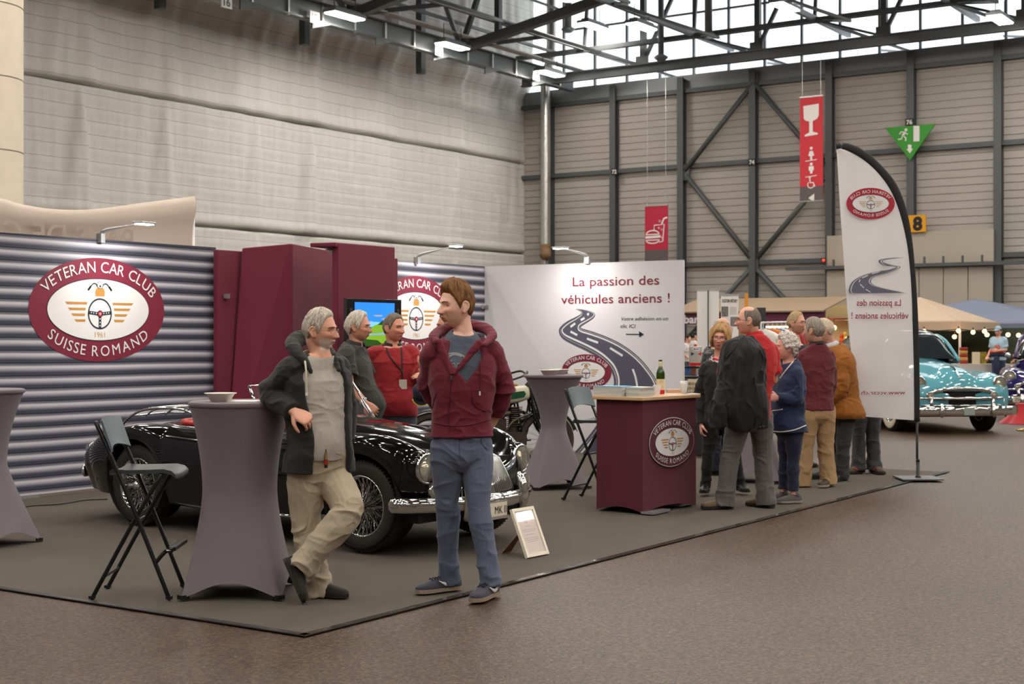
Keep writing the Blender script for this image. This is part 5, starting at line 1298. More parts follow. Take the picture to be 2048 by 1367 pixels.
class Head:
    def __init__(s, c, yaw, pitch=0, roll=0, size=1.0, f=None):
        s.c = np.asarray(c, float); s.size = size; s.f = f or {}
        fw = face(yaw, pitch); lf = nrm(np.cross(UP, fw)); up = np.cross(fw, lf)
        if roll: r = math.radians(roll); lf, up = lf*math.cos(r)+up*math.sin(r), up*math.cos(r)-lf*math.sin(r)
        s.R = np.stack([lf, fw, up], 0)                     # rows: local axes in the hall
    def w(s, p): return np.asarray(p, float)*s.size @ s.R+s.c
    def l(s, p): return ((np.asarray(p, float)-s.c) @ s.R.T)/s.size
    def surf(s, az, ze): X, Y, Z = head_points(az, ze, s.f); return np.stack([X, Y, Z], -1)
    def mesh_into(s, b, na=96, nz=72):
        az = np.linspace(-PI, PI, na, endpoint=False); ze = np.linspace(.04, PI-.05, nz); AZ, ZE = np.meshgrid(az, ze, indexing='ij')
        A = s.surf(AZ, ZE); b.grid(s.w(A.reshape(-1, 3)).reshape(A.shape)[:, ::-1], None, closeu=True)
        V = s.w(A.reshape(-1, 3)).reshape(A.shape)[:, ::-1]
        b.add(V[:, 0], [tuple(range(na))[::-1]]); b.add(V[:, -1], [tuple(range(na))])
        for sd in (-1, 1):                                   # ears
            c = np.array([sd*.0775, -.008, -.006]); R_ = np.array([[.30*1, sd*.9, 0], [-.9*sd, .3, .0], [0, 0, 1.]])
            e = np.array([[0, 0, .032], [0, -.014, .028], [0, -.022, .014], [0, -.021, -.002], [0, -.012, -.018], [0, -.001, -.03], [0, .008, -.026], [0, .008, -.008], [0, .011, .01], [0, .009, .026]])
            pts = e*1.0; pts[:, 0] += sd*.011*np.clip(-pts[:, 1]/.022, 0, 1)
            b.tube(s.w(c+pts), .0058*s.size, 8, closed=True, sub=2)
            b.ball(s.w(c+(sd*.001, -.006, -.002)), (.006*s.size, .013*s.size, .024*s.size), None, 12, 8, s.R.T)
    def eyes(s, parent, base, iris=(70, 84, 96), squint=1.0):
        mw = mat('eye_white', (226, 216, 208), .2, coat=.5); mi = mat('iris_%d' % iris[0], iris, .2, coat=.6); mp = mat('pupil', (10, 10, 10), .15, coat=.6); ml = mat('lid_skin', (190, 128, 108), .5)
        for sd in (-1, 1):
            X = .0315*sd; az = math.asin(min(1, X/.0765)); d = s.surf(np.array([az]), np.array([PI/2-.02]))[0]; c = np.array([X, d[1]-.0035, .003])
            b = MB(); b.ball(s.w(c), np.array([.0125, .0065, .0062*squint])*s.size, mw, 18, 12, s.R.T)
            g = f_ = s.f.get('gaze', 0.0)
            ic = c+np.array([g*.006, .0056, .0003]); b.ball(s.w(ic), np.array([.0055, .0016, .0054*squint])*s.size, mi, 16, 8, s.R.T); b.ball(s.w(ic+(0, .0011, 0)), np.array([.0025, .0009, .0025])*s.size, mp, 12, 6, s.R.T)
            lid = [s.w(c+np.array([t*.0135, .0058-.004*t*t-.0, (.0055-.0065*t*t)*squint+.0012])) for t in np.linspace(-1, 1, 9)]; b.tube(lid, .0022*s.size, 6, ml)
            lid = [s.w(c+np.array([t*.0125, .0055-.004*t*t, -(.0052-.0055*t*t)*squint-.0008])) for t in np.linspace(-1, 1, 9)]; b.tube(lid, .0016*s.size, 6, ml)
            b.build('eye', None, parent, smooth=True, base=base)
    def brows(s, parent, base, rgb, th=.0032):
        b = MB()
        for sd in (-1, 1):
            pts = []
            for t in np.linspace(0, 1, 8):
                x = sd*(.012+.036*t); az = math.asin(x/.0775); z = .0235+.006*math.sin(t*PI*.8)-.003*t
                p = s.surf(np.array([az]), np.array([math.acos(min(1, z/.122))]))[0]; pts.append(s.w((x, p[1]+.0012, z)))
            b.tube(pts, [(th*s.size*(1-.55*t), th*s.size*(1-.55*t)*.8) for t in np.linspace(0, 1, 8)], 8, ref=s.R[2], rnd=True)
        me = b.mesh('eyebrows', True); put_col(me, np.tile(lin(rgb), (len(me.vertices), 1))); place(me, 'eyebrows', M_HAIR, base, parent)
    def hair(s, parent, base, rgb, line, thick, amp=.004, fq=(60, 60, 60), name='hair', var=.25, rgb2=None, na=150, nz=110, mask=None):
        """line(az) = lowest height of the hair; thick(az, z) = thickness"""
        az = np.linspace(-PI, PI, na, endpoint=False); ze = np.linspace(.03, PI-.25, nz); AZ, ZE = np.meshgrid(az, ze, indexing='ij')
        L = s.surf(AZ, ZE); sh = L.copy(); Z = L[..., 2]; hl = line(AZ); m = (Z-hl) if mask is None else mask(AZ, Z, L)
        k = np.clip(m/.012, 0, 1)**.5; th = thick(AZ, Z)*k
        q = np.stack([AZ*fq[0]/4, ZE*fq[2]/9, 0*AZ], -1).reshape(-1, 3) if fq[2] < fq[0] else L.reshape(-1, 3)
        if fq[2] < fq[0]: fq = (1, 1, 1)
        n1 = fbm(q*fq, 3).reshape(Z.shape); n2 = fbm(q*np.array(fq)*2.7+9, 2).reshape(Z.shape)
        rd = L/np.linalg.norm(L, axis=-1, keepdims=True)
        out = L+rd*((th+amp*(n1+.45*n2)*k)*(m > -.004)-.004*(m <= 0))[..., None]
        F = []; 
        keep = m > -.006
        for i in range(na):
            i2 = (i+1) % na
            for j in range(nz-1):
                if keep[i, j] and keep[i2, j] and keep[i2, j+1] and keep[i, j+1]: F.append((i*nz+j, i*nz+j+1, i2*nz+j+1, i2*nz+j))
        if not F: return
        b = MB(); b.add(s.w(out.reshape(-1, 3)), F); capped = bool(keep[:, 0].all())
        if capped: b.add(s.w(out[:, 0].reshape(-1, 3)), [tuple(range(na))])
        me = b.mesh(name, True)
        a = np.array(lin(rgb)); a2 = np.array(lin(rgb2)) if rgb2 else a*.7
        t = np.clip(.5+var*2*n2+var*n1, 0, 1).reshape(-1, 1); cc = a*t+a2*(1-t); cc = np.concatenate([cc, cc.reshape(na, nz, 3)[:, 0]]) if capped else cc
        if len(cc) != len(me.vertices): cc = np.tile(a, (len(me.vertices), 1))
        put_col(me, cc); return place(me, name, M_HAIR, base, parent)
    def glasses(s, parent, base, m, w_=.026, h=.019, r=.0012, box=.8):
        b = MB(); fy = lambda x: .108-4.2*x*x; sg = lambda v, e: np.sign(v)*abs(v)**e; C = []
        for sd in (-1, 1):
            ring = []
            for t in np.linspace(0, 2*PI, 28, endpoint=False):
                x = sd*.033+w_*sg(math.cos(t), box); ring.append(s.w((x, fy(x), -.002+h*sg(math.sin(t), box))))
            C.append(ring); b.tube(ring, r*s.size, 6, closed=True); x = .033+w_
            b.tube([s.w((sd*x, fy(x), .004)), s.w((sd*.0775, .07, .006)), s.w((sd*.0835, .0, .005)), s.w((sd*.083, -.018, -.008))], r*s.size, 6, sub=4)
        b.tube([s.w((-.008, .1075, .002)), s.w((0, .112, .004)), s.w((.008, .1075, .002))], r*s.size, 6, sub=3)
        o = b.build('glasses', m, parent, smooth=True, base=base)
        b = MB()
        for ring in C: b.add(ring, [tuple(range(len(ring)))])
        b.build('spectacle_lens', mat('spectacle_lens', (240, 244, 246), .02, alpha=.07), o, base=base)
        return o

def hand_into(b, wr, d, nrmv, thumb, curl=.35, s=1.0, spread=.012, point=None, thumb_in=.4):
    """wr: wrist, d: direction of the hand, nrmv: back-of-hand normal, thumb: +1/-1 side along cross(d, n)"""
    wr = np.asarray(wr, float); d = nrm(d); n = nrm(nrmv-d*(np.dot(nrmv, d))); x = np.cross(d, n)*thumb
    b.tube([wr-d*.02*s, wr+d*.01*s, wr+d*.045*s, wr+d*.085*s, wr+d*.098*s], [(.027*s, .021*s), (.028*s, .019*s), (.040*s, .017*s), (.043*s, .0145*s), (.040*s, .011*s)], 16, ref=x, sub=3, rnd=True, flat=.8)
    Ls = (.070, .080, .074, .058)
    for i in range(4):
        o = x*(.031-.0205*i)*s; p = wr+d*(.088-.004*abs(i-1.3))*s+o; dd = nrm(d+x*(.10-.07*i)*(spread/.012)); pts = [p-dd*.02*s, p]; c_ = curl if point is None or i != 0 else point
        ang = 0
        for j, fr in enumerate((.45, .32, .23)):
            ang += c_*(1.0 if j == 0 else 1.15)*(1+.12*i); v = dd*math.cos(ang)-n*math.sin(ang); p = p+v*Ls[i]*fr*s; pts.append(p)
        b.tube(pts, np.array([.0088, .0092, .0084, .0078, .0062])*s, 10, sub=3, rnd=True)
    p = wr+d*.022*s+x*.026*s-n*.006*s; v1 = nrm(d*.62+x*.75-n*.28); v2 = nrm(d*.85+x*.40-n*(.2+thumb_in)); v3 = nrm(d*.85+x*.1-n*(.3+thumb_in))
    b.tube([p-v1*.02*s, p+v1*.016*s, p+v1*.04*s, p+v1*.04*s+v2*.030*s, p+v1*.04*s+v2*.03*s+v3*.024*s], np.array([.014, .0145, .0115, .0100, .0075])*s, 12, sub=3, rnd=True)

RINGS = [(-.20, .075, .055), (-.13, .135, .092), (-.06, .166, .112), (0, .172, .118), (.14, .168, .115), (.30, .155, .110), (.50, .164, .116), (.70, .178, .122), (.86, .186, .116), (.95, .178, .104), (1.02, .148, .088), (1.08, .112, .078), (1.13, .084, .070), (1.18, .066, .064)]
_RT = cr(RINGS, 8)
class Person:
    def __init__(s, Z, label, cat='person', foot=None, voxel=.006, **j):
        s.Z = Z; s.j = {}; s.label = label; s.voxel = voxel
        for k, v in j.items(): s.j[k] = P(v[0], v[1], Z+(v[2] if len(v) > 2 else 0))
        s.k = 1.0
    def fin(s, yaw, build=1.0, head=None, belly=0.0, scale=1.0, dep=1.0):
        j = s.j; s.yaw = yaw; s.front = face(yaw)*np.array([1, 1, 0]); s.front = nrm(s.front); s.right = np.cross(s.front, UP)
        j['shR'] = j['shR']-UP*.03; j['shL'] = j['shL']-UP*.03; s.H = (j['hipR']+j['hipL'])/2; s.S = (j['shR']+j['shL'])/2; s.sc = scale; s.build = build; s.belly = belly; s.dep = dep
        s.base = s.H.copy(); s.base[2] = 0
        if 'toeR' in j: s.base[:2] = ((j['anR']+j['anL'])/2)[:2]
        s.base[2] = .0
        return s
    def ring(s, t, w_, d_, grow=0.0):
        ax = s.S-s.H; c = s.H+ax*t
        lh = nrm(s.j['hipR']-s.j['hipL']); ls = nrm(s.j['shR']-s.j['shL']); q = min(max(t, 0), 1); lat = nrm(lh*(1-q)+ls*q)
        shw = np.linalg.norm(s.j['shR']-s.j['shL'])/2
        kk = s.sc*s.build; fr = nrm(np.cross(UP, lat)); fr = fr if fr @ s.front > 0 else -fr
        bel = s.belly*math.exp(-((t-.28)/.24)**2)
        c = c+fr*(bel*.6+.012*math.exp(-((t-.72)/.22)**2))
        if t > 1.0 and 'neck' in s.j:
            nk = s.j['neck']; c = c*(1-min(1, (t-1)/.18))+nk*min(1, (t-1)/.18)
        return c, lat, fr, w_*kk+grow, d_*kk*s.dep+bel*.55+grow
    def torso(s, b, t0, t1, grow=0.0, n=28, flare=0.0):
        A = []
        ts = [t0]+[r[0] for r in RINGS if t0+.03 < r[0] < t1-.03]+[t1]
        tt = _RT[:, 0]; pts = []
        for t in np.linspace(t0, t1, 26):
            w_ = np.interp(t, tt, _RT[:, 1]); d_ = np.interp(t, tt, _RT[:, 2]); c, lat, fr, w_, d_ = s.ring(t, w_, d_, grow+flare*max(0, .2-t))
            a = np.arange(n)/n*2*PI; ca, sa = np.cos(a), np.sin(a); e = .82
            pts.append(c+np.outer(np.sign(sa)*np.abs(sa)**e*w_, lat)+np.outer(np.sign(ca)*np.abs(ca)**e*d_, fr))
        A = np.array(pts); b.grid(A, None, closev=True) if False else None
        nu = len(A); F = []
        for i in range(nu-1):
            for k in range(n): F.append((i*n+k, i*n+(k+1) % n, (i+1)*n+(k+1) % n, (i+1)*n+k))
        F.append(tuple(range(n))[::-1]); F.append(tuple((nu-1)*n+k for k in range(n)))
        # outward orientation
        v0, v1, v3 = A[1, 0], A[1, 1], A[2, 0]
        if np.dot(np.cross(v1-v0, v3-v0), A[1, 0]-A[1].mean(0)) < 0: F = [f[::-1] for f in F]
        b.add(A.reshape(-1, 3), F)
    def shell(s, b, t0, t1, gap, grow=.02, th=.018, n=64, hang=None, flare=0.0):
        """cloth open at the front: gap(t) = half opening angle in radians"""
        tt = _RT[:, 0]; O = []; I = []
        for t in np.linspace(t0, t1, 40):
            w_ = np.interp(t, tt, _RT[:, 1]); d_ = np.interp(t, tt, _RT[:, 2])
            c, lat, fr, w_, d_ = s.ring(t, w_, d_, grow+flare*max(0, .25-t))
            g = gap(t); gl, gr = g if isinstance(g, tuple) else (g, g); a = np.linspace(gr, 2*PI-gl, n); ca, sa = np.cos(a), np.sin(a); e = .82
            f_ = lambda q: c-np.outer(ca*.024*(lambda q: q*q*(3-2*q))(min(max((t-.80)/.28, 0), 1))*s.sc, UP)+np.outer(np.sign(sa)*np.abs(sa)**e*(w_-q), lat)+np.outer(np.sign(ca)*np.abs(ca)**e*(d_-q), fr)
            O.append(f_(0)); I.append(f_(th))
        O = np.array(O); I = np.array(I); nu = len(O); A = np.concatenate([O, I[:, ::-1]], 1)       # closed loop per level
        m = 2*n; F = []
        for i in range(nu-1):
            for k in range(m): F.append((i*m+k, i*m+(k+1) % m, (i+1)*m+(k+1) % m, (i+1)*m+k))
        for i, fl in ((0, True), (nu-1, False)):
            for k in range(n-1):
                q = (i*m+k, i*m+k+1, i*m+m-2-k, i*m+m-1-k); F.append(q if fl else q[::-1])
        v0, v1, v3 = A[1, n//2], A[1, n//2+1], A[2, n//2]
        if np.dot(np.cross(v1-v0, v3-v0), v0-O[1].mean(0)) < 0: F = [f[::-1] for f in F]
        b.add(A.reshape(-1, 3), F)
    def arm(s, b, sd, r, t1=1.0, ext=0.0, n=16):
        sh, el, wr = s.j['sh'+sd], s.j['el'+sd], s.j['wr'+sd]; inn = nrm(s.S-sh)
        r = np.array(r)*s.sc; p = [sh+inn*.085*s.sc+UP*.012, sh, sh+(el-sh)*.5, el+(sh-el)*.08, el+(wr-el)*.1, el+(wr-el)*.5, wr+(el-wr)*.06, wr+nrm(wr-el)*ext]
        rr = [r[0]*.80, r[0]*.97, r[1], r[2], r[2]*.98, r[3], r[4], r[4]]
        p = np.array(p); rr = np.array(rr)
        if t1 < 1:                                           # short sleeve: cut on the upper arm
            p = np.array([sh+inn*.085*s.sc+UP*.012, sh, sh+(el-sh)*t1*.6, sh+(el-sh)*t1]); rr = np.array([r[0]*.8, r[0]*.97, r[1], r[2]])
        b.tube(p, rr, n, sub=4)
    def leg(s, b, sd, r, hem=0.0, n=18, flat=None):
        hp, kn, an = s.j['hip'+sd], s.j['kn'+sd], s.j['an'+sd]; r = np.array(r)*s.sc
        end = an-nrm(kn-an)*(-0.0)+nrm(an-kn)*hem
        p = [hp+UP*.07*s.sc, hp-UP*.01, hp+(kn-hp)*.45, kn+(hp-kn)*.10, kn+(an-kn)*.12, kn+(an-kn)*.5, kn+(an-kn)*.88, end]
        rr = [r[0]*.9, r[0], r[1], r[2], r[2]*.98, r[3], r[4], r[4]*1.03]
        b.tube(p, rr, n, sub=4)
    def folds(s, me, amp, fq=(9, 9, 22), seed=0.0, zones=(), base_amp=1.0):
        v = get_v(me); n = get_n(me); q = v*fq+seed; q = q+.5*np.stack([vnoise(v*6+seed), vnoise(v*6+40+seed), vnoise(v*6+80+seed)], 1)
        r = (1-np.abs(vnoise(q)+.4*vnoise(q*1.9+7)))**3-.35; q2 = q*2.1+31; r = r+.38*((1-np.abs(vnoise(q2)))**3-.35)
        a = np.full(len(v), base_amp*amp)
        for c, rad, k in zones: a = a+amp*k*np.exp(-(np.linalg.norm(v-np.asarray(c), axis=1)/rad)**2)
        set_v(me, v+n*(r*a)[:, None])
    def body(s, head, skin, lip=(176, 98, 90), hands=(), short=1.0, beard=None, blush=.5, arms=('R', 'L'), ankles=False, neckr=.052):
        b = MB(); head.mesh_into(b)
        nk = s.j['neck']; hc = head.c
        nb = hc-head.R[2]*.055*head.size-head.R[1]*.034*head.size
        b.tube([nk-UP*.09*s.sc, nk, (nk+nb)/2, nb, hc-head.R[1]*.032*head.size-head.R[2]*.02*head.size], np.array([neckr*1.25, neckr*1.08, neckr*.97, neckr*.98, neckr*.8])*s.sc, 20, sub=4)
        s.torso(b, -.1, 1.14, -.012)
        for sd in arms: s.arm(b, sd, (.052, .045, .038, .034, .027))
        for h in hands: hand_into(b, **h)
        for sd in 'RL':
            if 'kn'+sd in s.j: s.leg(b, sd, (.078, .065, .048, .046, .036))
        me = remesh(b, s.voxel*.85, 1, 'body')
        v = get_v(me); L = head.l(v); c = np.tile(np.array(lin(skin))*np.array([1.08, 1.12, 1.14]), (len(v), 1)); rr = np.linalg.norm(v-head.c, axis=1)/head.size; on = (rr < .16) & (L[:, 1] > -.02)
        nz = vnoise(v*70)[:, None]*.05+vnoise(v*18)[:, None]*.06; c = c*(1+nz)
        def mixc(mask, rgb): nonlocal c; mk = (mask*on)[:, None]; c = c*(1-mk)+np.array(lin(rgb))*mk
        rd = tuple(np.array(skin)*(.98, .80, .76))
        for sd in (-1, 1): mixc(blush*np.exp(-((L[:, 0]-sd*.042)/.022)**2-((L[:, 2]+.022)/.022)**2), rd)
        mixc(blush*np.exp(-(L[:, 0]/.016)**2-((L[:, 2]+.032)/.014)**2)*(L[:, 1] > .09), rd)
        mixc(.85*np.exp(-(L[:, 0]/.021)**4-((L[:, 2]+.0665)/.0095)**4)*(L[:, 1] > .07), lip)
        for sd in (-1, 1): mixc(.35*np.exp(-((L[:, 0]-sd*.033)/.018)**2-((L[:, 2]-.002)/.012)**2), tuple(np.array(skin)*(.82, .68, .64)))
        mixc(.9*np.exp(-(L[:, 0]/.017)**2-((L[:, 2]+.0668)/.0016)**2)*(L[:, 1] > .08), (70, 30, 28))
        if beard:
            m = np.clip((-.040-L[:, 2])/.022, 0, 1)*np.clip((L[:, 2]+.120)/.01, 0, 1)*np.clip((L[:, 1]-.01)/.02, 0, 1)*np.clip((L[:, 1]-.0)/.02, 0, 1)*(1-np.exp(-(L[:, 0]/.024)**4-((L[:, 2]+.066)/.009)**4)); mixc(np.clip(beard[1]*m*(1+.5*vnoise(v*160)), 0, 1), beard[0])
        put_col(me, np.clip(c, 0, 1)); o = place(me, 'person', M_SKIN, s.base); tag(o, s.label, 'person'); s.o = o; s.head = head
        return o
    def garment(s, mb, name, m, voxel=None, amp=.004, fq=(9, 9, 22), zones=(), sm=2, base_amp=1.0, parent=None):
        me = remesh(mb, voxel or s.voxel, sm, name); s.folds(me, amp, fq, sum(map(ord, name)) % 97*.37+s.Z, zones, base_amp)
        return place(me, name, m, s.base, parent or s.o)
    def trousers(s, name, m, r=(.098, .086, .068, .066, .072), top=.24, hem=.035, amp=.006, grow=.008, pw=1.0):
        b = MB(); s.torso(b, -.19, top, grow)
        for sd in 'RL': s.leg(b, sd, r, hem[sd] if isinstance(hem, dict) else hem)
        z = []
        for sd in 'RL': z += [(s.j['kn'+sd], .11, .9), (s.j['an'+sd], .15, 1.2), (s.j['hip'+sd], .12, .6)]
        return s.garment(b, name, m, amp=amp, zones=z, fq=(6, 6, 9.5), base_amp=.6)
    def shoe(s, sd, m_up, m_sole, L=.285, toe=None, lift=0.0, tall=.07, m_acc=None, pitch=0.0, heelz=None):
        """leather or cloth upper with a separate sole; toe: direction"""
        an = s.j['an'+sd]; d = nrm(np.asarray(toe)*np.array([1, 1, 0])); d3 = nrm(d*math.cos(pitch)+UP*math.sin(pitch)); up = nrm(np.cross(np.cross(d3, UP), d3)) if abs(d3[2]) < .99 else -d
        sd_ = np.cross(d3, up); k = s.sc
        h0 = heelz if heelz is not None else .014
        o = an*np.array([1, 1, 0])+UP*h0-d3*.075*k if pitch == 0 else an-up*.085*k-d3*.06*k
        st = [(0, .028, .052), (.02, .036, .062), (.07, .038, tall), (.12, .037, .066), (.17, .044, .055), (.215, .047, .044), (.255, .042, .034), (.278, .028, .026), (.288, .012, .018)]
        A = []
        for x, w_, h in st:
            x *= L/.285; row = []
            for a in np.linspace(-.15, PI+.15, 15): row.append(o+d3*x*k+sd_*math.cos(a)*w_*k+up*(max(math.sin(a), 0)**.75*h*k+.018*k))
            A.append(row)
        A = np.array(A); b = MB(); nu, nv = A.shape[:2]
        b.grid(A, None, closev=True); b.add(A[0], [tuple(range(nv))]); b.add(A[-1], [tuple(range(nv))[::-1]])
        b.tube([o+d3*.045*k+up*.05*k, an+(an-o)*0+up*.02*k+(o+d3*.06*k+up*.09*k-an)*.5], [.034*k, .037*k], 14)
        so = b.build('shoe', m_up, s.o, smooth=True, base=s.base)
        pl_ = [(-.006, .0), (0, .03), (.02, .04), (.07, .041), (.12, .039), (.17, .047), (.215, .051), (.255, .046), (.28, .031), (.294, .0)]
        ol = [o+d3*x*L/.285*k+sd_*w_*k for x, w_ in pl_]+[o+d3*x*L/.285*k-sd_*w_*k for x, w_ in pl_[::-1][1:-1]]; ol = np.array(ol)
        b = MB(); b.slab(ol+up*.022*k, up, .022*k); b.build('sole', m_sole, so, base=s.base)
        for pt in so.children: pass
        if m_acc:
            b = MB()
            for q in (-1, 1): b.tube([o+d3*.08*k+sd_*q*.043*k+up*.036*k, o+d3*.13*k+sd_*q*.045*k+up*.034*k, o+d3*.17*k+sd_*q*.045*k+up*.05*k, o+d3*.21*k+sd_*q*.038*k+up*.062*k], [.004*k, .008*k, .007*k, .002*k], 6)
            b.build('shoe_stripe', m_acc, so, base=s.base)
        return so
from mathutils.bvhtree import BVHTree
def bvh(o, base):
    me = o.data; v = get_v(me)+base
    return BVHTree.FromPolygons([tuple(x) for x in v], [tuple(p.vertices) for p in me.polygons])
CAMP = Vector((0, 0, CAM_H))
def hit(b, u, v, lift=.003):
    d = Vector(nrm(P(u, v, 1.0)-np.array([0, 0, CAM_H]))); h = b.ray_cast(CAMP, d)
    return None if h[0] is None else np.array(h[0])-np.array(d)*lift
def on_cloth(b, pts, lift=.003): return [q for q in (hit(b, u, v, lift) for u, v in pts) if q is not None]
def seam(b, pts, r, name, m, o, s, sub=8, lift=.002):
    q = on_cloth(b, cr(pts, sub), lift)
    if len(q) > 2: return MB().tube(q, r, 8, rnd=True).build(name, m, o, smooth=True, base=s.base)
def hline(z0=.085, z40=.078, z58=.055, z68=.02, side=-.012, ear=.022, nape=-.07):
    xs = np.radians([0, 40, 58, 68, 80, 88, 104, 114, 150, 180]); ys = [z0, z40, z58, z68, side, ear, ear+.002, -.035, nape+.005, nape]
    return lambda az: np.interp(np.abs(az), xs, ys)
SK1, SK2, SK3 = (224, 172, 148), (206, 146, 120), (214, 160, 136)
M_LEATHER = mat('black_leather', (24, 22, 21), .4, bump=.1, bscale=90); M_SOLE = mat('dark_sole', (30, 27, 24), .7); M_METAL = mat('fine_metal', (130, 124, 116), .3, .9); M_BRSHOE = mat('brown_shoe', (62, 42, 30), .5)
M_BLKRIM = mat('black_rims', (24, 20, 20), .3)
def std_hands(): return ()

# ---------------------------------------------------------------- the young man in the maroon hooded jacket
y = Person(8.30, 'young man in maroon zip hoodie and blue trousers standing hands behind back', voxel=.0055, shR=(869, 694, -.02), shL=(979, 693, .05), neck=(926, 662, .03), elR=(857, 772, .10), wrR=(892, 834, .24),
           elL=(1010, 770, .10), wrL=(993, 830, .17), hipR=(894, 905, 0), hipL=(953, 903, .03), knR=(895, 1018, .06), knL=(958, 1018, -.03), anR=(897, 1154, .15), anL=(980, 1160, -.05))
y.fin(-12, .93)
hd = Head(P(912, 612, 8.31), -57, -2, 0, 1.03, {'nose': 1.0, 'gaze': -.1})
y.body(hd, (232, 182, 158), hands=[dict(wr=y.j['wrL'], d=-UP*.75-RGT*.6+FWD*.1, nrmv=RGT*.6-FWD*.7-UP*.1, thumb=1, curl=.6)], neckr=.053)
hd.eyes(y.o, y.base, (96, 110, 112), 1.0); hd.brows(y.o, y.base, (118, 82, 50), .0028)
hd.hair(y.o, y.base, (140, 96, 54), hline(.078, .072, .050, .022, -.018, .020, -.068), lambda a, z: .010+.022*np.clip(z/.12, 0, 1)**1.3+.010*np.exp(-(a/.9)**2)*np.clip((z-.06)/.04, 0, 1), .006, (34, 34, 22), rgb2=(84, 54, 30))
M_HOOD = cloth('maroon_jersey', (108, 28, 48)); M_TEE = cloth('slate_tee', (84, 92, 106)); M_CHINO = cloth('blue_chino', (92, 100, 122), bscale=300)
b = MB(); y.shell(b, .1, 1.16, lambda t: 0.0, .004, .016); y.garment(b, 'tee_shirt', M_TEE, amp=.003); tee = y.o.children[-1]
M_JSH = y.trousers('trousers', M_CHINO, (.097, .086, .070, .062, .060), hem=.03, amp=.009)
gp = lambda t: float(np.interp(t, [.0, .70, .74, .86, 1.0, 1.08], [.0, .0, .06, .30, .56, .82]))
b = MB(); y.shell(b, .16, 1.09, gp, .026, .02)
for sd in 'RL': y.arm(b, sd, (.078, .068, .062, .058, .047))
z_ = [(y.j['el'+sd], .13, 1.6) for sd in 'RL']+[(y.H+(y.S-y.H)*.3, .16, .6)]
jk = y.garment(b, 'hooded_jacket', M_HOOD, amp=.010, fq=(6, 6, 11), zones=z_, base_amp=.5)
# hood lying round the neck
b = MB(); b.tube([P(874, 684, 8.17), P(868, 672, 8.26), P(885, 661, 8.40), P(925, 652, 8.47), P(962, 654, 8.42), P(984, 670, 8.30), P(968, 690, 8.17)], [(.016, .014), (.030, .022), (.038, .030), (.042, .036), (.040, .030), (.032, .024), (.018, .014)], 14, sub=5, rnd=True)
for pl_ in ([(874, 682), (884, 700), (893, 724), (902, 748)], [(960, 684), (944, 704), (925, 728), (907, 748)]):
    b.tube([P(u, v, 8.155+.0004*(748-v)) for u, v in pl_], [(.026, .011), (.022, .010), (.016, .009), (.008, .007)], 10, sub=4, ref=RGT, rnd=True)
y.garment(b, 'hood', M_HOOD, amp=.004)
bj = bvh(jk, y.base)
seam(bj, [(903, 752), (900, 790), (897, 830), (899, 862)], .003, 'zip', mat('zip_maroon', (82, 24, 38), .5), jk, y)
q = hit(bj, 903, 755, .006)
if q is not None: MB().box(q, (.012, .012, .024), M_METAL).build('zip_pull', M_METAL, jk, base=y.base)
seam(bj, [(962, 690), (961, 720), (961, 755), (960, 782)], .0032, 'drawstring', mat('cord_maroon', (92, 22, 40), .7), jk, y, lift=.006); seam(bj, [(871, 690), (868, 704), (867, 716)], .003, 'drawstring', MATS['cord_maroon'], jk, y, lift=.006)
q = hit(bj, 959.5, 786, .008)
if q is not None: MB().tube([q+UP*.012, q-UP*.012], .0045, 8, M_PRW).build('cord_tip', None, jk, base=y.base)
for pl_ in ([(944, 782), (945, 800), (955, 815), (972, 822)], [(873, 785), (868, 800), (865, 815)], [(868, 845), (900, 851), (940, 849), (980, 838)]): seam(bj, pl_, .0028, 'pocket_seam', MATS['cord_maroon'], jk, y)
bt_ = bvh(tee, y.base); A = Art(); M_FD = mat('tee_print', (150, 152, 154), .8)
def pix_art(A_, b_, name, parent, base, lift=.003):
    out = MB()
    for V, F, m, ly in A_.it:
        W = [hit(b_, p[0], -p[1], lift+.001*ly) for p in V]; ok = [i for i, z in enumerate(W) if z is not None]
        F2 = [f for f in F if all(W[i] is not None for i in f)]
        if F2: out.add([W[i] if W[i] is not None else (0, 0, 0) for i in range(len(W))], F2, m)
    if out.n: return out.build(name, None, parent, base=base)
A.ring((908, -722), 26, 18, 3, M_FD, 1, 40); A.line([(893, -716), (908, -708), (924, -712)], 4, M_FD, 1, 5); A.text('Ford', (893, -735), 16, M_FD, 2, shear=.3, wid=32)
B_ = Art()
for V, F, m, ly in A.it: B_.add(V, F, m, ly)
pix_art(B_, bt_, 'tee_print', tee, y.base)
A = Art(); A.ell((945, -718), 2.2, 4, mat('emblem_green', (40, 44, 34), .7), 1, 10); pix_art(A, bj, 'chest_emblem', jk, y.base)
tr = [c for c in y.o.children if c.name.startswith('trousers')][0]; bt2 = bvh(tr, y.base)
for pl_ in ([(962, 868), (963, 885), (975, 899)], [(920, 868), (919, 890), (920, 912)]): seam(bt2, pl_, .002, 'trouser_seam', mat('seam_blue', (66, 76, 98), .9), tr, y)
M_SNK = cloth('navy_sneaker', (56, 56, 68), .7); M_SNS = mat('grey_sole', (150, 132, 116), .7)
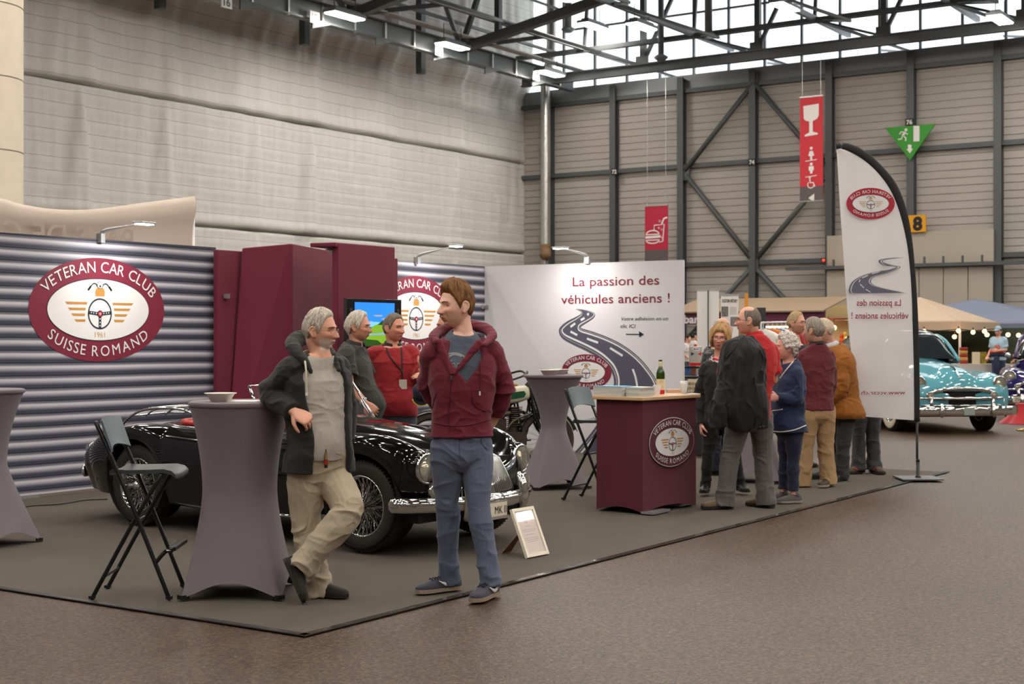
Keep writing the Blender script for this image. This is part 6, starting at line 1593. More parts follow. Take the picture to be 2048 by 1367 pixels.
for sd, toe in (('R', -RGT*.83-FWD*.55), ('L', -RGT*.42-FWD*.9)):
    so = y.shoe(sd, M_SNK, M_SNS, .29, toe, heelz=.016); an = y.j['an'+sd]; d = nrm(toe); o_ = an*np.array([1, 1, 0])+UP*.016-d*.075; sx = np.cross(d, UP)
    for q in (-1, 1):
        MB().tube([o_+d*.055+sx*q*.039+UP*.062, o_+d*.075+sx*q*.041+UP*.042, o_+d*.11+sx*q*.041+UP*.040, o_+d*.165+sx*q*.043+UP*.066], [(.003, .006), (.004, .012), (.004, .011), (.002, .002)], 8, sub=4, ref=sx, rnd=True).build('shoe_stripe', M_PRW, so, smooth=True, base=y.base)
    b = MB()
    for k in range(5): x = .12+.018*k; b.tube([o_+d*x+sx*.022+UP*(.075-.09*(x-.12)), o_+d*(x+.006)+UP*(.086-.10*(x-.12)), o_+d*x-sx*.022+UP*(.075-.09*(x-.12))], .0032, 6, sub=3)
    b.build('laces', mat('navy_lace', (36, 38, 58), .8), so, smooth=True, base=y.base)

# ---------------------------------------------------------------- the old man leaning on the table
o = Person(8.24, 'grey-bearded old man in open black hoodie leaning on the tall table', voxel=.0055, shR=(588, 728, -.06), shL=(672, 722, .12), neck=(640, 706, .03), elR=(541, 789, .0), wrR=(586, 822, -.17), elL=(694, 812, .16), wrL=(690, 880, .08),
           hipR=(612, 943, -.01), hipL=(660, 940, .07), knR=(612, 1045, .02), knL=(699, 1024, -.14), anR=(634, 1167, .04), anL=(600, 1134, -.16))
o.fin(28, .95, belly=.05)
ho = Head(P(641, 660, 8.25), 72, -4, 4, .95, {'nose': 1.12, 'gaze': .2, 'jowl': .06})
o.body(ho, (222, 164, 138), hands=[dict(wr=o.j['wrR'], d=RGT*.80-UP*.42-FWD*.22, nrmv=UP*.55-FWD*.85+RGT*.25, thumb=1, curl=.62, s=1.03)], beard=((240, 230, 218), .95), neckr=.056)
ho.eyes(o.o, o.base, (90, 84, 76), .8); ho.brows(o.o, o.base, (120, 104, 90), .0036)
GREY1, GREY2 = (214, 204, 190), (150, 140, 128)
ho.hair(o.o, o.base, GREY1, hline(.088, .080, .052, .018, -.022, .022, -.072), lambda a, z: .011+.006*np.clip(z/.12, 0, 1), .004, (50, 50, 34), rgb2=GREY2, var=.3)
ho.glasses(o.o, o.base, M_METAL, .022, .015, .0011)
M_GSH = cloth('pale_grey_jersey', (178, 172, 162)); M_BHD = cloth('black_jersey', (33, 33, 32)); M_KHA = cloth('khaki_trouser', (178, 164, 142))
b = MB(); o.shell(b, .12, 1.14, lambda t: 0.0, .012, .016); gs_ = o.garment(b, 'sweatshirt', M_GSH, amp=.006, fq=(7, 7, 9), zones=[(o.H+(o.S-o.H)*.3, .2, .9)])
o.trousers('trousers', M_KHA, (.108, .100, .086, .082, .080), hem={'R': .06, 'L': .0}, amp=.012, top=.2)
gq = lambda t: (float(np.interp(t, [-.2, .3, .8, 1.05], [.55, .62, .55, .62])), float(np.interp(t, [-.2, .3, .8, 1.05], [.42, .55, .72, .80])))
b = MB(); o.shell(b, .0, 1.09, gq, .034, .022, flare=.04)
for sd, rr in (('R', (.088, .080, .076, .068, .052)), ('L', (.078, .07, .064, .06, .058))): o.arm(b, sd, rr)
jo = o.garment(b, 'hooded_jacket', M_BHD, amp=.012, fq=(6, 6, 10), zones=[(o.j['elR'], .14, 1.5), (o.j['shR'], .14, .5)], base_amp=.5)
b = MB(); b.tube([P(622, 745, 8.10), P(611, 722, 8.12), P(590, 700, 8.2), P(588, 684, 8.32), P(612, 674, 8.42), P(650, 690, 8.42), P(668, 712, 8.3), P(678, 740, 8.2)], [(.014, .012), (.026, .02), (.044, .034), (.05, .04), (.046, .04), (.03, .03), (.02, .018), (.012, .01)], 14, sub=5, rnd=True)
o.garment(b, 'hood', M_BHD, amp=.005)
MB().tube([P(610, 722, 8.06), P(612, 740, 8.045), P(612.5, 765, 8.05), P(613, 785, 8.06)], .0055, 8, sub=4, rnd=True).build('drawstring', mat('cord_cream', (222, 214, 198), .8), jo, smooth=True, base=o.base)
MB().tube([P(613, 785, 8.06), P(613, 790, 8.06)], .007, 8, rnd=True).build('cord_tip', M_PRW, jo, base=o.base)
tr = [c for c in o.o.children if c.name.startswith('trousers')][0]; bt2 = bvh(tr, o.base)
q = hit(bt2, 652, 905, .012)
if q is not None:
    k_ = MB(); k_.tube([q+UP*.02, q], .004, 6, M_METAL).box(q-UP*.022, (.016, .006, .05), mat('key_brass', (206, 176, 110), .35, .8)).box(q-UP*.052, (.022, .01, .03), mat('fob_red', (150, 50, 36), .4)).box(q-UP*.075, (.018, .008, .02), M_BLACK); k_.build('key_ring', None, tr, base=o.base)
M_SLIP = cloth('dark_slipper', (40, 35, 31), .8)
o.shoe('R', M_SLIP, M_SOLE, .27, RGT*.92-FWD*.35, heelz=.014)
d3 = nrm(-UP*.88+RGT*.42-FWD*.15); so = None
# the crossed foot stands on its toes
an = o.j['anL']; u_ = nrm(np.cross(np.cross(d3, RGT*.9+UP*.3), d3)); u_ = nrm(RGT*.85+UP*.42+FWD*.1); u_ = nrm(u_-d3*(u_ @ d3)); sd_ = np.cross(d3, u_); st = [(0, .026, .05), (.02, .035, .062), (.07, .038, .072), (.12, .037, .062), (.17, .043, .05), (.21, .045, .04), (.245, .036, .03), (.262, .014, .018)]
og = an-u_*.075-d3*.055; A_ = np.array([[og+d3*x+sd_*math.cos(a)*w_+u_*(max(math.sin(a), 0)**.75*h+.014) for a in np.linspace(-.15, PI+.15, 15)] for x, w_, h in st])
tip = A_[..., 2].min(); A_[..., 2] += max(0, .02-tip); b = MB(); b.grid(A_, None, closev=True); b.add(A_[0], [tuple(range(15))]); b.add(A_[-1], [tuple(range(15))[::-1]]); so = b.build('shoe', M_SLIP, o.o, smooth=True, base=o.base)
ol = np.array([og+d3*x+sd_*w_ for x, w_ in [(-.004, 0), (0, .028), (.02, .038), (.07, .041), (.17, .046), (.215, .048), (.25, .036), (.268, 0)]]+[og+d3*x-sd_*w_ for x, w_ in [(.25, .036), (.215, .048), (.17, .046), (.07, .041), (.02, .038), (0, .028)]]); ol[:, 2] += max(0, .02-tip)
b = MB(); b.slab(ol+u_*.018, u_, .02); b.build('sole', M_SOLE, so, base=o.base)

# ---------------------------------------------------------------- generic clothed visitors
def visitor(s, head, skin, hair, top, legs, shoes=None, hands=(), glasses=None, beard=None, eyes=True, brow=(110, 96, 84), toes=None, arms='RL', neckr=.052):
    """top: list of garments; legs: (name, material, radii, hem)"""
    s.body(head, skin, hands=hands, beard=beard, neckr=neckr)
    if eyes: head.eyes(s.o, s.base, (86, 88, 90), .85); head.brows(s.o, s.base, brow)
    if hair: hair(head, s)
    if glasses: head.glasses(s.o, s.base, *glasses)
    out = []
    for g in top:
        b = MB(); s.shell(b, g.get('t0', .0), g.get('t1', 1.16), g.get('gap', lambda t: 0.0), g.get('grow', .012), .018, flare=g.get('flare', 0.0))
        for sd in g.get('arms', 'RL'): s.arm(b, sd, g.get('r', (.072, .064, .058, .052, .044)), g.get('cut', 1.0))
        zz = [(s.j['el'+sd], .13, 1.4) for sd in g.get('arms', 'RL')]
        out.append(s.garment(b, g['name'], g['m'], amp=g.get('amp', .011), fq=g.get('fq', (6, 6, 10)), zones=zz, base_amp=.6))
        if g.get('collar'):
            b = MB(); nk = s.j['neck']; rad = .073*s.sc; pts = [nk+UP*.008+s.right*math.sin(a)*rad+s.front*math.cos(a)*rad-UP*.02*math.cos(a) for a in np.linspace(.5, 2*PI-.5, 14)]
            b.tube(pts, [(.010, .026)]*14, 10, ref=None, rnd=True); b.build('collar', g['collar'], out[-1], smooth=True, base=s.base)
    if legs: s.trousers(legs[0], legs[1], legs[2], hem=legs[3] if len(legs) > 3 else .03, amp=.008)
    if shoes:
        for sd, t in zip('RL', toes): s.shoe(sd, shoes[0], shoes[1], .28*s.sc, t, heelz=shoes[2] if len(shoes) > 2 else .014, m_acc=shoes[3] if len(shoes) > 3 else None)
    return out
def hair_of(rgb, rgb2, line=None, th=.012, amp=.004, fq=(50, 50, 34), mask=None, top=.004):
    return lambda h, s: h.hair(s.o, s.base, rgb, line or hline(), lambda a, z: th+top*np.clip(z/.12, 0, 1), amp, fq, rgb2=rgb2, mask=mask)
def bald(az0=62, ztop=.085):                        # hair only round the sides and back
    l = hline(.2, .2, .2, .05, -.012, .022, -.072)
    return lambda a, z, L: np.minimum(np.minimum(z-l(a), ztop+.02*np.clip((np.abs(a)-2)/.8, 0, 1)-z), (np.abs(a)-math.radians(az0))*.07)
JEAN = (.098, .088, .074, .072, .072)
# dark-shirted man by the windscreen
p = Person(12.25, 'white-haired man in dark short-sleeved shirt behind the roadster windscreen', shR=(692, 702, -.14), shL=(716, 698, .2), neck=(712, 688, .03), elR=(699, 770, -.24), wrR=(731, 806, -.26), elL=(742, 768, .22), wrL=(756, 812, .1), hipR=(712, 846, -.06), hipL=(724, 844, .11), knR=(714, 935, -.06), knL=(726, 935, .1), anR=(712, 1009, -.06), anL=(726, 1006, .1))
p.fin(66, .98, belly=.10)
h = Head(P(717, 654, 12.27), 78, -3, 0, 1.0, {'nose': 1.1, 'jowl': .08})
M_DSH = cloth('dark_check_shirt', (50, 49, 47), bscale=120, var=.25, vscale=70, stretch=(1, 1, .15))
visitor(p, h, (214, 152, 126), hair_of((224, 214, 198), (170, 158, 142), hline(.094, .088, .05, .02, -.028, .016, -.08), .018, .006), [dict(name='shirt', m=M_DSH, t0=-.02, grow=.02, cut=.72, r=(.080, .076, .078, .05, .05), collar=M_DSH)],
        ('trousers', cloth('dark_trousers', (40, 40, 44)), JEAN), (M_LEATHER, M_SOLE), [dict(wr=p.j['wrR'], d=RGT*.7-UP*.6, nrmv=-FWD+RGT*.2, thumb=1, curl=.4), dict(wr=p.j['wrL'], d=RGT*.2-UP, nrmv=RGT, thumb=1, curl=.4)], (M_METAL, .022, .014, .0016), toes=(RGT, RGT))
w_ = p.j['wrR']; MB().lathe([(.034, -.008), (.037, 0), (.034, .008)], 20, None, w_-nrm(w_-p.j['elR'])*.03, w_-p.j['elR'], False).build('wristband', mat('wristband_blue', (190, 208, 226), .4), p.o, smooth=True, base=p.base)
# man in the red sweater
p = Person(12.75, 'man in red sweater with lanyard talking beside the television', shR=(747, 703, -.05), shL=(824, 700, .04), neck=(786, 690, .03), elR=(735, 765, .02), wrR=(757, 793, -.10), elL=(833, 756, -.05), wrL=(843, 738, -.20), hipR=(774, 842, -.02), hipL=(812, 842, .03), knR=(773, 930, -.02), knL=(814, 930, .02), anR=(772, 1005, -.02), anL=(816, 1004, .02))
p.fin(22, .98, belly=.075)
h = Head(P(788, 656, 12.75), 52, -2, 0, .99, {'nose': 1.15, 'jowl': .06})
M_RSW = cloth('red_knit', (150, 28, 36)); M_JEAN = cloth('blue_jeans', (78, 86, 100), var=.22, vscale=14)
g = visitor(p, h, (216, 150, 124), hair_of((140, 126, 114), (96, 84, 74), hline(.09, .084, .056, .02, -.015), .011, .004), [dict(name='sweater', m=M_RSW, t0=.09, grow=.02, r=(.080, .072, .066, .058, .046), collar=cloth('dark_collar', (34, 32, 34)))], ('jeans', M_JEAN, JEAN), (M_BRSHOE, M_SOLE),
            [dict(wr=p.j['wrR'], d=RGT*.9-UP*.3-FWD*.2, nrmv=-FWD*.8+UP*.5, thumb=1, curl=.2), dict(wr=p.j['wrL'], d=RGT*.5+UP*.8-FWD*.2, nrmv=-FWD*.6+RGT*.6, thumb=-1, curl=.25)], toes=(RGT*.4-FWD, RGT*.6-FWD))
bb = bvh(g[0], p.base); M_STRAP = mat('lanyard_black', (28, 26, 28), .7); b = MB()
for l in ([(772, 693), (778, 710), (790, 726), (803, 742), (805, 758)], [(802, 694), (804, 712), (804, 735), (805, 758)]):
    q = on_cloth(bb, cr(l, 6), .008); 
    if len(q) > 2: b.tube(q, [(.0065, .0025)]*len(q), 8, ref=RGT)
lo = b.build('lanyard', M_STRAP, p.o, smooth=True, base=p.base); q = hit(bb, 806, 768, .014)
if q is not None: MB().box(q, (.068, .004, .082), mat('badge_white', (206, 198, 188), .5), rotz(TH-PI/2)).build('name_badge', None, lo, base=p.base)
# man hidden behind the young man, holding a cap
p = Person(12.0, 'man mostly hidden behind the young man holding a navy cap', shR=(890, 704, .18), shL=(914, 702, -.12), neck=(898, 692, .03), elR=(886, 772, .05), wrR=(862, 751, -.02), elL=(905, 775, -.2), wrL=(868, 775, -.20), hipR=(898, 842, .1), hipL=(910, 842, -.08), knR=(898, 935, .1), knL=(912, 935, -.08), anR=(896, 1017, .1), anL=(911, 1022, -.08))
p.fin(-70, .92)
h = Head(P(896, 654, 12.0), -76, 0, 0, .96)
visitor(p, h, SK2, hair_of((96, 84, 72), (60, 52, 46)), [dict(name='jacket', m=cloth('grey_jacket', (66, 60, 58)), t0=-.05, grow=.016)], ('trousers', cloth('dark_trousers', (0, 0, 0)), JEAN), (M_LEATHER, M_SOLE), [dict(wr=p.j['wrR'], d=-RGT*.95+UP*.05, nrmv=UP*.8-FWD*.5, thumb=-1, curl=.12), dict(wr=p.j['wrL'], d=-RGT*.85-UP*.25-FWD*.3, nrmv=-FWD+UP*.3, thumb=1, curl=.8)], toes=(-RGT, -RGT))
c0 = P(845, 782, 11.66); t = thing('baseball_cap', 'navy cap with yellow-edged peak held in a hand beside the young man', 'cap', tuple(c0))
b = MB(); A_ = []
for i, q_ in enumerate(np.linspace(0, PI/2, 8)): A_.append([(.085*math.cos(q_)*math.cos(a), .055*math.sin(q_)-.02, .075*math.cos(q_)*math.sin(a)) for a in np.linspace(0, 2*PI, 24, endpoint=False)])
R_ = np.stack([RGT, -FWD, UP], 0); A_ = np.array(A_) @ R_; b.grid(A_, None, closev=True); b.add(A_[-1], [tuple(range(24))]); b.build('cap_crown', cloth('cap_navy', (28, 32, 52)), t, smooth=True)
pk = [(-.075*math.cos(a)-.01, -.02-.0*a, -.045-.075*math.sin(a)) for a in np.linspace(.25, PI-.25, 12)]; top_ = [(-.07, -.02, -.03), (.06, -.02, -.03)]
pts = np.array(pk[::-1]+[(-.07, -.02, -.02), (.055, -.02, -.03)][::1]) @ R_; b = MB(); b.slab(pts, -FWD, .004); b.build('cap_peak', MATS['cap_navy'], t)
MB().tube(np.array(pk) @ R_, .0045, 6).build('peak_piping', mat('cap_yellow', (230, 196, 40), .6), t, smooth=True)

# ---------------------------------------------------------------- the group by the counter
# woman with the fair bob
p = Person(13.6, 'fair-haired woman with glasses, dark coat and patterned blouse beside the counter', shR=(1414, 728, -.02), shL=(1466, 727, .05), neck=(1439, 712, .03), elR=(1401, 784, .02), wrR=(1402, 846, -.03), elL=(1478, 784, .06), wrL=(1474, 842, 0), hipR=(1424, 838, 0), hipL=(1456, 838, .04), knR=(1416, 906, 0), knL=(1470, 906, .06), anR=(1411, 968, 0), anL=(1481, 966, .08))
p.fin(-8, .86, scale=.93, belly=.03)
h = Head(P(1440, 676, 13.58), -14, -2, -6, .93, {'nose': .85})
M_BL = mat('patterned_blouse', (190, 160, 150), .8)
nt = M_BL.node_tree; bs = nt.nodes['Principled BSDF']; tc = nt.nodes.new('ShaderNodeTexCoord'); vo = nt.nodes.new('ShaderNodeTexVoronoi'); vo.feature = 'DISTANCE_TO_EDGE'; vo.inputs['Scale'].default_value = 26; nt.links.new(tc.outputs['Object'], vo.inputs['Vector'])
vo2 = nt.nodes.new('ShaderNodeTexVoronoi'); vo2.inputs['Scale'].default_value = 9; nt.links.new(tc.outputs['Object'], vo2.inputs['Vector'])
r1 = nt.nodes.new('ShaderNodeValToRGB'); e = r1.color_ramp.elements; e[0].position = .06; e[0].color = (*lin((222, 210, 200)), 1); e[1].position = .11; e[1].color = (*lin((96, 48, 48)), 1); nt.links.new(vo.outputs['Distance'], r1.inputs[0])
r2 = nt.nodes.new('ShaderNodeValToRGB'); e = r2.color_ramp.elements; e[0].position = .26; e[0].color = (1, 1, 1, 1); e[1].position = .30; e[1].color = (0, 0, 0, 1); nt.links.new(vo2.outputs['Distance'], r2.inputs[0])
mxx = nt.nodes.new('ShaderNodeMix'); mxx.data_type = 'RGBA'; nt.links.new(r2.outputs[0], mxx.inputs[0]); nt.links.new(r1.outputs[0], mxx.inputs[6]); mxx.inputs[7].default_value = (*lin((190, 24, 60)), 1); nt.links.new(mxx.outputs[2], bs.inputs['Base Color'])
bobm = lambda a, z, L: np.minimum(z-np.interp(np.abs(a), np.radians([0, 30, 48, 60, 75, 180]), [.062, .058, .02, -.05, -.075, -.085]), .03)
M_DCOAT = cloth('black_coat', (30, 29, 30))
visitor(p, h, (220, 160, 140), lambda hh, s: hh.hair(s.o, s.base, (206, 168, 116), None or hline(), lambda a, z: .022+.016*np.clip((np.abs(a)-.9)/.8, 0, 1)+.008*np.clip(z/.1, 0, 1), .006, (40, 40, 16), rgb2=(140, 104, 64), mask=bobm),
        [dict(name='blouse', m=M_BL, t0=.02, grow=.012, arms='', amp=.004), dict(name='coat', m=M_DCOAT, t0=-.32, t1=1.08, grow=.034, flare=.05, gap=lambda t: float(np.interp(t, [-.3, .3, 1.05], [.62, .55, .42])), r=(.07, .064, .060, .054, .048))],
        ('trousers', cloth('black_trousers', (24, 24, 26)), (.096, .082, .062, .056, .05), .03), (M_LEATHER, M_SOLE, .04), [dict(wr=p.j['wrR'], d=-UP+RGT*.05, nrmv=-RGT, thumb=-1, curl=.4, s=.92)], (M_BLKRIM, .026, .019, .0020, .6), toes=(-FWD-RGT*.25, -FWD+RGT*.2), brow=(150, 120, 90), neckr=.052)
# balding man behind her
p = Person(15.6, 'balding man in black leather jacket standing behind the fair-haired woman', shR=(1420, 710, -.12), shL=(1440, 708, .14), neck=(1432, 696, .02), elR=(1414, 768, -.15), wrR=(1430, 815, -.18), elL=(1450, 768, .18), wrL=(1462, 810, .1), hipR=(1430, 812, -.08), hipL=(1440, 812, .08), knR=(1430, 880, -.06), knL=(1444, 880, .08), anR=(1427, 936, -.06), anL=(1446, 933, .08))
p.fin(100, .98)
h = Head(P(1445, 658, 15.6), 112, -2, 0, 1.0)
visitor(p, h, (206, 158, 134), hair_of((176, 168, 158), (130, 122, 114), None, .005, .002, mask=bald(58, .07)), [dict(name='leather_jacket', m=mat('jacket_leather', (30, 29, 29), .42, bump=.2, bscale=40), t0=-.05, grow=.03, r=(.084, .076, .07, .062, .052))], ('jeans', cloth('navy_jeans', (36, 40, 58)), JEAN), (M_LEATHER, M_SOLE), [dict(wr=p.j['wrR'], d=RGT*.5-UP*.8, nrmv=-FWD, thumb=1, curl=.5)], (M_METAL, .022, .015, .0014), toes=(RGT, RGT))
# tall man with the jacket over his shoulder
p = Person(12.55, 'tall bald man in red polo with a black jacket over his shoulder', shR=(1540, 694, .10), shL=(1488, 690, -.08), neck=(1508, 672, .02), elR=(1548, 760, .12), wrR=(1520, 780, .34), elL=(1470, 755, -.14), wrL=(1462, 790, .02), hipR=(1522, 836, .05), hipL=(1478, 836, -.06), knR=(1526, 912, .06), knL=(1461, 912, -.06), anR=(1532, 998, .05), anL=(1449, 1000, -.06))
p.fin(-118, 1.02, belly=.06)
h = Head(P(1497, 641, 12.55), -102, 0, 0, 1.0, {'nose': 1.05})
M_POLO = cloth('red_polo', (186, 26, 32))
visitor(p, h, (222, 164, 142), hair_of((140, 128, 116), (100, 88, 80), None, .006, .002, mask=bald(60, .088)), [dict(name='polo_shirt', m=M_POLO, t0=-.02, grow=.02, cut=.8, r=(.080, .078, .080, .05, .05), collar=M_POLO)], ('trousers', cloth('grey_trousers', (98, 94, 92)), (.108, .098, .084, .080, .082), .045), (mat('tan_shoe', (96, 74, 44), .5), M_SOLE), [dict(wr=p.j['wrR'], d=-RGT*.8+FWD*.4, nrmv=UP, thumb=1, curl=.4)], (M_METAL, .022, .014, .0014), toes=(-RGT*.7+FWD*.7, -RGT*.97-FWD*.15))
b = MB(); rows = [(672, 1487, 1505, .06), (682, 1466, 1519, .10), (695, 1450, 1529, .14), (712, 1442, 1532, .16), (740, 1438, 1530, .165), (775, 1434, 1530, .17), (805, 1432, 1531, .17), (832, 1452, 1530, .15), (850, 1478, 1530, .12)]
pts = [P((a+c)/2, v, 12.38) for v, a, c, d in rows]; b.tube(pts, [((c-a)/2/FPX*12.4, d) for v, a, c, d in rows], 26, sub=4, ref=RGT, flat=.8)
b.tube([P(1452, 770, 12.30), P(1441, 800, 12.28), P(1436, 830, 12.28), P(1436, 852, 12.30)], [(.07, .05), (.075, .055), (.075, .05), (.070, .045)], 14, sub=4, ref=RGT)
b.tube([P(1515, 770, 12.26), P(1522, 810, 12.24), P(1525, 856, 12.26)], [(.055, .05), (.062, .05), (.060, .045)], 14, sub=4, ref=RGT)
me = remesh(b, .007, 3, 'draped_jacket'); p.folds(me, .022, (11, 11, 3.0), 3.0); dj = place(me, 'draped_jacket', cloth('navy_black_wool', (31, 31, 34)), p.base, p.o)
bd = bvh(dj, p.base)
for pl_ in ([(1472, 690), (1462, 705), (1452, 715)], [(1520, 700), (1527, 718), (1522, 735)]): seam(bd, pl_, .008, 'jacket_collar', MATS['navy_black_wool'], dj, p, lift=.004)
for u, v in ((1521, 853), (1527, 852)):
    q = hit(bd, u, v, .003)
    if q is not None: MB().ball(q, .007, M_METAL, 10, 6).build('jacket_stud', None, dj, base=p.base)
# curly white-haired lady
p = Person(13.0, 'curly white-haired woman in navy jacket with white piping', shR=(1570, 738, .14), shL=(1592, 740, -.10), neck=(1577, 722, .02), elR=(1566, 800, .2), wrR=(1552, 782, .05), elL=(1594, 800, -.14), wrL=(1556, 796, -.16), hipR=(1574, 862, .08), hipL=(1588, 862, -.06), knR=(1570, 920, .08), knL=(1586, 922, -.06), anR=(1566, 984, .06), anL=(1588, 989, -.08))
p.fin(-76, .92, scale=.90, belly=.085)
h = Head(P(1572, 695, 13.0), -86, 2, 0, .93, {'nose': 1.0, 'jowl': .08})
M_NVJ = cloth('navy_knit', (32, 44, 78)); 
g = visitor(p, h, (226, 168, 150), lambda hh, s: hh.hair(s.o, s.base, (226, 220, 212), hline(.080, .074, .04, .01, -.03, -.01, -.085), lambda a, z: .026+.010*np.clip(z/.1, 0, 1), .013, (70, 70, 70), rgb2=(168, 160, 152), var=.3), [dict(name='jacket', m=M_NVJ, t0=-.02, grow=.03, flare=.05, r=(.078, .072, .068, .062, .054))],
            ('trousers', cloth('navy_trousers', (34, 38, 62)), (.098, .084, .064, .058, .054), -.05), (mat('grey_canvas', (92, 88, 88), .8), mat('pale_sole', (150, 140, 130), .7)), [dict(wr=p.j['wrL'], d=-RGT*.9+UP*.1, nrmv=-FWD+UP*.2, thumb=1, curl=.5, s=.9)], toes=(-RGT, -RGT*.95-FWD*.25), brow=(190, 180, 170))
bj = bvh(g[0], p.base); M_PIP = mat('white_piping', (222, 214, 208), .7)
seam(bj, [(1592, 716), (1580, 730), (1569, 744), (1560, 756)], .006, 'neck_piping', M_PIP, g[0], p, lift=.003); seam(bj, [(1546, 862), (1565, 863), (1590, 859), (1612, 850)], .005, 'hem_piping', M_PIP, g[0], p); seam(bj, [(1545, 821), (1555, 820), (1565, 818)], .005, 'pocket_piping', M_PIP, g[0], p)
# man in the maroon jumper
p = Person(14.35, 'grey-haired man in maroon jumper and khaki trousers seen from behind', shL=(1610, 706, .0), shR=(1655, 706, .05), neck=(1633, 690, .02), elL=(1600, 762, .08), wrL=(1592, 790, .26), elR=(1661, 762, .08), wrR=(1656, 796, .22), hipL=(1619, 826, -.02), hipR=(1650, 826, .03), knL=(1611, 894, 0), knR=(1651, 894, .04), anL=(1606, 963, 0), anR=(1657, 959, .04))
p.fin(-158, .95, belly=.04)
h = Head(P(1627, 661, 14.35), -128, -2, 0, 1.0)
M_MJ = cloth('maroon_knit', (98, 32, 40))
visitor(p, h, (218, 164, 140), hair_of((170, 160, 146), (122, 112, 100), hline(.086, .08, .055, .02, -.02, .02, -.08), .014, .004), [dict(name='jumper', m=M_MJ, t0=.06, grow=.018, r=(.078, .072, .064, .058, .05), collar=cloth('dark_collar', (0, 0, 0)))], ('chinos', cloth('khaki_chino', (168, 136, 98)), (.106, .096, .082, .078, .078), .04), (M_BRSHOE, mat('pale_sole', (0, 0, 0))), [dict(wr=p.j['wrR'], d=FWD*.6-UP*.5-RGT*.3, nrmv=RGT, thumb=-1, curl=.5)], (M_METAL, .022, .014, .0014), toes=(FWD*.3-RGT*.3-FWD*.7, -RGT*.9-FWD*.3), eyes=True)
# man in the mustard jacket
p = Person(15.05, 'white-haired man in mustard jacket stooping beside the feather flag', shR=(1668, 706, .14), shL=(1684, 708, -.12), neck=(1661, 690, .02), elR=(1662, 772, .16), wrR=(1656, 805, .1), elL=(1682, 778, -.20), wrL=(1660, 802, -.16), hipR=(1684, 824, .09), hipL=(1694, 824, -.08), knR=(1672, 893, .09), knL=(1686, 892, -.08), anR=(1656, 946, .1), anL=(1684, 949, -.08))
p.fin(-86, 1.05, belly=.03)
h = Head(P(1648, 662, 15.05), -104, -14, 0, 1.0)
visitor(p, h, (222, 168, 146), hair_of((226, 210, 186), (176, 158, 136), hline(.088, .082, .055, .02, -.02, .02, -.075), .012, .004), [dict(name='jacket', m=cloth('mustard_cord', (152, 92, 26)), t0=-.12, grow=.044, flare=.12, r=(.09, .084, .078, .068, .056), amp=.012, collar=mat('shirt_collar', (200, 204, 212), .7))], ('trousers', cloth('charcoal_trousers', (52, 52, 54)), JEAN, .04), (M_LEATHER, M_SOLE), [dict(wr=p.j['wrL'], d=-RGT*.7-UP*.5, nrmv=-FWD, thumb=1, curl=.5)], toes=(-RGT, -RGT*.6-FWD*.6))
# tall man with glasses at the back
p = Person(16.6, 'tall man with glasses and dark patterned shirt looking right behind the group', shR=(1570, 697, -.05), shL=(1618, 697, .06), neck=(1592, 686, .02), elR=(1562, 748, -.02), wrR=(1575, 790, -.1), elL=(1625, 748, .08), wrL=(1618, 790, 0), hipR=(1582, 800, -.02), hipL=(1608, 800, .03), knR=(1581, 866, 0), knL=(1610, 866, .02), anR=(1580, 917, 0), anL=(1612, 917, .02))
p.fin(28, .95)
h = Head(P(1593, 646, 16.6), 52, -2, 0, 1.05)
visitor(p, h, (216, 160, 134), hair_of((196, 170, 132), (150, 124, 92), hline(.094, .09, .062, .025, -.01), .008, .003), [dict(name='shirt', m=mat('dark_print_shirt', (40, 40, 48), .8, var=.6, vscale=26), t0=-.05, grow=.02)], ('jeans', M_JEAN, JEAN), (M_LEATHER, M_SOLE), [dict(wr=p.j['wrR'], d=-UP+RGT*.3, nrmv=-FWD, thumb=1)], (M_METAL, .023, .016, .0014), toes=(-FWD+RGT*.3, -FWD+RGT*.4))
# man behind the flag
p = Person(15.75, 'man in jeans and hiking boots standing behind the feather flag', shL=(1710, 700, -.02), shR=(1756, 700, .04), neck=(1733, 686, 0), elL=(1700, 760, 0), wrL=(1706, 806, .06), elR=(1764, 760, .06), wrR=(1760, 806, .1), hipL=(1718, 806, -.02), hipR=(1746, 806, .02), knL=(1717, 872, 0), knR=(1745, 872, .02), anL=(1717, 933, 0), anR=(1749, 931, .02))
p.fin(-165, 1.0)
h = Head(P(1733, 654, 15.75), -160, 0, 0, 1.0)
M_BOOT = cloth('hiking_boot', (86, 70, 54), .8)
visitor(p, h, SK2, hair_of((90, 76, 62), (60, 50, 42)), [dict(name='jacket', m=cloth('brown_jacket', (78, 62, 46)), t0=-.03, grow=.026, r=(.08, .074, .068, .06, .05))], ('jeans', cloth('grey_jeans', (70, 72, 76), var=.25, vscale=14), (.104, .092, .076, .072, .076), .03), (M_BOOT, mat('boot_sole', (44, 40, 38), .8), .014, mat('boot_orange', (226, 92, 40), .6)), [dict(wr=p.j['wrL'], d=-UP, nrmv=-RGT, thumb=1)], toes=(RGT*.2-FWD*.9, -RGT*.75-FWD*.5))
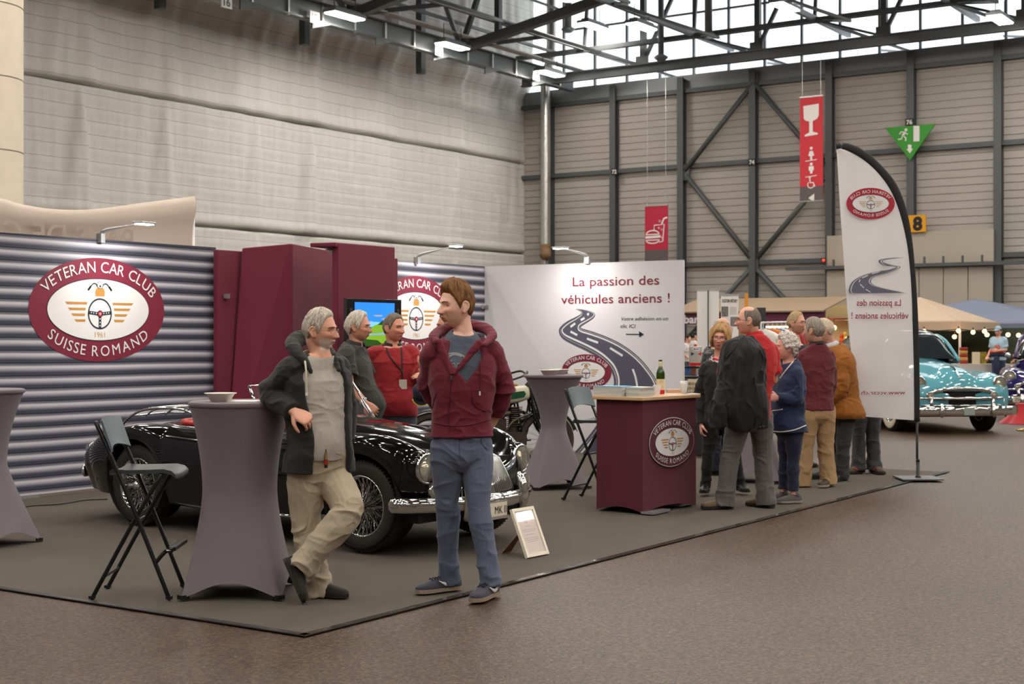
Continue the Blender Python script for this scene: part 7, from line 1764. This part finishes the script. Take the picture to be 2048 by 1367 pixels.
# ================================================================== beyond the stand
# sagging beige banner of the neighbouring stand, seen from behind
top = cr([(-60, 388), (0, 397), (40, 409), (110, 419), (190, 418), (290, 405), (375, 394), (384, 393)], 6); Yn = 13.4
t = thing('stretched_banner', 'sagging beige banner with mirrored lettering behind the striped wall', 'banner', tuple(PY(384, 640, Yn)*np.array([1, 1, 0])))
bs_ = PY(384, 640, Yn)*np.array([1, 1, 0]); A_ = []
for u, v in top:
    p = PY(u, v, Yn); h = p[2]; rowp = []
    for k in range(22):
        s = k/21; z = h+(1.7-h)*s; roll = .05*math.exp(-((s-.10)/.09)**2)
        rowp.append(p*np.array([1, 1, 0])+UP*z-np.array([0, roll+.02*math.sin(s*5+u*.02), 0])-bs_)
    A_.append(rowp)
b = MB(); b.grid(np.array(A_)); o = b.build('banner_cloth', mat('banner_beige', (224, 208, 194), .8, bump=.5, bscale=2.5, translucent=.2), t, smooth=True); m_ = o.modifiers.new('t', 'SOLIDIFY'); m_.thickness = .006
MB().tube([PY(386, 394, Yn+.03)-bs_, PY(386, 394, Yn+.03)*np.array([1, 1, 0])-bs_], .022, 10).build('banner_pole', M_WHITE, t, smooth=True)
A = Art(); x1 = PY(252, 470, Yn)[0]; x0 = PY(-40, 450, Yn)[0]
B = Art(); B.text('PAYS DE GEX', (0, 0), .26, mat('banner_print', (188, 172, 160), .8), 1, wid=x1-x0+.3, bold=.01); V, F, m, ly = B.it[0]
A.add(np.stack([x1-V[:, 0], V[:, 1]], 1), [f[::-1] for f in F], m, ly); A.put('banner_print', lambda V, ly: np.stack([V[:, 0], np.full(len(V), Yn-.125), V[:, 1]+2.52], 1)-bs_, t)
# cable on the carpet
q = [G(u, v) for u, v in ((20, 1024), (60, 1016), (120, 1012), (170, 1004), (215, 1002))]
tag(MB().tube(np.array(q)+UP*.02, .007, 6, sub=6).build('cable', M_BLACK, smooth=True), 'thin black cable on the carpet along the striped wall', 'cable')

def zat(v, Z): return CAM_H+(CV-v)/FPX*Z
# ---- merchandise stand behind the white wall
st = P(1386, 800, 18.2); st[2] = 0; ms = thing('display_stand', 'dark display stand with brochures right behind the white wall edge', 'display stand', tuple(st), TH-PI/2)
for z in (zat(801, 18.2), zat(752, 18.2), zat(732, 18.2)): MB().box((0, .05, z-.012), (.34, .34, .024)).build('shelf', M_BLACK, ms)
for s in (-1, 1): MB().box((s*.16, .2, .65), (.03, .03, 1.3)).build('post', M_BLACK, ms)
MB().box((0, .05, .4), (.32, .30, .76)).build('cabinet', mat('stand_dark', (40, 38, 40), .6), ms)
c = P(1391, 732, 18.2); o = thing('oil_can', 'grey oil can with red band on the dark display stand', 'can', tuple(c+UP*.002), TH-PI/2)
MB().box((0, 0, .125), (.15, .12, .25)).build('can_body', mat('can_grey', (196, 192, 180), .4, .3), o, bevel=.008); MB().box((0, -.001, .022), (.152, .122, .042)).build('red_band', mat('can_red', (206, 40, 36), .4), o)
A = Art(); A.ell((0, .215), .05, .024, M_PRW, 1, 24); A.text('Mobil', (0, .205), .022, mat('can_blue', (36, 50, 110), .5), 2, align=.5, bold=.02); A.poly([(-.065, .13), (-.065, .18), (-.02, .155)][::-1], MATS['can_blue'], 1); A.poly([(.065, .13), (.065, .18), (.02, .155)], MATS['can_red'], 1); A.put('can_print', on_plane((0, -.061, 0), (1, 0, 0), UP, .001), o)
MB().tube([(0, 0, .25), (0, 0, .275)], .02, 12).build('can_cap', MATS['can_red'], o)
for i, (u, rgb, lab) in enumerate(((1376, (70, 110, 170), 'blue-covered brochure on the dark display stand'), (1387, (150, 96, 74), 'brown-covered brochure in the middle of the dark display stand'), (1397, (214, 208, 200), 'pale brochure at the right of the dark display stand'))):
    p = P(u, 752, 18.1); o = MB().box((0, 0, .062), (.07, .006, .12), None, np.array([[1, 0, 0], [0, .94, -.34], [0, .34, .94]])).build('brochure', mat('brochure_%d' % i, rgb, .4, var=.5, vscale=24)); o.location = tuple(p+UP*.014); o.rotation_euler = (0, 0, TH-PI/2); tag(o, lab, 'brochure')
p = P(1386, 793, 17.95); kb = thing('keyring_board', 'cream board hung with key rings below the brochures', 'board', tuple(p), TH-PI/2)
MB().box((0, 0, .11), (.13, .008, .22)).build('board', mat('board_cream', (220, 204, 176), .7), kb)
for i in range(9): MB().tube([(-.042+.042*(i % 3)+.014*math.cos(a), -.008, .045+.06*(i//3)+.014*math.sin(a)) for a in np.linspace(0, 2*PI, 12, endpoint=False)], .0035, 5, closed=True).build('key_ring', mat('ring_%d' % (i % 3), ((60, 50, 44), (150, 96, 50), (120, 116, 110))[i % 3], .4, .6), kb)

# ---- roll-up banners
def rollup(u0, u1, vt, Z, label, back):
    a, c = P(u0, 700, Z), P(u1, 700, Z); m = (a+c)/2; w_ = (u1-u0)/FPX*Z; h = zat(vt, Z); t = thing('roll_up_banner', label, 'banner', (m[0], m[1], 0), TH-PI/2)
    MB().box((0, 0, h/2+.03), (w_, .006, h-.06)).build('banner_sheet', mat('sheet_white', (226, 224, 218), .6), t); MB().box((0, 0, .04), (w_, .12, .08)).build('cassette', M_ALU, t); MB().box((0, 0, h), (w_+.02, .02, .025)).build('top_rail', M_ALU, t)
    if back: MB().tube([(0, -.03, .08), (0, -.02, h-.01)], .009, 8).build('support_pole', M_STEEL, t)
    return t, w_, h
rollup(1394, 1438, 579, 20.5, 'white roll-up banner seen from behind with its support pole', True)
t, w_, h = rollup(1442, 1477, 589, 21.5, 'white roll-up banner headed KUSTOM HISTORY', False)
pm = on_plane((0, -.004, 0), (1, 0, 0), UP, .002)
A = Art(); A.text('KUSTOM HISTORY', (0, h-.115), .05, M_INK, 2, align=.5, wid=w_*.86, bold=.02); A.put('headline', pm, t)
for x, y, sx, sy, rgb in ((-.075, h-.25, .05, .075, (110, 110, 108)), (.06, h-.40, .05, .07, (120, 116, 112)), (-.075, h-.5, .05, .07, (90, 90, 90))):
    A = Art(); A.poly([(x-sx, y-sy), (x+sx, y-sy), (x+sx, y+sy), (x-sx, y+sy)], mat('photo_%d' % rgb[0], rgb, .5, var=.6, vscale=30), 2); A.put('printed_photo', pm, t)
A = Art()
for k in range(6): A.line([(.0, h-.19-.02*k), (.10, h-.19-.02*k)], .004, M_SGREY, 2)
A.put('body_text', pm, t)
simple('orange_plank', 'narrow orange plank standing upright behind the tall bald man', 'plank', P(1493, 673, 24.0)*np.array([1, 1, 0]), (.055, .03, zat(586, 24.0)), mat('orange_wood', (222, 150, 52), .6), TH-PI/2)
simple('loudspeaker', 'dark box loudspeaker behind the tall bald man\'s head', 'loudspeaker', P(1522, 673, 25.0)*np.array([1, 1, 0]), (.13, .2, zat(615, 25.0)), mat('speaker_dark', (52, 54, 58), .6), TH-PI/2)
# ---- clothes rail
ra, rc = P(1522, 645, 20.2), P(1604, 643, 22.5); cr_ = thing('clothes_rail', 'white clothes rail full of jackets behind the group', 'clothes rail', tuple(((ra+rc)/2)*np.array([1, 1, 0])))
cb = ((ra+rc)/2)*np.array([1, 1, 0]); b = MB(); b.tube([ra-cb, rc-cb], .014, 8); b.build('rail', M_WHITE, cr_, smooth=True)
for q in (ra, rc): MB().tube([q-cb, (q-cb)*np.array([1, 1, 0])+UP*.02], .014, 8).box((q-cb)*np.array([1, 1, 0])+UP*.015, (.05, .5, .03), None, rotz(TH-PI/2)).build('post', M_WHITE, cr_)
gc = [((228, 224, 214), 'white'), ((170, 84, 46), 'rust-brown'), ((214, 140, 40), 'orange'), ((44, 80, 160), 'bright blue'), ((232, 228, 222), 'white and red'), ((150, 40, 44), 'dark red'), ((170, 60, 50), 'brick-red'), ((60, 58, 66), 'charcoal'), ((180, 170, 150), 'sand-coloured')]
dirr = nrm(rc-ra); sider = np.cross(UP, dirr)
for i, (rgb, nm) in enumerate(gc):
    p = ra+(rc-ra)*(.05+.105*i); t = thing('hanging_jacket', '%s jacket on a hanger, %s on the clothes rail' % (nm, ('first from the left', 'second from the left', 'third from the left', 'fourth from the left', 'fifth from the left', 'fourth from the right end', 'third from the right end', 'second from the right end', 'last at the right')[i]), 'jacket', tuple(p-UP*.02))
    MB().tube([sider*.20-UP*.15, sider*.03-UP*.07, -UP*.05, UP*.02, UP*.035+dirr*.01], .006, 6, sub=3).tube([-UP*.06, -sider*.2-UP*.15], .006, 6).build('hanger', M_WHITE, t)
    b = MB(); rr = [(.05, .03, -.075), (.13, .035, -.10), (.22, .045, -.16), (.23, .05, -.30), (.22, .05, -.6), (.23, .055, -.85)]
    b.tube([UP*z for _, _, z in rr], [(w_, d) for w_, d, _ in rr], 18, sub=4, ref=sider); b.tube([sider*.2-UP*.15, sider*.27-UP*.4, sider*.27-UP*.72], .05, 12, sub=3).tube([-sider*.2-UP*.15, -sider*.27-UP*.4, -sider*.27-UP*.72], .05, 12, sub=3)
    b.build('jacket_body', cloth('garment_%d' % i, rgb), t, smooth=True)
# ---- lit stall right of the rail
sp_ = P(1678, 673, 31.0)*np.array([1, 1, 0]); sl = thing('market_stall', 'brightly lit wire-grid stall between the group and the flag', 'stall', tuple(sp_), TH-PI/2)
b = MB(); zt = zat(640, 31.0)
for x in np.arange(-.35, .36, .05): b.tube([(x, .25, .9), (x, .25, zt)], .003, 4)
for z in np.arange(.9, zt, .05): b.tube([(-.35, .25, z), (.35, .25, z)], .003, 4)
b.build('wire_grid', M_WHITE, sl); MB().box((0, 0, .45), (.8, .6, .9)).build('stall_table', mat('stall_cloth', (196, 182, 160), .8), sl); MB().box((0, .27, (zt+.9)/2), (.75, .01, zt-.9)).build('backdrop', mat('stall_back', (226, 190, 130), .7), sl); MB().box((0, 0, zt+.03), (.8, .6, .03)).build('canopy_board', mat('stall_red', (120, 40, 40), .6), sl)
for i, (u, v) in enumerate(((1657, 650), (1668, 655))):
    p = P(u, v, 30.6); o = MB().ball(p, .075 if i == 0 else .05, mat('warm_bulb', (255, 214, 150), .4, emit=14), 16, 10).tube([p, p+UP*.2], .008, 6, M_BLACK).build('stall_lamp', smooth=True); tag(o, ('glaring warm lamp', 'smaller warm lamp')[i]+' in the stall beside the white-haired man', 'lamp')
for i, (u, v, rgb, lab) in enumerate(((1683, 672, (200, 70, 30), 'orange-red doll hanging in the lit stall'), (1690, 668, (220, 170, 70), 'yellow trinket hanging in the lit stall'))):
    p = P(u, v, 30.8); tag(MB().ball(p, (.045, .04, .05), mat('trinket_%d' % i, rgb, .6), 12, 8).tube([p-UP*.03, p-UP*.12, p-UP*.2], [.03, .05, .03], 10).build('hanging_trinket', smooth=True), lab, 'trinket')
p = PX(1682, 640, XW-.10); o = MB().box((0, 0, 0), (.52, .10, .13), mat('exit_green', (90, 220, 60), .4, emit=1.6)).build('exit_sign'); o.location = tuple(p); o.rotation_euler = (0, 0, -PI/2); tag(o, 'small lit green exit sign above the market stall', 'sign')
A = Art(); A.poly([(.06, -.035), (.10, -.035), (.10, .035), (.06, .035)], M_PRW, 1); A.line([(-.12, 0), (-.03, 0)], .02, M_PRW, 1); A.ell((0, .02), .012, .012, M_PRW, 1, 12); A.line([(0, .01), (-.01, -.012), (.012, -.035)], .012, M_PRW, 1); A.put('sign_pictogram', on_plane((0, -.052, 0), (1.2, 0, 0), UP, .002), o)
# ---- bar kiosk along the far wall
Xk = 44.5; y0, y1 = PX(1340, 650, Xk)[1], PX(1650, 650, Xk)[1]; yc_ = (y0+y1)/2; L = y0-y1
kt = thing('bar_kiosk', 'long low bar kiosk with purple fascia and beige awning at the far wall', 'kiosk', (Xk, yc_, 0))
f = lambda v: zat(v, PX(1500, 650, Xk) @ FWD)
MB().box((0, 0, (f(622)+f(648))/2), (.12, L, f(622)-f(648)), mat('fascia_purple', (104, 46, 76), .6)).build('fascia', None, kt)
b = MB(); b.slab([(-.2, L/2, f(622)), (-.2, -L/2, f(622)), (2.2, -L/2, f(592)), (2.2, L/2, f(592))], (-.3, 0, 1), .05); b.build('awning', mat('awning_beige', (168, 146, 122), .8, bump=.4, bscale=3), kt)
MB().box((3.2, 0, 1.3), (.1, L, 2.6)).build('back_wall', mat('kiosk_cream', (206, 180, 130), .7), kt); MB().box((.3, 0, .55), (.5, L, 1.1)).build('bar_counter', mat('bar_counter', (70, 52, 48), .6), kt)
for s in np.linspace(-L/2+.1, L/2-.1, 6): MB().box((0, s, f(648)/2), (.12, .12, f(648))).build('post', M_STEEL, kt)
MB().box((1.5, L/2-2.2, f(650)-.05), (.16, 3.2, .05)).build('strip_light', mat('strip_warm', (255, 226, 180), .4, emit=6), kt)
A = Art(); a_ = PX(1368, 648, Xk-.07); c_ = PX(1395, 648, Xk-.07); A.text('bar', (yc_-a_[1], f(645)), (f(628)-f(645)), M_PRW, 1, wid=a_[1]-c_[1]+.05, bold=.03); A.put('fascia_letters', on_plane((-.065, 0, 0), (0, -1, 0), UP, .004), kt)

# ---- far visitors
def far_person(u, vt, Z, yaw, label, shirt, legs, skin=SK3, hair=((70, 58, 48), (44, 36, 30)), cap=None, hy=None, extra=None, height=None):
    k = (zat(vt, Z))/1.76; m = FPX/Z; z2v = lambda z: CV+(CAM_H-z*k)*m; dx = lambda x: u+x*k*m
    fr = face(yaw); r_ = np.cross(fr, UP); sx = r_ @ RGT; sz = r_ @ FWD
    J = lambda lat, z, fw=0.0: (u+(lat*sx+fw*(fr @ RGT))*k*m, z2v(z), (lat*sz+fw*(fr @ FWD))*k)
    p = Person(Z, label, voxel=.010, shR=J(.175, 1.46), shL=J(-.175, 1.46), neck=J(0, 1.49), elR=J(.235, 1.17), wrR=J(.20, 1.0, .2), elL=J(-.235, 1.17), wrL=J(-.15, 1.15, .24), hipR=J(.09, .93), hipL=J(-.09, .93), knR=J(.10, .50), knL=J(-.10, .50), anR=J(.10, .09), anL=J(-.11, .09, .05))
    p.fin(yaw, .97, scale=k); h = Head(P(u, z2v(1.64), Z)+fr*.03, yaw if hy is None else hy, -6, 0, 1.0*k)
    R_, L_ = p.j['wrR'], p.j['wrL']
    visitor(p, h, skin, hair_of(*hair), [dict(name='t_shirt', m=shirt, t0=-.05, grow=.022, cut=.75, r=(.078, .074, .074, .05, .05))], ('trousers', legs, JEAN), (M_LEATHER, M_SOLE), [dict(wr=R_, d=fr*.7-UP*.5, nrmv=UP, thumb=-1, curl=.5), dict(wr=L_, d=fr*.3+r_*.8, nrmv=fr, thumb=1, curl=.5)], toes=(fr, fr))
    if cap:
        h.hair(p.o, p.base, cap, lambda a: .048+0*a, lambda a, z: .026+0*z, .0, name='cap', rgb2=cap); b = MB(); b.tube([h.w((0, .07, .055)), h.w((0, .13, .052)), h.w((0, .17, .04))], [(.07*k, .008), (.065*k, .007), (.03*k, .005)], 14, sub=3, ref=h.R[0], rnd=True); me = b.mesh('cap_peak', True); put_col(me, np.tile(lin(cap), (len(me.vertices), 1))); place(me, 'cap_peak', M_HAIR, p.base, p.o)
    return p, h
M_TBL = cloth('pale_blue_tee', (166, 196, 214)); M_DEN = cloth('dark_denim', (44, 54, 84)); M_WT = cloth('white_tee', (214, 210, 206))
p, h = far_person(1997, 653, 36.5, -35, 'man in pale blue T-shirt and cap standing by the tents', M_TBL, M_DEN, cap=(150, 176, 190))
sh_ = [c for c in p.o.children if c.name.startswith('t_shirt')][0]; bb = bvh(sh_, p.base); A = Art(); A.text('40', (1994, -698), 9, mat('print_orange', (226, 90, 60), .7), 2, align=.5, bold=.03)
pix_art(A, bb, 'shirt_print', sh_, p.base, .012)
w0 = p.H+UP*.02; MB().tube([w0+p.right*.2*math.sin(a)+p.front*.15*math.cos(a)+UP*.10 for a in np.linspace(0, 2*PI, 18, endpoint=False)], .05, 10, closed=True).tube([w0+p.front*.15+UP*.08, w0+p.front*.2-UP*.2, w0+p.front*.17-UP*.4], [(.06, .04), (.09, .04), (.05, .03)], 10, sub=3).build('tied_jacket', cloth('navy_jacket', (40, 48, 78)), p.o, smooth=True, base=p.base)
MB().tube([w0+p.right*.12*s_+p.front*.15+UP*(.17+.0*s_) for s_ in (-1.4, -.5, .5, 1.4)], .035, 10, sub=3).build('waist_bag', mat('bag_red', (220, 70, 50), .6), p.o, smooth=True, base=p.base)
far_person(2043, 674, 40.0, -70, 'person in white shirt cut by the right edge near the tents', cloth('white_shirt', (214, 208, 204)), M_DEN)
far_person(1388, 664, 39.0, 100, 'person in dark cap and white T-shirt at the bar', M_WT, M_DEN, cap=(34, 34, 36)); far_person(1374, 670, 40.5, 60, 'person in white T-shirt left of the dark-capped one at the bar', M_WT, cloth('grey_legs', (90, 84, 80)))

# ---- tents with string lights
def tent(x0, x1, y0, y1, ze, zp, val, m, label, post=True):
    c = ((x0+x1)/2, (y0+y1)/2); t = thing('market_tent', label, 'tent', (c[0], c[1], 0)); hx, hy = (x1-x0)/2, (y1-y0)/2
    cs = [(-hx, -hy), (hx, -hy), (hx, hy), (-hx, hy)]; b = MB()
    for i in range(4):
        a, d = cs[i], cs[(i+1) % 4]; n = 12; A_ = []
        for k in range(n+1):
            s = k/n; e = np.array([a[0]+(d[0]-a[0])*s, a[1]+(d[1]-a[1])*s]); A_.append([np.array([e[0]*(1-q), e[1]*(1-q), ze+(zp-ze)*q-.10*math.sin(PI*q)*math.sin(PI*s)]) for q in np.linspace(0, 1, 10)])
        b.grid(np.array(A_))
    o = b.build('canopy', m, t, smooth=True, auto=25); s_ = o.modifiers.new('t', 'SOLIDIFY'); s_.thickness = .01
    b = MB()
    for i in range(4):
        a, d = cs[i], cs[(i+1) % 4]; A_ = []
        for k in range(25): s = k/24; e = (a[0]+(d[0]-a[0])*s, a[1]+(d[1]-a[1])*s); A_.append([(e[0]*1.004, e[1]*1.004, ze+.005), (e[0]*1.006, e[1]*1.006, ze-val-.03*abs(math.sin(s*PI*8)))])
        b.grid(np.array(A_))
    o = b.build('valance', m, t); s_ = o.modifiers.new('t', 'SOLIDIFY'); s_.thickness = .008
    for a in cs: MB().box((a[0]*.985, a[1]*.985, ze/2), (.05, .05, ze)).build('post', M_WHITE, t)
    return t
Zt = 38.0; ze = zat(643, Zt); zp = zat(593, 40.3); C_ = P(1921, 643, Zt)
tent(C_[0], C_[0]+3.7, C_[1], C_[1]+3.4, ze, zp, ze-zat(659, Zt), mat('tent_beige', (214, 192, 168), .75, translucent=.25), 'beige market tent with string lights behind the pale blue car')
tent(42.4, 46.6, 9.2, 16.4, zat(648, 43.5), zat(602, 47.2), .22, mat('tent_bluegrey', (128, 136, 156), .75, translucent=.15), 'blue-grey market tent right behind the beige one')
simple('tent_backdrop', 'dark green backdrop at the rear of the tents', 'backdrop', (42.1, 11.6, 0), (.06, 7.4, 1.75), mat('backdrop_green', (62, 70, 54), .8, var=.3, vscale=2))
t = thing('string_lights', 'string of warm bulbs along the tent edges', 'string lights', tuple(P(1950, 640, 37.7)*np.array([1, 1, 0]))); b0 = P(1950, 640, 37.7)*np.array([1, 1, 0])
MBU = mat('warm_festoon', (255, 200, 120), .4, emit=9); pts = [(1830, 658), (1848, 662), (1880, 664), (1917, 661), (1946, 664), (1969, 662), (1992, 661), (2016, 669), (2037, 670), (2060, 666)]
MB().tube([P(u, v-3, 37.75)-b0 for u, v in pts], .012, 5, sub=4).build('cord', M_BLACK, t)
for u, v in pts[1:2]+pts[3:6]+pts[7:]+[(1909, 673), (1974, 669)]:
    p = P(u, v, 37.75)-b0; bb_ = MB(); bb_.ball(p, .055, MBU, 14, 10).tube([p+UP*.045, p+UP*.12], .018, 8, M_BLACK); bb_.build('bulb', None, t, smooth=True)
# goods on the stall under the tent
tb = P(1955, 730, 37.0)*np.array([1, 1, 0]); simple('stall_table', 'white-clothed table under the beige tent', 'table', tb, (1.6, .6, zat(727, 37.0)), mat('table_cloth_white', (196, 190, 184), .7), TH-PI/2)
zt = zat(727, 37.0)+.003
def stallp(u): p = P(u, 700, 36.95); p[2] = zt; return p
simple('framed_picture', 'cream framed picture on the white-clothed table', 'picture', stallp(1952), (.2, .04, .30), mat('picture_cream', (222, 206, 176), .6), TH-PI/2)
simple('yellow_tin', 'tall yellow and black tin right of the framed picture', 'tin', stallp(1967), (.13, .1, .30), mat('tin_yellow', (150, 130, 40), .5, var=.5, vscale=9), TH-PI/2)
for i in range(5):
    p = stallp(1927); p[2] += .085*i; o = MB().lathe([(.0, 0), (.10, 0), (.105, .02), (.105, .06), (.1, .08), (0, .08)], 18).build('round_tin', mat('tin_red_%d' % (i % 2), ((150, 40, 36), (196, 150, 70))[i % 2], .5), smooth=True); o.location = tuple(p); tag(o, 'red and tan round tin in the stack beside the tent post', 'tin', 'round tins stacked beside the tent post')
# red cloth and brass foot at the right edge
p = G(2046, 846); t = thing('red_drape', 'crimson cloth draped over a low stand at the right edge', 'cloth', (p[0], p[1], 0))
n = 48; A_ = []
for i in range(10):
    s = i/9; r_ = .12+.26*s**1.6; A_.append([(r_*(1+.10*s*math.sin(a*9))*math.cos(a), r_*(1+.10*s*math.sin(a*9))*math.sin(a), .34*(1-s)+.004) for a in np.linspace(0, 2*PI, n, endpoint=False)])
b = MB(); b.grid(np.array(A_)[::-1], None, closev=True); b.add(np.array(A_)[0], [tuple(range(n))]); b.build('cloth', mat('velvet_red', (176, 20, 34), .8, sheen=.4), t, smooth=True)
p = G(2052, 861); b = MB(); b.lathe([(0, 0), (.15, 0), (.155, .015), (.12, .03), (.03, .045), (.022, .06), (.022, .95), (.035, .97), (0, 1.0)], 28); o = b.build('barrier_post', mat('brass_post', (190, 156, 90), .25, .9), smooth=True); o.location = (p[0], p[1], 0); tag(o, 'brass barrier post at the right edge by the crimson cloth', 'post')
